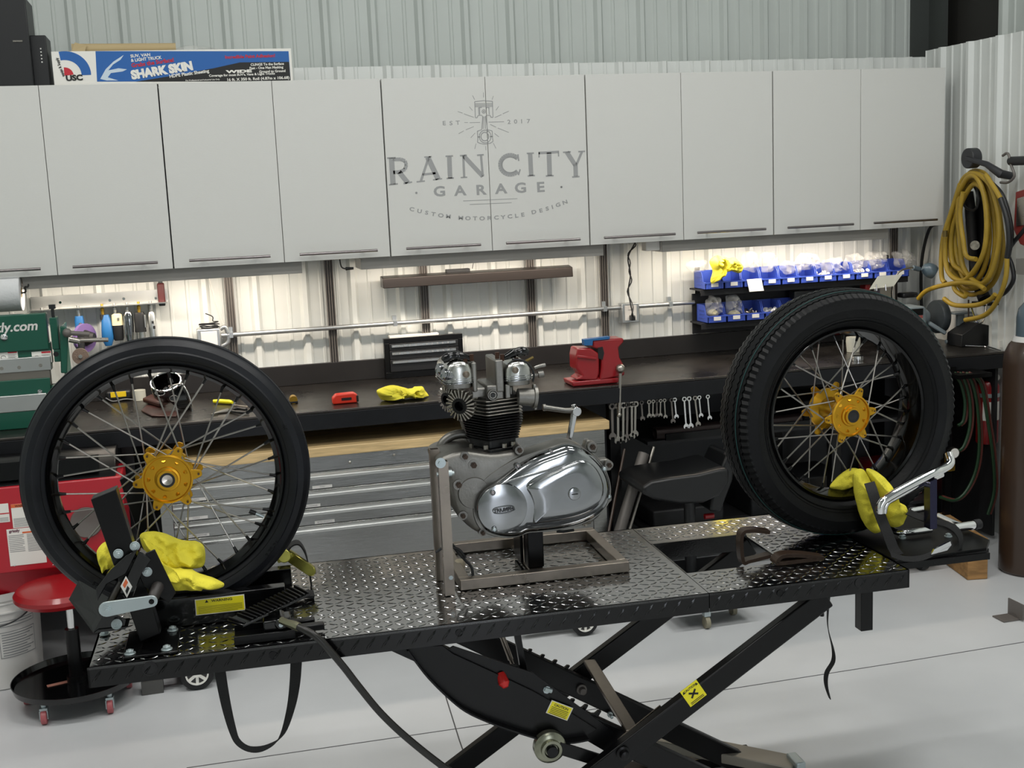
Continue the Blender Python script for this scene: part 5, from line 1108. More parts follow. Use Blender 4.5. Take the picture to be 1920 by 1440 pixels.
# rocker boxes
def rocker(pxl, pxr, ptop, pbase, lb, capside):
    ul, ur = dY(pxl, pbase, .26).x, dY(pxr, pbase, .26).x; zb = dY((pxl+pxr)/2, pbase, .26).z; ztp = dY((pxl+pxr)/2, ptop, .26).z; cx = (ul+ur)/2; hx = (ur-ul)/2
    P = []; H = ztp-zb
    prof = [(-1, 0), (-1, .35), (-.93, .62), (-.72, .85), (-.4, .97), (0, 1), (.4, .97), (.72, .85), (.93, .62), (1, .35), (1, 0)]
    rings = []
    for vv, sc in ((.262, .0), (.263, .55), (.266, .80), (.273, .93), (.283, 1.0), (.41, 1.0), (.425, .9), (.43, .5)):
        rings.append([Vector((cx+hx*x*sc, vv, zb+(H*y)*(.4+.6*sc) if y > 0 else zb)) for x, y in prof])
    n = len(prof); vs = [p for r in rings for p in r]; fs = [(r*n+i, r*n+(i+1) % n, (r+1)*n+(i+1) % n, (r+1)*n+i) for r in range(len(rings)-1) for i in range(n)]+[tuple(range(n)), tuple((len(rings)-1)*n+i for i in reversed(range(n)))]
    rb_ = finish('rocker_box', MB(DM).add(vs, fs), M['polal2'], en, ang=45)
    for k in range(3): slab('rocker_fin', cx, .345, hx+.004-.001*k, .086, .025, zb-.003+k*.0055, .002, M['polal'], rb_, .0004)
    slab('rocker_base', cx, .345, hx-.004, .078, .02, zb-.016, .014, M['castal'], rb_)
    return rb_, cx, zb, H, hx
rl, cxl, zbl, Hl, hxl = rocker(836, 890, 677, 718, 'l', -1)
rr_, cxr, zbr, Hr, hxr = rocker(948, 1000, 677, 712, 'r', 1)
for (px, py, rb0) in ((874, 702, rl), (966, 694, rr_)):
    q = dY(px, py, .262); finish('plug', MB(DM).lathe([(.0085, -.006), (.0085, .003), (.007, .004), (0, .004)], q, (0, -1, 0), 24), mat('plug_dull', '7c7266', .4, .9), rb0)
def pillar(px0, px1, pyt, pyb, v0, v1): 
    a, b = dY(px0, pyt, v0), dY(px1, pyb, v0); finish('pillar', MB(DM).box((a.x, v0, b.z), (b.x, v1, a.z)), M['castal'], hd, bevel=.004, seg=3)
pillar(884, 896, 680, 735, .272, .40); pillar(928, 946, 676, 735, .27, .40)
# black tappet covers on top
def blackcap(pts, v, r, par): P = smooth([dY(a, b, v) for a, b in pts], 6); n = len(P); return finish('tappet_cover', MB(DM).tube(P, [r*(.45+.55*math.sin(math.pi*min(1, (i+2)/(n*.75)))) if i < n*.5 else r*(1-.55*((i/n)-.5)*2) for i in range(n)], 16), M['blk'], par)
blackcap(((830, 677), (840, 670), (856, 667), (872, 670), (884, 674)), .29, .0125, rl); blackcap(((990, 661), (980, 659), (966, 661), (954, 667), (944, 671)), .29, .0125, rr_)
for px, py, par in ((884, 668, rl), (872, 676, rl), (941, 668, rr_), (932, 664, rr_), (968, 674, rr_)):
    q = dY(px, py, .285); finish('acorn_bolt', MB(DM).cyl(q-Vector((0, 0, .012)), q+Vector((0, 0, .005)), .006, n=6), mat('rusty_bolt', '4a3328', .5, .6), par)
for k, (px, py) in enumerate(((836, 702), (826, 692))):
    q = dY(px, py, .27+.06*k); d = Vector((-.85, -.25, .25)).normalized()
    mb = MB(DM)
    mb.lathe([(.013, -.02), (.013, -.006), (.0145, -.005), (.0145, -.003), (.013, -.002), (.0145, -.001), (.0145, .001), (.012, .002), (.0145, .004), (.0145, .007), (.0125, .009), (0, .010)], q, d, 6 if 0 else 20); finish('tappet_cap', mb, M['polal'], rl, ang=25)
for px, py, dx in ((1003, 706, .02), (1010, 690, .015)):
    q = dY(px-8, py, .30); finish('oil_feed_fitting', MB(DM).cyl(q, q+Vector((dx, 0, .004)), .0045, n=10).cyl(q+Vector((dx, 0, .004)), q+Vector((dx+.014, 0, .006)), .0095 if py > 700 else .005, n=14), M['castal'], rr_)
finish('oil_pipe', MB(DM).tube(smooth([dY(a, b, .275) for a, b in ((960, 674), (980, 676), (994, 686), (1001, 702), (999, 716))], 5), .0028, 8), M['blkp'], rr_)
finish('brass_lever', MB(DM).tube([dY(a, b, .32) for a, b in ((985, 678), (1000, 670))], .004, 8), mat('old_brass', '75653c', .4, .8), rr_)
# intake flange
q = dY(985, 743, .275); finish('intake_port', MB(DM).cyl(q+Vector((-.02, 0, 0)), q+Vector((.02, 0, -.003)), .0215, .024, 28).cyl(q+Vector((.02, 0, -.003)), q+Vector((.028, 0, -.004)), .029, n=28), M['castal'], hd)
finish('intake_flange_lug', MB(DM).bar(q+Vector((.024, -.0, .030)), q+Vector((.024, 0, -.036)), .02, .008, up=(1, 0, 0)), M['castal'], hd, bevel=.002)
# exhaust finned rings
def exring(px, py, v, dirv, r0, r1, par):
    q = dY(px, py, v); d = Vector(dirv).normalized(); a = d.orthogonal().normalized(); b = d.cross(a)
    ex = finish('exhaust_port', MB(DM).lathe([(r0*.62, -.03), (r0, -.03), (r0, .010), (r0*.62, .010), (r0*.55, -.01)], q, d, 32, closed=True), M['blks'], par)
    finish('port_bore', MB(DM).cyl(q-d*.012, q-d*.011, r0*.62, n=28), M['blkm'], ex)
    for k in range(22):
        t = 2*math.pi*k/22; e = a*math.cos(t)+b*math.sin(t); tg = d.cross(e)
        p0, p1 = q+e*(r0*.9)-d*.002, q+e*r1+tg*.004-d*.004
        finish('clamp_fin', MB(DM).bar(p0, p1, .0040, .018, up=d), M['satin'], ex, bevel=.0006)
exring(864, 760, .262, (-.62, -.75, -.10), .0205, .040, hd)
exring(841, 748, .42, (-.75, -.5, -.1), .019, .036, hd)
# kick starter
ks = dY(1066, 832, .43); kt = dY(1077, 772, .43)
finish('kickstart_arm', MB(DM).bar(ks, kt, .016, .010, up=(0, 1, 0)).bar(ks+Vector((-.004, -.006, 0)), kt+Vector((-.004, -.006, 0)), .004, .006, up=(0, 1, 0)), M['chrome'], en, bevel=.002)
finish('kickstart_knuckle', MB(DM).cyl(kt+Vector((.004, -.014, .002)), kt+Vector((.004, .014, .002)), .0125, n=18).cyl(kt+Vector((0, 0, .01)), kt+Vector((-.002, 0, .02)), .007, n=6), M['chrome'], en, bevel=.001)
kp = dY(1020, 764, .43-.0); finish('kickstart_pedal', MB(DM).tube([kt+Vector((0, 0, .004)), kt.lerp(kp, .3), kp], [.0075, .007, .0075], 14), M['castal'], en); finish('pedal_end', MB(DM).cyl(kp+Vector((.004, 0, 0)), kp+Vector((-.003, 0, .0)), .0095, n=16), M['castal'], en)
# ================================================================== things on the bench
def onb(px, py, dz=0): return pZ(px, py, BZ+.0005+dz)
# black drawer organiser with labelled drawers and papers on top
a = onb(724, 711); fx0 = a.x; fy = a.y; fx1 = onb(872, 700).x; H = pY(724, 636, fy).z-BZ; D_ = min(.155, -.048-fy)
t = thing('drawer_organiser', 'black metal parts organiser with labelled drawers on the bench', 'drawer organiser', (a.x+.15, fy+.08, BZ))
b0 = BZ+.0008
finish('case', MB().box((fx0, fy, b0), (fx1, fy+.006, b0+.028)).box((fx0, fy, b0+H-.022), (fx1, fy+.006, b0+H)).box((fx0, fy, b0+.028), (fx0+.022, fy+.006, b0+H-.022)).box((fx1-.02, fy, b0+.028), (fx1, fy+.006, b0+H-.022)).box((fx0, fy+.006, b0), (fx1, fy+D_, b0+H)), M['blks'], t, bevel=.001)
dz0 = b0+.029; dh = H-.052; cuts = [0, .50, .70, 1.0]
cuts = [0, .44, .74, 1.0]
for k in range(3):
    z0_, z1_ = dz0+dh*cuts[k]+.002, dz0+dh*cuts[k+1]-.002
    d = finish('drawer', MB().box((fx0+.024, fy-.003, z0_), (fx1-.022, fy+.0055, z1_)), M['blkp'], t, bevel=.001)
    finish('label_strip', MB().box((fx0+.034, fy-.009, z1_-.016), (fx1-.036, fy-.0035, z1_-.005)), M['alu'], d)
    mb = MB(); n = 11 if k else 5
    for j in range(n): xx = fx0+.04+(fx1-fx0-.09)*j/n; mb.box((xx, fy-.0096, z1_-.0135), (xx+.008, fy-.0091, z1_-.0075))
    finish('label_print', mb, M['inkg'], d)
m_ = MB().box((fx0+.03, fy+.012, b0+H+.0005), (fx1-.11, fy+.10, b0+H+.009)); tag(finish('paper_stack', m_, M['white']), 'white papers lying on top of the black drawer organiser', 'paper')
# yellow cloth on bench
c = onb(757, 748)
O = [pY(px, py, c.y) for px, py in ((706, 734), (716, 727), (735, 722), (756, 726), (772, 730), (790, 724), (797, 732), (804, 742), (800, 750), (783, 748), (778, 757), (755, 752), (730, 754), (716, 750))]
mn = min(q.z for q in O)
tag(finish('yellow_cloth', blob(MB(), [q+Vector((0, 0, max(0, BZ+.004-q.z))) for q in O], .05, rid=.8, seed=41, freq=24, n=110), M['ylw'], ang=70), 'yellow cloth lying bunched at the bench edge beside the tape measure', 'cloth')
# tape measure
c = onb(648, 757); t = thing('tape_measure', 'orange-red tape measure on the bench', 'tape measure', c)
wx = (onb(671, 755).x-onb(624, 759).x)/2; hz = pY(648, 738, c.y).z-BZ
finish('case', MB().prism([(c.x-wx, c.y, BZ+.001), (c.x+wx, c.y, BZ+.001), (c.x+wx, c.y, BZ+hz*.8), (c.x+wx*.7, c.y, BZ+hz), (c.x-wx*.7, c.y, BZ+hz*.96), (c.x-wx, c.y, BZ+hz*.6)], (0, .045, 0)), M['tape'], t, bevel=.005, seg=3)
finish('rubber_bumper', MB().box((c.x+wx*.86, c.y-.001, BZ+.004), (c.x+wx*1.06, c.y+.046, BZ+hz*.75)), M['blkp'], t, bevel=.003); finish('label', MB().box((c.x-wx*.3, c.y-.0015, BZ+hz*.35), (c.x+wx*.5, c.y-.0003, BZ+hz*.6)), M['blkp'], t)
# brass cylinder fitting at tyre edge
c = onb(551, 757); t = thing('brass_fitting', 'brass and black round fitting on the bench by the left tyre', 'fitting', c)
finish('cup', MB().cyl((c.x, c.y, BZ+.016), (c.x, c.y+.03, BZ+.018), .0165, n=28), M['brass'], t); finish('base', MB().box((c.x-.018, c.y, BZ+.001), (c.x+.018, c.y+.03, BZ+.012)), M['blkp'], t, bevel=.003)
# red vise
vx = onb(1118, 722); y0 = vx.y; vz = BZ
def vp(px, py, dy=0):
    q = pY(px, py, y0+dy)
    if py < 735: q.z = max(q.z, BZ+.001)
    return q
t = thing('bench_vise', 'red bench vise with blue jaw covers and a long handle', 'vise', (vx.x, y0+.06, BZ))
finish('base', MB().prism([vp(1072, 716), vp(1162, 708), vp(1160, 722), vp(1075, 727)], (0, .13, 0)), M['red'], t, bevel=.006, seg=3)
finish('swivel', MB().lathe([(.062, 0), (.062, .018), (.045, .024), (0, .024)], (vp(1118, 720).x, y0+.065, BZ+.010), (0, 0, 1), 32), M['red'], t)
finish('body', MB().prism([vp(1092, 704), vp(1080, 712), vp(1120, 714), (vp(1124, 700)), vp(1124, 663), vp(1108, 653), vp(1083, 653), vp(1080, 668), vp(1081, 692)], (0, .10, 0)), M['red'], t, bevel=.009, seg=3)
finish('front_jaw', MB().prism([vp(1124, 714), vp(1172, 704), vp(1170, 685), vp(1162, 670), vp(1160, 652), vp(1170, 642), vp(1170, 634), vp(1112, 638), vp(1112, 652), vp(1128, 656), vp(1128, 690)], (0, .10, 0)), M['red'], t, bevel=.008, seg=3)
finish('throat', MB().prism([vp(1121, 652, -.001), vp(1130, 650, -.001), vp(1133, 662, -.001), vp(1130, 675, -.001), vp(1122, 672, -.001)], (0, .101, 0)), M['blkm'], t)
finish('body_rib', MB().bar(vp(1082, 668, -.003), vp(1118, 672, -.003), .012, .012), M['red'], t, bevel=.003)
finish('jaw_cover', MB().prism([vp(1095, 637, -.004), vp(1144, 631, -.004), vp(1143, 636, -.004), vp(1112, 639, -.004), vp(1111, 648, -.004), vp(1096, 648, -.004)], (0, .035, 0)), M['blue2'], t, bevel=.001)
q = vp(1163, 691, -.004); finish('screw_head', MB().sph(q, .021, 20, (1, 1, .95)).cyl(q, q+Vector((-.03, .05, 0)), .013, n=14), M['satin'], t)
h0, h1 = vp(1163, 700, -.035), vp(1161, 778, -.035); finish('handle', MB().cyl(h0, h1, .0078, n=14).sph(h1, .011, 12), M['satin'], t)
# headlight bucket and leather
c = onb(300, 772); t = thing('headlight_shell', 'gloss black and chrome headlight shell seen through the left wheel', 'headlight shell', c)
q = pY(311, 716, c.y+.02); ax = Vector((-.10, -.50, .86)).normalized()
R0 = (pY(341, 716, c.y).x-pY(282, 716, c.y).x)/2
finish('shell', MB().lathe([(R0*.93, .0), (R0*.99, -.005), (R0*1.02, -.03), (R0*1.0, -.055), (R0*.72, -.08), (R0*.3, -.092), (.001, -.095), (.001, -.09), (R0*.28, -.087), (R0*.68, -.075), (R0*.94, -.05)], q, ax, 48, closed=True), mat('gloss_black_paint', '030304', .04, 0, .7, coat=1), t)
P = []; a_ = ax.orthogonal().normalized(); b_ = ax.cross(a_)
for k in range(48): an = 2*math.pi*k/48; P.append(q+(a_*math.cos(an)+b_*math.sin(an))*R0*.98)
finish('chrome_rim', MB().tube(P, .004, 10, closed=True), M['chrome'], t)
finish('fairing', MB().prism([Vector((v_.x, v_.y, max(v_.z, BZ+.002))) for v_ in [pY(a, b, c.y-.02) for a, b in ((322, 722), (340, 718), (352, 735), (361, 768), (354, 778), (335, 768), (315, 752), (306, 740))]], (0, .07, 0)), mat('gloss_black_paint', ''), t, bevel=.012, seg=4)
finish('chrome_trim', MB().tube(smooth([pY(a, b, c.y-.025) for a, b in ((341, 720), (352, 737), (361, 768), (356, 776))], 5), .0035, 10), M['chrome'], t)
q2 = pY(326, 747, c.y-.024); P = [q2+Vector((.017*math.cos(k*.2618), 0, .012*math.sin(k*.2618))) for k in range(24)]; finish('gauge_hole', MB().tube(P, .0014, 8, closed=True), M['satin'], t)
finish('inner_ring', MB().tube([pY(300+9*math.cos(k*.52), 737+5*math.sin(k*.52), c.y-.035) for k in range(12)], .0022, 8, closed=True), M['chrome'], t)
c2 = onb(298, 779); O = [onb(a, b) for a, b in ((265, 772), (285, 782), (330, 783), (334, 776), (310, 764), (275, 762))]
tag(finish('leather_piece', MB().prism([Vector((p.x, p.y, BZ+.001)) for p in O], (0, 0, .006)), M['leath'], bevel=.002), 'brown leather piece lying under the headlight shell', 'leather')
O = [onb(a, b) for a, b in ((268, 758), (300, 768), (316, 762), (285, 750))]
tag(finish('folded_leather', MB().prism([Vector((p.x, p.y, BZ+.0085)) for p in O], (0, 0, .02)), M['leath'], bevel=.006), 'folded brown leather block against the headlight shell', 'leather')
# yellow battery tool and wires
c = onb(222, 752); t = thing('battery_tool', 'yellow and black battery tool lying behind the left tyre', 'power tool', c)
finish('body', MB().box((c.x-.05, c.y, BZ+.001), (c.x+.055, c.y+.05, BZ+.045)), M['blkp'], t, bevel=.01, seg=3); finish('label', MB().box((c.x-.03, c.y-.002, BZ+.018), (c.x+.035, c.y-.0002, BZ+.042)), mat('tool_yellow', 'd8b81e', .4), t, bevel=.001)
finish('wires', MB().tube(smooth([(c.x-.05, c.y-.01, BZ+.02), (c.x-.02, c.y-.03, BZ+.006), (c.x+.03, c.y-.02, BZ+.01), (c.x+.08, c.y-.03, BZ+.006), (c.x+.09, c.y, BZ+.02)], 5), .0025, 6), mat('grey_wire', '6d6f72', .5), t)
c = onb(262, 750); tag(finish('clear_container', MB().cyl((c.x, c.y, BZ+.001), (c.x, c.y, BZ+.045), .028, n=24), M['acr']), 'small clear plastic tub left of the headlight shell', 'tub')
# pliers and screwdriver
def tool_on_bench(nm, lb, cat, pts, r, m_, extra=None):
    t = thing(nm, lb, cat, onb(*pts[0])); P = [onb(*p)+Vector((0, 0, max(r if isinstance(r, (int, float)) else max(r), .003))) for p in pts]; finish('handle' if nm != 'wire' else 'wire', MB().tube(smooth(P, 4) if isinstance(r, (int, float)) else P, r, 12), M[m_], t)
    return t
t = tool_on_bench('screwdriver', 'yellow-handled screwdriver beside the pliers', 'screwdriver', [(401, 757), (415, 757), (430, 758), (436, 759)], [.008, .010, .010, .006], 'yel'); finish('shaft', MB().cyl(onb(436, 759, .006), onb(466, 763, .006), .003, n=8), M['satin'], t)
t = thing('pliers', 'needle-nose pliers with black handles at the bench edge', 'pliers', onb(430, 770))
finish('jaws', MB().tube([onb(396, 777, .005), onb(410, 773, .006), onb(428, 770, .007)], [.0025, .006, .010], 10), M['satin'], t); finish('grip', MB().tube(smooth([onb(428, 770, .007), onb(445, 766, .008), onb(462, 768, .008)], 4), .006, 10), M['blkp'], t); finish('grip', MB().tube(smooth([onb(428, 770, .007), onb(448, 773, .008), onb(466, 774, .008)], 4), .006, 10), M['blkp'], t)
t = thing('cable', 'thin grey cable lying on the bench behind the headlight shell', 'cable', onb(350, 722)); finish('wire', MB().tube(smooth([Vector((onb(a, 735).x, onb(a, 735).y+k_*.02, BZ+.003)) for k_, a in enumerate((340, 365, 378, 382))], 4), .002, 6), mat('grey_wire', ''), t)
# small ring and pail seen through the right wheel
c = onb(1607, 676); tag(finish('steel_ring', MB().lathe([(.024, 0), (.030, 0), (.030, .022), (.024, .022)], (c.x, c.y, BZ+.001), (0, 0, 1), 28, closed=True), M['chrome']), 'short chrome steel ring on the bench seen through the right wheel', 'ring')
c = onb(1612, 662); tag(finish('clear_jar', MB().lathe([(.03, 0), (.035, .05), (.033, .07)], (c.x, c.y+.06, BZ+.001), (0, 0, 1), 24), M['acr']), 'clear plastic jar behind the chrome ring', 'jar')

# ---- green sheet-metal machine at the far left of the bench
gy = onb(140, 803).y+.10
def gp(px, py, dy=0): return pY(px, py, gy+dy)
t = thing('sheet_metal_machine', 'green sheet metal shear and brake on the bench at the far left', 'machine', (gp(60, 780).x, gy+.1, BZ))
def gbox(nm, px0, py0, px1, py1, y0_, y1_, m_, bev=.003, par=None):
    a, b = gp(px0, py0, y0_), gp(px1, py1, y0_); return finish(nm, MB().box((a.x, gy+y0_, b.z), (b.x, gy+y1_, a.z)), m_, par or t, bevel=bev)
G = M['green']; XL = -120
ub_ = gbox('upper_beam', XL, 600, 92, 655, 0, .05, G); gbox('end_cap', 92, 596, 112, 655, -.005, .06, G)
gbox('side_plate', 112, 614, 132, 790, -.02, .20, G); gbox('side_block', 100, 656, 116, 678, -.004, .05, G)
gbox('lower_beam', XL, 657, 98, 682, .01, .06, G); gbox('blade_holder', XL, 682, 97, 694, -.002, .05, M['alu']); gbox('blade', XL, 694, 97, 722, .004, .03, mat('worn_blade', '8b857d', .35, .9))
gbox('clamp_bar', XL, 724, 98, 753, 0, .06, G); gbox('bed_bar', XL, 753, 90, 768, -.012, .06, M['alu']); 
a, b = gp(XL, 768), gp(92, 784)
finish('bed', MB().box((a.x, gy-.01, BZ+.001), (gp(88, 784).x, gy+.16, a.z)), G, t, bevel=.003); gbox('side_plate_lower', 96, 724, 118, 752, -.01, .05, G)
finish('end_support', MB().prism([gp(97, 745, .0), gp(118, 745, .0), gp(100, 792, .0), gp(78, 792, .0)], (0, .12, 0)), G, t, bevel=.002)
q = gp(98, 576, .01); finish('adjusting_screw', MB().cyl((q.x, q.y, q.z-.05), q, .006, n=12).box(q-Vector((.012, .01, .006)), q+Vector((.012, .01, .010))), M['blkp'], t)
for px, py in ((8, 632), (75, 734)):
    q = gp(px, py); finish('bolt', MB().lathe([(.013 if px < 20 else .009, 0), (.013 if px < 20 else .009, .006), (.004, .011), (0, .011)], q+Vector((0, 0, 0)), (0, -1, 0), 18), M['chrome'], t)
for px, py in ((3, 691), (36, 689), (76, 685)):
    q = gp(px, py, -.002); finish('bolt', MB().lathe([(.007, 0), (.007, .003), (.004, .003), (.004, .001), (0, .001)], q, (0, -1, 0), 14), M['satin'], t)
q = gp(105, 664, -.004); finish('socket', MB().lathe([(.010, 0), (.010, .001), (0, .001)], q, (0, -1, 0), 18), M['blkm'], t)
# crank handles on the right
finish('crank_plate', MB().prism([gp(112, 612, -.03), gp(122, 612, -.03), gp(128, 622, -.03), (gp(126, 700, -.03)), gp(114, 700, -.03)], (0, .02, 0)), G, t, bevel=.004)
q = gp(126, 624, -.04); finish('crank_hub', MB().sph(q, .018, 16), M['track'], t); finish('handle', MB().cyl(q, gp(168, 627, -.04), .0095, n=14), M['track'], t); finish('handle', MB().cyl(gp(130, 636, -.04), gp(150, 640, -.04), .012, n=12).cyl(gp(150, 638, -.04), gp(203, 637, -.04), .0085, n=14), M['satin'], t)
# logo text and warning labels
e = gp(68, 620, -.0004); sz = (gp(0, 608, 0).z-gp(0, 623, 0).z)/.52
finish('lettering', MB().text('grizzly.com', sz*.86, Matrix.Translation((gp(71, 620).x, gy-.0012, gp(71, 618).z))@FY@Matrix(((1, .2, 0, 0), (0, 1, 0, 0), (0, 0, 1, 0), (0, 0, 0, 1))), .0004, 1.0, .025, 1.0, 'RIGHT'), M['wht2'], ub_)
for x0_, x1_ in ((-4, 35), (59, 98)):
    a, b = gp(x0_, 660, .01), gp(x1_, 679, .01); lb_ = finish('warning_label', MB().box((a.x, gy+.0085, b.z), (b.x, gy+.0098, a.z)), M['white'], t)
    mxx = (a.x+b.x)/2; finish('label_band', MB().box((mxx, gy+.008, a.z-.008), (b.x-.002, gy+.0084, a.z-.001)), M['inkr'], lb_)
    mb = MB(); [mb.box((mxx, gy+.0078, a.z-.014-k*.004), (b.x-.004-(k % 2)*.006, gy+.0083, a.z-.0125-k*.004)) for k in range(4)]; finish('print', mb, M['inkg'], lb_)
    finish('pictogram', MB().tube([Vector((a.x+.018+.009*math.cos(k*.7), gy+.008, (a.z+b.z)/2+.007*math.sin(k*.7))) for k in range(9)], .0008, 6), M['ink'], lb_)

# ---- bench grinder with lamp at the right
gy2 = -.42
def hp_(px, py, dy=0): return pY(px, py, gy2+dy)
t = thing('bench_grinder', 'grey bench grinder with eye shields and lamp at the right end of the bench', 'bench grinder', (hp_(1720, 690).x, gy2, BZ))
G2 = M['grey']
a, b = hp_(1699, 568), hp_(1740, 680); xm = (a.x+b.x)/2; zc_ = hp_(1722, 596).z
finish('motor_housing', MB().prism([Vector((xm+.052*c_, gy2-.05, zc_-.06+.0*s_)) if 0 else Vector((xm+p_*.054, gy2, zc_+q_*.055)) for p_, q_, c_, s_ in ((-1, -1.6, 0, 0), (1, -1.6, 0, 0), (1, .7, 0, 0), (.8, 1, 0, 0), (-.8, 1, 0, 0), (-1, .7, 0, 0))], (0, .13, 0)), G2, t, bevel=.012, seg=4)
finish('name_plate', MB().box((xm-.042, gy2-.0015, zc_-.075), (xm+.030, gy2-.0002, zc_+.012)), M['alu'], t); finish('red_band', MB().box((xm-.040, gy2-.003, zc_-.002), (xm+.028, gy2-.0016, zc_+.012)), mat('faded_red', 'a0504a', .5), t); finish('black_band', MB().box((xm-.042, gy2-.003, zc_+.014), (xm+.030, gy2-.0003, zc_+.045)), M['blks'], t)
for sx_, px in ((-1, 1684), (1, 1757)):
    q = hp_(px, 592, .06); finish('end_bell', MB().lathe([(.0, .046), (.022, .042), (.038, .026), (.044, .0), (.044, -.02), (.0, -.02)], Vector((xm+sx_*.062, gy2+.065, zc_-.005)), (sx_, 0, 0), 32), G2, t)
q = Vector((xm+.14, gy2+.065, zc_-.01))
finish('wheel_guard', MB().lathe([(.02, 0), (.078, 0), (.082, .006), (.082, .034), (.078, .04), (.02, .04)], q, (1, 0, 0), 40), mat('guard_grey', '3e4447', .4), t); finish('grinding_wheel', MB().cyl(q+Vector((.041, 0, 0)), q+Vector((.044, 0, 0)), .07, n=36), mat('abrasive', ''), t)
q = Vector((xm-.14, gy2+.065, zc_-.01)); finish('wheel_guard', MB().lathe([(.02, 0), (.078, 0), (.082, .006), (.082, .034), (.078, .04), (.02, .04)], q, (-1, 0, 0), 40), mat('guard_grey', ''), t)
finish('guard_arm', MB().bar(Vector((xm+.075, gy2+.02, zc_-.03)), Vector((xm+.15, gy2-.01, zc_-.085)), .04, .02), G2, t, bevel=.006)
finish('base', MB().box((xm-.07, gy2-.04, BZ+.001), (xm+.09, gy2+.15, BZ+.035)), G2, t, bevel=.006); finish('pedestal', MB().box((xm-.05, gy2+.02, BZ+.035), (xm+.05, gy2+.11, zc_-.08)), G2, t, bevel=.006)
a, b = hp_(1798, 588), hp_(1806, 645); b.z = max(b.z, BZ+.002); finish('tool_rest', MB().box((a.x-.018, gy2-.02, b.z), (a.x+.018, gy2, a.z)).box((a.x-.05, gy2-.04, a.z), (a.x+.05, gy2+.03, a.z+.010)).cyl((a.x-.08, gy2-.01, max(hp_(1800, 638).z, BZ+.012)), (a.x+.07, gy2-.01, max(hp_(1800, 638).z, BZ+.012)), .010, n=14), G2, t, bevel=.002)
for px, py in ((1800, 612), (1796, 649)): q = hp_(px, py, -.021); mb = MB(); hexbolt(mb, q, (0, -1, 0), .007, .006); finish('bolt', mb, M['satin'], t)
# eye shield
sh = [hp_(1630, 542, -.02), hp_(1646, 518, .02), hp_(1692, 514, .02), hp_(1676, 536, -.02)]
finish('eye_shield', MB().prism(sh, (0, .002, -.003)), M['acr'], t, bevel=.0005); finish('shield_bracket', MB().box(hp_(1650, 540, 0), hp_(1664, 562, .03)).tube([hp_(1676, 538, .01), hp_(1677, 565, .02)], .004, 8), M['satin'], t)
finish('shield_clip', MB().cyl(hp_(1643, 533, -.024), hp_(1644, 545, -.024), .0035, n=8).cyl(hp_(1660, 533, -.024), hp_(1661, 545, -.024), .0035, n=8), M['chrome'], t)
# lamp
P = smooth([Vector((xm-.04, gy2+.08, zc_-.02)), hp_(1675, 562, .08), hp_(1676, 535, .08), hp_(1682, 515, .08), hp_(1692, 506, .08), hp_(1705, 503, .08), hp_(1715, 501, .08)], 5)
finish('lamp_arm', MB().tube(P, .0045, 10), M['satin'], t); finish('lamp_neck', MB().cyl(hp_(1712, 502, .08), hp_(1724, 505, .08), .012, n=16), M['bgray'], t)
finish('lamp_shade', MB().lathe([(.0, -.034), (.018, -.032), (.030, -.018), (.036, .0), (.036, .018), (.033, .030), (.031, .030), (.034, .016), (.032, 0), (.0, -.028)], hp_(1742, 506, .08), (.72, -.2, -.42), 32), M['bgray'], t)
# black angled tray & papers right of grinder
c0 = -.62
P = [pY(a, b, -.55) for a, b in ((1802, 656), (1804, 628), (1836, 606), (1874, 614), (1876, 656))]
tag(finish('black_tray', MB().prism(P, (0, .10, 0)).box((0, 0, 0), (0, 0, 0)) if 0 else MB().prism([Vector((p.x, p.y, max(p.z, BZ+.001))) for p in P], (0, .12, 0)), M['blkp'], bevel=.003), 'black open-topped tray at the right end of the bench', 'tray')
c = onb(1878, 652); tag(finish('white_card', MB().box((c.x-.012, c.y+.0, BZ+.001), (c.x+.012, c.y+.004, BZ+.035)), M['white']), 'small white card standing at the right corner of the bench', 'card')
P = [onb(a, b, .006) for a, b in ((1806, 648), (1830, 649), (1850, 650), (1866, 654), (1878, 657))]
tag(finish('wire_hook', MB().tube(smooth(P, 4), .003, 8), M['chrome']), 'bright bent wire lying in front of the black tray', 'wire')
P = [onb(a, b) for a, b in ((1745, 643), (1768, 626))]; tag(finish('wood_stick', MB().bar(P[0]+Vector((0, 0, .045)), P[1]+Vector((0, 0, .052)), .014, .008), M['wht2']), 'pale stick lying on the grinder base', 'stick')
# ================================================================== rolling tool cabinet under the bench
TY = -.775
def tp(px, py, dy=0): return pY(px, py, TY+dy)
tx0, tx1 = tp(300, 950).x, tp(1143, 800).x; tz = tp(1143, 791).z; tz = (tz+tp(640, 833).z)/2
t = thing('tool_cabinet', 'stainless rolling tool cabinet with a wooden top under the bench', 'tool cabinet', ((tx0+tx1)/2, -.5, 0))
wt = .038
finish('wood_top', MB().box((tx0-.01, TY, tz-wt), (tx1, -.14, tz)), M['wood'], t, bevel=.003)
zb = .17; fy_ = TY+.012
finish('body', MB().box((tx0, fy_+.012, zb), (tx1-.02, -.16, tz-wt-.0005)), M['stst'], t, bevel=.002)
dx0, dx1 = tx0+.045, tp(1112, 900).x
seams = [tp(690, y).z for y in (876.5, 909.5, 943, 975)]
finish('front_fascia', MB().box((tx0, fy_, seams[0]+.002), (tx1-.02, fy_+.012, tz-wt-.0005)), M['stst'], t)
finish('side_post', MB().box((tx0, fy_, zb), (dx0-.002, fy_+.012, seams[0])), M['stst'], t); finish('side_post', MB().box((dx1+.002, fy_, zb), (tx1-.02, fy_+.012, seams[0])), M['stst'], t)
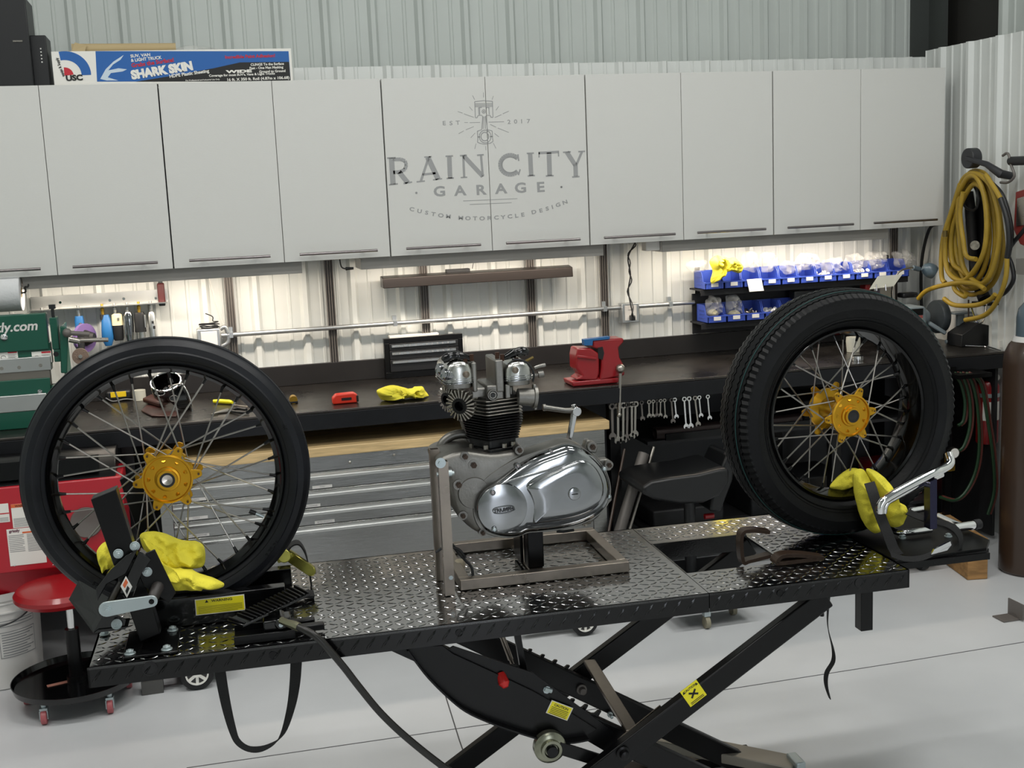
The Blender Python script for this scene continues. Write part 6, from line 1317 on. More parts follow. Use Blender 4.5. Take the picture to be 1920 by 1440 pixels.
for px, py in ((656, 867), (739, 853)):
    q = pY(px, py, fy_); finish('rivet', MB().lathe([(.006, 0), (.006, .001), (.0035, .003), (0, .003)], (q.x, fy_, q.z), (0, -1, 0), 14), M['satin'], t)
S = seams+[zb]
texts = ['SOCKETS', 'TOOLS', 'ALLEN WRENCHES', 'METRIC SOCKETS AND WRENCHES']
for k in range(4):
    z1_, z0_ = S[k]-.0015, S[k+1]+.0015
    d = finish('drawer', MB().box((dx0, fy_, z0_), (dx1, fy_+.011, z1_)), M['stst'], t, bevel=.0015)
    zh = z1_-.012
    finish('handle', MB().prism([(dx0+.002, fy_, zh-.018), (dx0+.002, fy_-.014, zh-.015), (dx0+.002, fy_-.018, zh-.004), (dx0+.002, fy_-.012, zh+.002), (dx0+.002, fy_, zh+.008)], (dx1-dx0-.004, 0, 0)), M['alu'], d, bevel=.001)
    if k < 3:
        lx = tp((585, 560, 585)[k], 900).x; l_ = finish('label_tape', MB().box((lx, fy_-.0012, z0_+.003), (lx+.08, fy_-.0002, z0_+.015)), M['wht2'], d)
        lx2 = tp(345, 940).x; l2 = finish('label_tape', MB().box((lx2, fy_-.0012, z0_+.003), (lx2+.085, fy_-.0002, z0_+.015)), M['wht2'], d)
        finish('lettering', MB().text(texts[k], .0085, Matrix.Translation((lx2+.04, fy_-.0014, z0_+.006))@FY, .0002, 1.0, .01), M['inkg'], l2)
        finish('lettering', MB().text(texts[(k+1) % 3 if k != 2 else 3][:16], .0075, Matrix.Translation((lx+.04, fy_-.0014, z0_+.006))@FY, .0002, .9, .01), M['inkg'], l_)
for x in (tx0+.08, tx1-.12):
    for y in (TY+.07, -.22):
        cs = finish('caster', MB().box((x-.02, y-.02, .10), (x+.02, y+.02, zb)), M['blks'], t); w_ = finish('wheel', MB().cyl((x-.018, y, .055), (x+.018, y, .055), .0545, n=28), M['blkm'], cs)
# drawer key cord hanging at left of the wood top
# ---- wrenches hanging below the bench front edge at right
rnd = random.Random(5)
def wrench(x, y, zt, L, w, lb, mt='satin', tilt=0):
    t = thing('combination_wrench', lb, 'wrench', (x, y, zt), 0, 'wrenches hanging under the bench edge'); T = Matrix.Translation((x, y, zt))@Matrix.Rotation(tilt, 4, 'Y')
    finish('shank', MB(T).bar((0, 0, -w*1.2), (0, 0, -L+w*1.1), w*.62, .005, up=(0, 1, 0)), M[mt], t, bevel=.001)
    finish('box_end', MB(T).lathe([(w*.45, -.004), (w*.85, -.004), (w*.85, .004), (w*.45, .004)], (0, 0, -w*.7), (0, 1, 0), 16, closed=True), M[mt], t)
    P = [Vector((w*a, -.003, -L+w*b)) for a, b in ((-.4, 1.6), (-.9, 1.0), (-.95, .3), (-.55, -.1), (-.4, .55), (.4, .55), (.55, -.1), (.95, .3), (.9, 1.0), (.4, 1.6))]
    finish('open_end', MB(T).prism(P, (0, .006, 0)), M[mt], t); return t
wx_ = [(1147, 66, 11), (1158, 74, 11), (1168, 74, 11), (1176, 70, 10), (1184, 68, 10), (1191, 64, 10), (1202, 36, 7), (1216, 32, 7), (1224, 32, 6), (1231, 32, 6), (1238, 32, 6), (1245, 36, 6), (1258, 46, 7), (1264, 38, 7), (1282, 58, 8), (1291, 58, 8), (1302, 56, 8), (1310, 40, 7), (1326, 46, 7)]
WB = -.74
for i, (px, ln, w_) in enumerate(wx_):
    ytop = 741-(px-1150)*.072
    a = pY(px, ytop, WB); b = pY(px, ytop+ln, WB)
    nm = ('large dark', 'large', 'large', 'medium-large', 'medium-large', 'medium-large')[i] if i < 6 else ('short' if ln < 39 else 'chrome')
    order = 'leftmost' if i == 0 else ('rightmost' if i == len(wx_)-1 else f'number {i+1} from the left')
    lb = f'{nm} wrench hanging under the bench edge, {order} in the row' if i in (0, len(wx_)-1) else f'{nm} wrench in the hanging row right of the vise handle, {order}'
    wrench(a.x, WB, BZ-.082, (a.z-b.z)*1.02+.0, w_*.0016, lb, 'chrome' if i in (13, 14, 15, 17, 18) else ('satin' if i % 3 else 'track'), rnd.uniform(-.05, .05)+(-.06 if i > 11 else 0))
x0, x1 = pY(1140, 745, WB).x, pY(1335, 730, WB).x
tag(finish('hanging_rod', MB().box((x0, WB+.004, BZ-.094), (x1, WB+.012, BZ-.080)), M['blks']), 'black rod under the bench edge that the wrenches hang on', 'rod')
# pipes leaning
def lean(p0, p1, r, lb, m_, y0, y1):
    a, b = pY(*p0, y0), pY(*p1, y1); d = (b-a); a2 = a-d*((a.z-.012)/d.z) if d.z else a
    tag(finish('leaning_pipe', MB().tube([a2, b], r, 20), m_), lb, 'pipe')
lean((1165, 985), (1207, 850), .024, 'thick dark steel pipe leaning beside the tool cabinet', M['track'], -.82, -.735); lean((1182, 985), (1226, 838), .008, 'thin steel rod leaning to the right of the thick pipe', M['satin'], -.80, -.72); lean((1156, 920), (1171, 842), .006, 'thin brass-coloured rod leaning left of the thick pipe', M['brown'], -.80, -.72)
# round pipe on the shelf
a, b = pY(1228, 825, -.58), pY(1350, 818, -.58)
tag(finish('steel_pipe', MB().lathe([(.024, 0), (.029, 0), (.029, b.x-a.x+.4), (.024, b.x-a.x+.4)], (a.x, -.58, .615+.031), (1, 0, 0), 24, closed=True), mat('rusty_pipe', '2b2120', .5, .4)), 'dark round pipe lying on the shelf under the bench', 'pipe')
# black rolling creeper seat under the bench
q = pY(1285, 925, -1.02)
t = thing('creeper_stool', 'black padded rolling work seat below the right half of the bench', 'seat', (q.x, -1.0, 0))
O = [pY(a, b, -1.1) for a, b in ((1204, 915), (1222, 903), (1262, 896), (1310, 890), (1350, 880), (1368, 878), (1368, 905), (1350, 930), (1320, 944), (1275, 946), (1230, 938), (1208, 928))]
finish('cushion', MB().prism(O, (0, .30, 0)), M['fab'], t, bevel=.018, seg=4)
finish('back_support', MB().prism([pY(a, b, -1.05) for a, b in ((1335, 935), (1352, 880), (1366, 850), (1380, 850), (1375, 900), (1352, 960), (1332, 960))], (0, .2, 0)), M['fab'], t, bevel=.012, seg=3)
qx = pY(1300, 945, -1.0)
finish('post', MB().cyl((qx.x, -.96, .12), (qx.x, -.96, qx.z), .025, n=16), M['blkp'], t); finish('valve_knob', MB().cyl((qx.x+.05, -1.0, qx.z-.06), (qx.x+.09, -1.0, qx.z-.06), .012, n=12), M['red'], t)
finish('base', MB().box((qx.x-.22, -1.14, .085), (qx.x+.22, -.80, .12)), M['blkp'], t, bevel=.01)
for sx_ in (-.19, .19):
    for yy in (-1.11, -.83):
        cs = finish('caster', MB().box((qx.x+sx_-.012, yy-.012, .05), (qx.x+sx_+.012, yy+.012, .085)), M['zinc'], t); finish('wheel', MB().cyl((qx.x+sx_-.010, yy, .0325), (qx.x+sx_+.010, yy, .0325), .032, n=22), mat('caster_tan', '8c8672', .5), cs)
# red and grey boxes, dark bins on the lower shelves
for i, (px, py, w, h, y, z, m_, nm, lb) in enumerate(((1290, 870, .35, .08, -.55, .1955, 'dark', 'parts_case', 'dark flat case on the low shelf behind the rolling seat'), (1500, 860, .5, .16, -.55, .1955, 'blkp', 'storage_crate', 'large black crate on the low shelf seen through the right wheel'),
      (1560, 860, .3, .10, -.5, .6155, 'dark', 'parts_case', 'dark case on the upper shelf seen through the right wheel'), (1700, 930, .18, .14, -.5, .1955, 'red', 'red_toolbox', 'red toolbox on the low shelf behind the right wheel rim'), (1250, 870, .28, .02, -.6, .50, 'blue2', 'blue_level', ''))):
    if nm == 'blue_level': continue
    q = pY(px, py, y); tag(finish(nm, MB().box((q.x-w/2, y, z), (q.x+w/2, y+.3 if y+.3 < -.06 else -.06, z+h)), M[m_], bevel=.008), lb, 'case' if 'case' in nm else ('crate' if 'crate' in nm else 'toolbox'))
q = pZ(1592, 900, .0)
tag(finish('grey_canister', MB().lathe([(.0, 0), (.11, 0), (.12, .02), (.12, .26), (.09, .31), (.03, .33), (.03, .35), (0, .35)], (pY(1590, 915, -.95).x, -.95, .001), (0, 0, 1), 28), M['grey']), 'grey canister on the floor seen through the lower right wheel', 'canister')

# ================================================================== left cluster
# red blasting cabinet
RY = -1.02
def rp(px, py, dy=0): return pY(px, py, RY+dy)
t = thing('blast_cabinet', 'red blasting cabinet with warning labels behind the left wheel', 'blast cabinet', (rp(80, 1000).x, RY+.2, 0))
zt_, zm_, zl_ = rp(100, 905).z, rp(100, 1066).z, rp(100, 1100).z; xl, xr_ = -1.2, rp(236, 980).x; xr_ = min(xr_, tx0-.03)
fr_ = finish('front_panel', MB().box((xl, RY, zm_), (xr_, RY+.24, zt_-.0)), M['redb'], t, bevel=.006)
finish('window_frame', MB().prism([(xl, RY+.01, zt_+.0005), (xl, RY+.12, zt_+.075), (xl, RY+.24, zt_+.075), (xl, RY+.24, zt_+.0005)], (xr_-xl-.02, 0, 0)), M['blks'], t, bevel=.004)
finish('window', MB().bar((xl+.3, RY+.058, zt_+.043), (xr_-.08, RY+.058, zt_+.043), .004, .09, up=(0, .83, .56)), M['blk'], t)
finish('hopper', MB().prism([(xl, RY+.02, zm_), (xr_-.01, RY+.02, zm_), (xr_-.12, RY+.08, zl_-.06), (xl, RY+.08, zl_-.06)], (0, .2, 0)), M['redb'], t, bevel=.004)
q = rp(162, 979); finish('arm_port', MB().lathe([(.0, .003), (.030, .005), (.048, .011), (.054, .012), (.057, .007), (.057, .0005)], (q.x, RY-.001, q.z), (0, -1, 0), 32), M['track'], t)
for px in (28, 100): q = rp(px, 1064); finish('rivet', MB().lathe([(.004, 0), (.003, .002), (0, .002)], (q.x, RY, q.z+.008), (0, -1, 0), 10), M['chrome'], t)
for px in (-.9, xr_-.06): finish('stand_leg', MB().box((px-.02, RY+.06, .001), (px+.02, RY+.10, zl_-.03)), M['blks'], t)
def label(x0_, y0_, x1_, y1_, band, nm='label'):
    a, b = rp(x0_, y0_), rp(x1_, y1_); l = finish(nm, MB().box((a.x, RY-.0015, b.z), (b.x, RY-.0002, a.z)), M['white'], fr_); return a, b, l
a, b, l = label(-20, 947, 19, 978, 0); finish('print_band', MB().box((a.x+.03, RY-.002, (a.z+b.z)/2-.004), (b.x, RY-.0016, (a.z+b.z)/2)), M['inkr'], l)
mb = MB(); [mb.box((a.x+.03, RY-.002, b.z+.004+k*.004), (b.x-.004, RY-.0016, b.z+.0055+k*.004)) for k in range(4)]; finish('print', mb, M['inkg'], l)
a, b, l = label(20, 946, 66, 986, 0); finish('print_band', MB().box((a.x, RY-.002, a.z-.013), (b.x, RY-.0016, a.z)), M['orange'], l)
finish('lettering', MB().text('WARNING', .011, Matrix.Translation(((a.x+b.x)/2+.003, RY-.0021, a.z-.011))@FY, .0002, 1, .02), M['ink'], l)
mb = MB(); [mb.box((a.x+.004, RY-.002, b.z+.004+k*.0048), (b.x-.004-.008*(k % 3 == 0), RY-.0016, b.z+.006+k*.0048)) for k in range(7)]; finish('print', mb, M['inkg'], l)
a, b, l = label(12, 993, 88, 1054, 0)
finish('lettering', MB().text('grizzly', .014, Matrix.Translation((a.x+.026, RY-.0021, a.z-.012))@FY@Matrix.Shear('XZ', 4, (0, 0)), .0002, 1, .03), mat('maroon_ink', '5d1d3c', .5), l)
finish('print_band', MB().box(((a.x+b.x)/2-.01, RY-.002, a.z-.020), (b.x-.003, RY-.0016, a.z-.014)), M['orange'], l)
mb = MB()
for col in (0, 1):
    for k in range(13 if col else 10):
        w0 = (b.x-a.x)/2; zz = a.z-.026-k*(.0052 if col else .0066); mb.box((a.x+.004+col*w0, RY-.002, zz), (a.x+w0*(1+col)-.006-.006*(k % 4 == 2), RY-.0016, zz+.0022))
finish('print', mb, M['inkg'], l)
# red-seat rolling stool
q = pZ(103, 1290, 0); sc = Vector((pY(98, 1120, -1.16).x+.018, -1.16, 0)); zs = .43
t = thing('rolling_stool', 'rolling mechanic stool with round red seat and black tray base', 'stool', (sc.x, sc.y, 0)); xs, ys = sc.x+.035, sc.y
finish('seat', MB().lathe([(.0, .0), (.10, 0), (.148, .006), (.162, .022), (.162, .036), (.150, .052), (.10, .062), (0, .064)], (xs-.02, ys, zs-.045), (0, 0, 1), 48), M['redv'], t)
finish('gas_rod', MB().cyl((xs, ys, .25), (xs, ys, zs-.045), .013, n=16), M['chrome'], t); finish('column', MB().cyl((xs, ys, .075), (xs, ys, .275), .024, n=24).cyl((xs, ys, .075), (xs, ys, .10), .034, n=24), M['blks'], t)
finish('tray_base', MB().lathe([(.0, .0), (.195, 0), (.215, .006), (.222, .030), (.219, .030), (.211, .010), (.19, .005), (0, .005)], (xs, ys, .072), (0, 0, 1), 56), M['blk'], t)
finish('tray_label', MB().bar((xs-.10, ys-.02, .0785), (xs-.03, ys-.0, .0785), .022, .001), mat('faded_pink', 'a06f60', .6), t)
for k in range(5):
    a_ = R_(-122+72*k); x, y = xs+.185*math.cos(a_), ys+.185*math.sin(a_)
    cs = finish('caster', MB().cyl((x, y, .056), (x, y, .0718), .009, n=12).box((x-.013, y-.016, .044), (x+.013, y+.014, .058)).box((x-.014, y-.02, .020), (x-.011, y+.006, .05)).box((x+.011, y-.02, .020), (x+.014, y+.006, .05)), M['zinc'], t)
    finish('caster_wheel', MB().cyl((x-.010, y-.010, .0255), (x+.010, y-.010, .0255), .025, n=26), M['pink'], cs, bevel=.003)
# white bucket
q = pZ(38, 1262, 0); bx_, by_ = pY(5, 1200, -.83).x, -.83
t = thing('bucket', 'white plastic bucket with printed label at the far left floor', 'bucket', (bx_, by_, 0))
sh_ = finish('shell', MB().lathe([(.0, .001), (.128, .001), (.134, .006), (.144, .30), (.148, .30), (.148, .318), (.145, .318), (.146, .345), (.152, .345), (.152, .372), (.147, .372), (.130, .01), (0, .01)], (bx_, by_, 0), (0, 0, 1), 56), M['wht2'], t)
for zz in (.30, .335): finish('rib', MB().lathe([(.1445, -.003), (.152, -.003), (.152, .003), (.1445, .003)], (bx_, by_, zz), (0, 0, 1), 48, closed=True), M['wht2'], t)
P = [(bx_+.158*math.cos(R_(a)), by_+.158*math.sin(R_(a)), .335-.08*math.sin(R_((a+170)/160*180))) for a in range(-170, -9, 8)]; finish('bail', MB().tube(smooth(P, 2), .003, 8), M['blkp'], t)
def curved(a0, a1, z0_, z1_, r, m_, nm, par): 
    mb = MB(); n = 14; vs = []; fs = []
    for k in range(n+1):
        an = R_(a0+(a1-a0)*k/n); vs += [(bx_+r(z0_)*math.cos(an), by_+r(z0_)*math.sin(an), z0_), (bx_+r(z1_)*math.cos(an), by_+r(z1_)*math.sin(an), z1_), (bx_+(r(z1_)-.001)*math.cos(an), by_+(r(z1_)-.001)*math.sin(an), z1_), (bx_+(r(z0_)-.001)*math.cos(an), by_+(r(z0_)-.001)*math.sin(an), z0_)]
    for k in range(n): fs += [(4*k+j, 4*k+4+j, 4*k+4+(j+1) % 4, 4*k+(j+1) % 4) for j in range(4)]
    return finish(nm, mb.add(vs, fs), m_, par)
rr0 = lambda z: .1352+.010*z/.3
for (a0, a1, z0_, z1_) in ((-85, -28, .125, .225), (-85, -28, .245, .268)):
    curved(a0, a1, z0_, z1_, rr0, M['inkg'], 'label_border', sh_); cu = curved(a0+1.2, a1-1.2, z0_+.003, z1_-.003, lambda z: rr0(z)+.0006, M['wht2'], 'label', sh_)
    k = 0; z = z1_-.012
    while z > z0_+.004: curved(a0+4, a1-4-(k % 3)*6, z, z+.004, lambda z: rr0(z)+.0012, M['inkg'], 'print', sh_); z -= .010; k += 1
# cart with white spoked wheels at the left (only its wheels show below the lift)
q = pZ(372, 1291, 0); q2 = pZ(1096, 1190, 0)
def cartwheel(par, x, y, r, nm='cart_wheel'):
    w_ = finish('tyre', MB().lathe([(r*.66, -.018), (r*.9, -.02), (r, -.012), (r, .012), (r*.9, .02), (r*.66, .018)], (x, y, r+.001), (0, 1, 0), 40, closed=True), M['blkm'], par)
    finish('wheel_disc', MB().lathe([(r*.66, -.014), (r*.60, -.020), (r*.60, -.012), (0, -.010), (0, .01), (r*.66, .014)], (x, y, r+.001), (0, 1, 0), 40), mat('grey_hub', '3b3b3c', .5), w_)
    mb = MB()
    for k in range(7):
        a = 2*math.pi*k/7+.2; mb.bar((x+r*.12*math.cos(a), y-.017, r+.001+r*.12*math.sin(a)), (x+r*.62*math.cos(a), y-.017, r+.001+r*.62*math.sin(a)), r*.17, .006, up=(0, 1, 0))
    mb.lathe([(r*.58, -.022), (r*.67, -.022), (r*.67, -.014), (r*.58, -.014)], (x, y, r+.001), (0, 1, 0), 40, closed=True).cyl((x, y-.024, r), (x, y-.012, r), r*.18, n=16)
    finish('wheel_spider', mb, M['white'], w_)
t = thing('blasting_cart', 'black wheeled equipment cart behind the lift, white hubs low at left', 'cart', (q.x, -.95, 0))
cartwheel(t, q.x, q.y-.0, .062); finish('frame', MB().box((q.x-.10, q.y+.025, .05), (q.x+.10, -.84, .12)), M['blks'], t); finish('axle', MB().cyl((q.x, q.y+.018, .063), (q.x, q.y+.03, .063), .008, n=10), M['satin'], t)
qa = pZ(287, 1302, 0); finish('foot', MB().box((qa.x-.038, qa.y, .001), (qa.x+.038, qa.y+.05, .05)), mat('foot_grey', '4c4b49', .5), t); finish('foot_arm', MB().box((qa.x-.02, qa.y+.01, .0505), (q.x-.08, q.y+.06, .068)), M['blks'], t)
t = thing('low_cart', 'low black cart with a white-hubbed wheel seen under the lift deck', 'cart', (q2.x, -1.1, 0)); cartwheel(t, q2.x, q2.y, .055); finish('frame', MB().box((q2.x-.25, q2.y+.025, .03), (q2.x+.05, q2.y+.06, .07)), M['blks'], t)
q3 = pZ(1325, 1178, 0); t = thing('caster_dolly', 'low dark dolly with tan casters under the right side of the lift', 'dolly', (q3.x, q3.y, 0))
def dcaster(par, q): 
    cs = finish('caster', MB().box((q.x-.013, q.y-.012, .052), (q.x+.013, q.y+.016, .074)), M['zinc'], par); finish('wheel', MB().cyl((q.x-.009, q.y, .026), (q.x+.009, q.y, .026), .025, n=22), mat('caster_tan', '8c8672', .5), cs)
for qq in (q3, q3+Vector((.16, .10, 0))): dcaster(t, qq)
finish('deck', MB().box((q3.x-.12, q3.y-.02, .0745), (q3.x+.20, q3.y+.13, .09)), M['dark'], t, bevel=.005)
# black steel leg of the machine stand seen through left wheel
a, b = pY(236, 830, -.80), pY(300, 1000, -.80)
# ================================================================== on top of the wall cabinets
TZ = DZ1+.0005
bx0_, bx1_ = pY(100, 140, -.28).x, pY(549, 140, -.28).x; zt_ = pY(300, 94, -.28).z
t = thing('sheeting_box', 'long printed box of plastic sheeting lying on top of the cabinets', 'box', ((bx0_+bx1_)/2, -.2, TZ)); yb0 = -.28
bx = finish('carton', MB().box((bx0_, yb0, TZ), (bx1_, yb0+.13, zt_)), M['white'], t, bevel=.001)
def bt(px, py, e=0): return pY(px, py, yb0-.0004-e)
def patch(nm, pts, m_, e=0, par=None): return finish(nm, MB().prism([bt(a, b, e) for a, b in pts], (0, -.0003, 0)), m_, par or bx, flat=True)
def clampz(pts): return pts
patch('blue_panel', ((179, 96), (541, 96), (545, 152), (182, 153)), M['inkb'])
patch('black_panel', ((255, 153), (330, 141), (400, 128), (450, 117), (542, 116), (545, 152)), M['ink'], .0005)
def ring(cx, cy, r0, r1, a0, a1, m_, e):
    P = [(cx+r1*math.cos(R_(a0+(a1-a0)*k/18)), cy-r1*.92*math.sin(R_(a0+(a1-a0)*k/18))) for k in range(19)]
    if r0 > 0: P += [(cx+r0*math.cos(R_(a1+(a0-a1)*k/18)), cy-r0*.92*math.sin(R_(a1+(a0-a1)*k/18))) for k in range(19)]
    else: P.append((cx, cy))
    patch('emblem', P, m_, e)
ring(121, 142, 32, 50, 2, 103, M['inkb'], 0); ring(121, 142, 0, 17, 8, 95, M['inkr'], 0)
def btext(s, px, py, hpx, m_, ang=0, sx=1, bold=.03, e=.0012, al='LEFT'):
    p = bt(px, py, e); h = (bt(px, py-hpx, e)-p).length; finish('lettering', MB().text(s, h/.70, Matrix.Translation(p)@FY@Matrix.Rotation(R_(ang), 4, 'Z'), .0002, sx, bold, 1, al), m_, bx, flat=True)
btext('USC', 124, 151.5, 10, M['ink'], 2, 1.15, .05)
btext('SUV, VAN', 245, 108, 5.5, M['white'], 4, 1.1); btext('& LIGHT TRUCK', 246, 116, 5.5, M['white'], 5, 1.0)
btext('Grabs the Surface!', 247, 126.5, 7.5, M['inkr'], 7, 1.0, .03); btext('SHARK SKIN', 248, 148, 15, M['white'], 8, .98, .07, .0016); btext('HDPE Plastic Sheeting', 318, 146, 6, M['white'], 7, .98, .03, .0018)
btext('Incredible Paint Adhesion!', 422, 110, 6, M['inkr'], 1, 1.05, .03)
btext('CLINGS To the Surface', 470, 123.5, 4.5, M['white'], 1, 1.02); btext('Fast - One Man Masking', 468, 130, 4.5, M['white'], 1, 1.02); btext('WIDE', 425, 137, 5, M['white'], 1, 2.6, .06); btext('Ground to Ground', 486, 136.5, 4.5, M['white'], 1, 1.0)
btext("Coverage for most SUV's, Vans & Light Trucks", 392, 144, 4.2, M['white'], 1, 1.1); btext('16 ft. X 350 ft. Roll (4.87m x 106.68)', 425, 152, 5, M['white'], 1, 1.12); btext('For Professional and Industrial Use Only', 348, 152.2, 2.6, M['white'], 1, 1.05, .02)
btext('equipt & Supply', 121, 143, 5, M['ink'], 104, .8, .02)
for pts in (((188, 148), (198, 130), (212, 116), (232, 103), (226, 112), (212, 121), (203, 132), (222, 128), (238, 130), (230, 134), (208, 137), (202, 145), (222, 151), (200, 151)),): patch('shark_picture', pts, mat('shark_white', 'c7d6e2', .5), .0006)
# paper roll and plastic on top
a, b = pY(135, 88, -.20), pY(330, 92, -.20)
t = thing('kraft_paper_roll', 'rolled tan paper lying on top of the sheeting box', 'paper roll', (a.x, -.21, zt_)); finish('roll', MB().lathe([(.014, 0), (.019, 0), (.017, b.x-a.x), (.012, b.x-a.x)], (a.x, -.21, zt_+.019), (1, 0, 0), 20, closed=True), M['kraft'], t)
finish('loose_edge', MB().prism([(a.x-.003, -.235, zt_+.001), (a.x+.05, -.24, zt_+.001), (a.x+.06, -.235, zt_+.028), (a.x+.015, -.235, zt_+.040)], (0, .003, 0)), M['kraft'], t)
tag(finish('plastic_wrap', blob(MB(), [Vector((x, -.20, zt_+.013+z)) for x, z in ((pY(330, 90, -.2).x, -.0115), (pY(345, 90, -.2).x, .012), (pY(380, 90, -.2).x, .009), (pY(430, 90, -.2).x, -.006), (pY(430, 90, -.2).x, -.0115))], .02, rid=.8, n=40), M['glass']), 'crumpled clear plastic beside the paper roll on the box', 'plastic')
# black speaker and small modem at the top left
a, b = pY(-40, 0, -.30), pY(63, 150, -.30)
t = thing('speaker', 'large black box speaker standing on the cabinets at the far left', 'speaker', (a.x+.1, -.2, TZ)); z1_ = pY(60, -6, -.30).z
finish('cabinet', MB().box((a.x-.12, -.30, TZ), (b.x, -.08, z1_)), M['blkp'], t, bevel=.004); q = pY(33, 77, -.302); finish('badge', MB().box((q.x-.018, -.303, q.z-.003), (q.x+.018, -.3005, q.z+.003)), M['satin'], t)
a, b = pY(68, 66, -.27), pY(92, 150, -.27)
t = thing('modem', 'small black modem with indicator lights beside the speaker', 'modem', (a.x+.02, -.2, TZ)); finish('case', MB().box((b.x-.058, -.27, TZ), (b.x+.004, -.10, a.z)), M['blkp'], t, bevel=.004)
for k in range(5): finish('indicator', MB().box((b.x-.022, -.2715, a.z-.055-k*.013), (b.x-.017, -.2702, a.z-.050-k*.013)), M['wht2'], t)

# ================================================================== right cluster
# gas cylinder
cx_, cy_ = 3.985, -1.17; cr_ = .118
t = thing('gas_cylinder', 'tall brown gas cylinder with blue-grey cap at the right edge', 'gas cylinder', (cx_, cy_, 0))
zc0 = pY(1890, 640, cy_).z; zc1 = pY(1890, 560, cy_).z
finish('bottle', MB().lathe([(.0, .001), (cr_*.93, .001), (cr_, .012), (cr_, zc0-.10), (cr_*.97, zc0-.06), (cr_*.82, zc0-.02), (cr_*.66, zc0)], (cx_, cy_, 0), (0, 0, 1), 48), M['brown'], t)
finish('neck_ring', MB().lathe([(cr_*.6, 0), (cr_*.72, 0), (cr_*.66, .022), (cr_*.6, .022)], (cx_, cy_, zc0-.006), (0, 0, 1), 40, closed=True), M['wht2'], t)
finish('cap', MB().lathe([(cr_*.58, 0), (cr_*.58, .085), (cr_*.52, .12), (cr_*.35, .145), (0, .155)], (cx_, cy_, zc0+.012), (0, 0, 1), 40), M['bgray'], t)
# dark stand for the cylinder edge
tag(finish('cylinder_rack', MB().box((XR-.14, -1.52, .001), (XR-.10, -1.44, .62)), M['blks']), 'black steel upright at the bottom right edge of the frame', 'rack')
# steel angle stub on the floor
q = pZ(1882, 1168, 0); q2 = pZ(1920, 1175, 0)
tag(finish('steel_angle', MB().box((q.x, q.y-.0, .0008), (q.x+.35, q.y+.07, .006)).box((q.x+.075, q.y-.10, .0065) if 0 else (q.x+.07, q.y-.02, .006), (q.x+.076, q.y+.07, .07)), M['track']), 'short steel angle piece on the floor at the right edge', 'steel angle')
# fire extinguisher
ey = -.66; q = pY(1847, 700, ey); q1 = pY(1849, 830, ey); er = .052; ex_ = pY(1852, 740, ey).x
t = thing('fire_extinguisher', 'red fire extinguisher hanging under the right end of the bench', 'fire extinguisher', (ex_, ey, q1.z)); ez1 = pY(1850, 712, ey).z
finish('cylinder', MB().lathe([(.0, 0), (er*.9, 0), (er, .01), (er, ez1-q1.z-.03), (er*.8, ez1-q1.z-.008), (er*.35, ez1-q1.z), (0, ez1-q1.z)], (ex_, ey, q1.z), (0, 0, 1), 36), M['red'], t)
finish('valve', MB().cyl((ex_, ey, ez1), (ex_, ey, ez1+.035), .013, n=14), M['satin'], t); finish('gauge', MB().cyl((ex_+.028, ey-.02, ez1+.012), (ex_+.028, ey-.03, ez1+.012), .015, n=20), M['wht2'], t); finish('lever', MB().bar((ex_-.04, ey, ez1+.045), (ex_+.03, ey, ez1+.038), .014, .008), M['blkp'], t)
finish('band', MB().lathe([(er, -.009), (er+.003, -.009), (er+.003, .009), (er, .009)], (ex_, ey, ez1-.07), (0, 0, 1), 36, closed=True), M['zinc'], t)
lb_ = MB(); n = 12; vs = []
for k in range(n+1):
    an = R_(-150+120*k/n); 
    for zz in (ez1-.10, ez1-.19): vs.append((ex_+(er+.0006)*math.cos(an), ey+(er+.0006)*math.sin(an), zz))
lb_.add(vs, [(2*k, 2*k+1, 2*k+3, 2*k+2) for k in range(n)]); finish('label', lb_, M['white'], t)
tag(finish('extinguisher_bracket', MB().box((ex_-.03, ey+.054, q1.z), (ex_+.03, ey+.059, ez1+.02)).box((ex_+.02, ey+.059, ez1-.06), (4.1245, ey+.09, ez1-.02)), M['blks']), 'black bracket holding the fire extinguisher below the bench', 'bracket')
# green and red twin hoses
def hoseset(pts, k, lb, Y):
    t = thing('twin_hose', lb, 'hose', pY(*pts[0], Y), group='green and red twin hoses'); P = [pY(a, b, Y) for a, b in pts]; P = smooth(P, 7)
    finish('green_hose', MB().tube(P, .0075, 10), M['hoseg'], t); finish('red_hose', MB().tube([p+Vector((.0152, .003, 0)) for p in P], .0075, 10), M['hoser'], t)
H0 = (1775, 702)
hoseset([(1786, 702), (1800, 716), (1809, 752), (1806, 788), (1796, 798)], 0, 'innermost green and red hose loop beside the fat tyre', -.80)
hoseset([(1790, 700), (1806, 708), (1818, 750), (1818, 800), (1806, 838), (1790, 848)], 1, 'second green and red hose loop beside the fat tyre', -.82)
hoseset([(1800, 700), (1820, 712), (1832, 760), (1836, 830), (1830, 880), (1812, 920), (1790, 938), (1762, 932)], 2, 'large green and red hose loop sagging beside the fat tyre', -.84)
hoseset([(1812, 700), (1838, 718), (1852, 790), (1862, 860), (1864, 920), (1852, 965)], 3, 'outermost green and red hose drop nearest the gas cylinder', -.86)
hx_, hz_ = pY(1800, 700, -.83), 0
tag(finish('hose_hook', MB().box((pY(1780, 700, -.83).x, -.90, pY(1800, 706, -.85).z-.004), (pY(1842, 700, -.83).x, -.763, pY(1800, 700, -.85).z)).box((pY(1800, 700, -.83).x-.02, -.775, pY(1800, 706, -.85).z), (pY(1800, 700, -.83).x+.02, -.763, BZ-.05)), M['blks']), 'black hook plate under the bench carrying the twin hoses', 'hook')
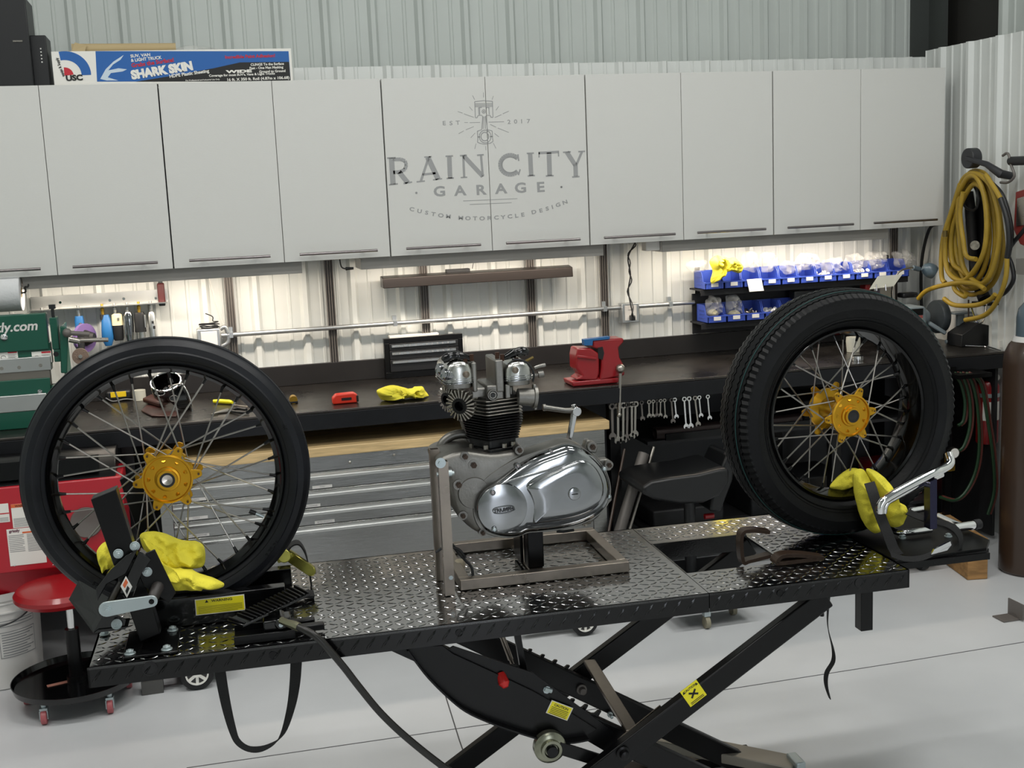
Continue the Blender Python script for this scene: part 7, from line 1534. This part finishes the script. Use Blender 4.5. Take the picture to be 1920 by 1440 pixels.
q = pY(1785, 848, -.86); t = thing('regulator', 'small round pressure gauge beside the twin hoses', 'gauge', q); finish('gauge', MB().cyl(q, q+Vector((0, -.02, 0)), .026, n=24), M['satin'], t); finish('gauge_face', MB().cyl(q+Vector((0, -.0201, 0)), q+Vector((0, -.0212, 0)), .022, n=24), M['white'], t); finish('brass_body', MB().box(q+Vector((-.02, .001, -.09)), q+Vector((.02, .03, -.02))), M['brass'], t, bevel=.004)
finish('stand', MB().box(Vector((q.x-.014, q.y+.03, .09)), Vector((q.x+.014, q.y+.05, q.z))), M['blks'], t); finish('stand_base', MB().box((q.x-.10, q.y-.02, .001), (q.x+.10, q.y+.10, .09)), M['blks'], t)
# pallet / timber blocks
a = pZ(1857, 1087, 0); b = pZ(1740, 1035, 0)
tz_ = pY(1830, 1015, a.y).z
tag(finish('timber_beam', MB().bar((a.x-.05, a.y+.02, tz_*.5+.001), (b.x+.05, -.78, tz_*.5+.001), .09, tz_), M['wood2'], bevel=.003), 'rough timber beam on the floor beside the gas cylinder', 'timber')
# dolly caster and pine board seen behind platform
q = pZ(1722, 1072, 0); t = thing('caster_board', 'pine board on a black and silver caster below the rear platform', 'dolly', q)
cs = finish('caster', MB().box((q.x-.012, q.y-.02, .05), (q.x+.012, q.y+.02, .105)), M['zinc'], t, bevel=.002); finish('wheel', MB().cyl((q.x+.013, q.y+.02, .04), (q.x+.045, q.y+.02, .04), .0385, n=24), M['blkm'], cs)
finish('board', MB().box((q.x-.10, q.y-.04, .1055), (q.x+.10, q.y+.30, .14)), mat('pine_board', 'c39a68', .6), t)
# yellow hose coil hanging on the wall by the corner
hy = -.30
def hh(px, py, dy=0): return pX(px, py, XR-.09-dy)
tc_ = thing('yellow_hose_coil', 'large coil of yellow air hose hanging by the corner', 'hose coil', hh(1820, 330))
loops = [([(1808, 345), (1822, 322), (1848, 328), (1868, 370), (1876, 420), (1880, 470), (1868, 520), (1846, 545), (1818, 552), (1798, 535), (1788, 495), (1786, 440), (1794, 385)], 0),
         ([(1812, 350), (1826, 332), (1846, 340), (1860, 385), (1866, 450), (1858, 505), (1838, 535), (1812, 540), (1794, 515), (1780, 470), (1780, 430), (1790, 380)], .02),
         ([(1806, 352), (1818, 338), (1838, 345), (1850, 390), (1855, 450), (1846, 500), (1828, 528), (1802, 528), (1780, 500), (1770, 480), (1776, 430), (1790, 385)], .04),
         ([(1816, 356), (1830, 345), (1844, 360), (1852, 400), (1852, 440), (1842, 480), (1822, 515), (1800, 505), (1786, 490), (1784, 440), (1796, 395)], .055),
         ([(1802, 352), (1816, 332), (1832, 334), (1846, 370), (1850, 430), (1842, 480), (1816, 520), (1796, 525), (1776, 505), (1772, 455), (1780, 410), (1792, 375)], .075),
         ([(1814, 340), (1832, 326), (1856, 345), (1870, 390), (1872, 450), (1866, 500), (1850, 528), (1826, 538), (1806, 520), (1792, 470), (1790, 420), (1800, 370)], .035),
         ([(1800, 350), (1814, 328), (1836, 328), (1858, 350), (1872, 400), (1874, 450), (1862, 505), (1846, 530), (1828, 528), (1806, 500), (1800, 450), (1796, 400)], .07)]
for i, (pts, dy) in enumerate(loops):
    finish('hose', MB().tube(smooth([hh(a, b, dy) for a, b in pts], 7, True), .0118, 12, closed=True), M['hose'], tc_)
for i, (pts, dy) in enumerate((([(1800, 345), (1786, 390), (1770, 440), (1765, 480), (1766, 520), (1772, 530)], .08), ([(1806, 360), (1800, 400), (1806, 450), (1812, 480), (1830, 486)], .09), ([(1848, 328), (1866, 355), (1876, 372)], .09),
      ([(1888, 480), (1886, 520), (1872, 560), (1848, 590), (1810, 600)], .09), ([(1770, 560), (1790, 572), (1830, 572), (1856, 562), (1866, 552)], .10), ([(1788, 532), (1792, 545), (1808, 556), (1812, 550)], .10), ([(1722, 560), (1736, 546), (1760, 537), (1800, 530), (1830, 533), (1846, 542)], .11))):
    finish('hose', MB().tube(smooth([hh(a, b, dy) for a, b in pts], 7), .0112, 12), M['hose'], tc_)
finish('sleeve', MB().tube(smooth([hh(a, b, .09) for a, b in ((1876, 372), (1888, 410), (1892, 450), (1888, 484))], 5), .012, 12), M['blkp'], tc_)
q = hh(1772, 444, .1); finish('hose_end', MB().cyl(q, q+Vector((0, -.0, .03)), .012, n=12), mat('old_brass', '75653c', .4, .8), tc_)
# black hanger holding the hose with caster wheel
t = thing('hose_hanger', 'black hose hanger with caster wheel at the top on the right wall', 'hanger', hh(1830, 340, 0))
def hxp(px, py, x): return pX(px, py, x)
c = hxp(1813, 297, XR-.16); c2 = hxp(1833, 292, XR-.10)
finish('caster_wheel', MB().cyl(c, c+Vector((.05, 0, 0)), .047, n=36), mat('wheel_grey', '2c2d30', .5), t, bevel=.004); finish('caster_axle', MB().cyl(c+Vector((-.004, 0, 0)), c, .006, n=10), M['zinc'], t)
finish('caster_arm', MB().tube([c+Vector((-.002, 0, 0)), hxp(1850, 308, XR-.15), hxp(1876, 326, XR-.12), hxp(1895, 330, XR-.06)], [.010, .014, .020, .018], 12), mat('wheel_grey', ''), t)
finish('loop', MB().tube(smooth([hh(a, b, .03) for a, b in ((1806, 352), (1818, 342), (1830, 356), (1834, 380), (1826, 394), (1810, 388), (1803, 370))], 5, True), .006, 10, closed=True), M['blkp'], t)
finish('sleeve', MB().tube([hh(1816, 360, -.02), hh(1820, 400, -.02), hh(1824, 470, -.02), hh(1828, 520, -.02), hh(1846, 560, -.02)], [.022, .026, .022, .024, .030], 14), M['blkm'], t)
q = hh(1828, 460, .015); finish('gauge_disc', MB().lathe([(.0, -.003), (.022, -.003), (.022, .003), (0, .004)], q, (-.8, -.6, 0), 24), mat('stained_white', 'a9a69a', .6, var=.4, vscale=60), t)
finish('wall_plate', MB().box((XR-.055, hh(1825, 400).y-.03, hh(1825, 520).z), (XR-.0235, hh(1825, 400).y+.03, hh(1825, 350).z)), M['blks'], t)
# welding torch / red tool on the right edge
t = thing('red_cable_tool', 'red-framed tool with black handle hanging at the right edge', 'tool', hh(1905, 420, 0))
a, b = hh(1895, 302, .04), hh(1960, 300, .04); finish('black_tube', MB().tube([a, b], .020, 20), M['blkp'], t); finish('clamp', MB().tube(smooth([hh(x_, y_, .05) for x_, y_ in ((1880, 292), (1890, 288), (1896, 310), (1902, 330), (1890, 342), (1876, 342))], 4), .006, 10), M['track'], t)
finish('red_frame', MB().prism([hh(a, b, .05) for a, b in ((1904, 360), (1930, 352), (1940, 470), (1912, 458), (1900, 430))], (.02, 0, 0)), mat('dull_red', '7c2a26', .5), t, bevel=.004); finish('silver_panel', MB().prism([hh(a, b, .053) for a, b in ((1908, 372), (1930, 366), (1934, 420), (1906, 424))], (-.003, 0, 0)), M['satin'], t)
finish('cable', MB().tube(smooth([hh(a, b, .05) for a, b in ((1935, 410), (1915, 438), (1900, 455), (1890, 475), (1898, 500), (1900, 525), (1885, 548), (1862, 560))], 6), .010, 12), M['blkp'], t)
finish('cable', MB().tube(smooth([hh(a, b, .07) for a, b in ((1860, 345), (1878, 365), (1890, 400), (1896, 440), (1890, 480))], 6), .012, 12), M['blkp'], t)
finish('wall_mount', MB().box((XR-.05, hh(1910, 420).y-.04, hh(1910, 440).z), (XR-.0235, hh(1910, 420).y+.04, hh(1910, 380).z)), M['blks'], t)
finish('gauge_box', MB().box(hh(1905, 485, .05), hh(1935, 515, .02)), mat('grey_box', '7c7b76', .5), t)
# black vertical cable from cabinet to bench at the corner
a = pY(1742, 425, -.12); 
tag(finish('power_cable', MB().tube(smooth([(a.x, -.20, DZ0+.002), (a.x, -.12, DZ0-.03), (a.x, -.06, 1.3), (a.x+.004, -.055, 1.08), (a.x+.02, -.06, BZ+.004)], 5), .008, 10), M['blkp']), 'thick black cable dropping from the rightmost cabinet to the bench', 'cable')
# small hooks and scissors on the wall below the coil
t = thing('hanging_tool', 'chrome hanging tool on the wall below the yellow coil', 'tool', hh(1830, 590, 0))
finish('rod', MB().tube(smooth([hh(a, b, .0) for a, b in ((1820, 570), (1826, 590), (1832, 604), (1842, 604), (1848, 588), (1850, 570))], 4), .004, 8), M['chrome'], t); finish('rod', MB().cyl(hh(1816, 562, .0), hh(1816, 598, .0), .004, n=8), M['brown'], t)
finish('wall_hook', MB().box((XR-.10, hh(1835, 570).y-.06, hh(1835, 572).z), (XR-.0235, hh(1835, 570).y+.04, hh(1835, 566).z)), M['blks'], t)
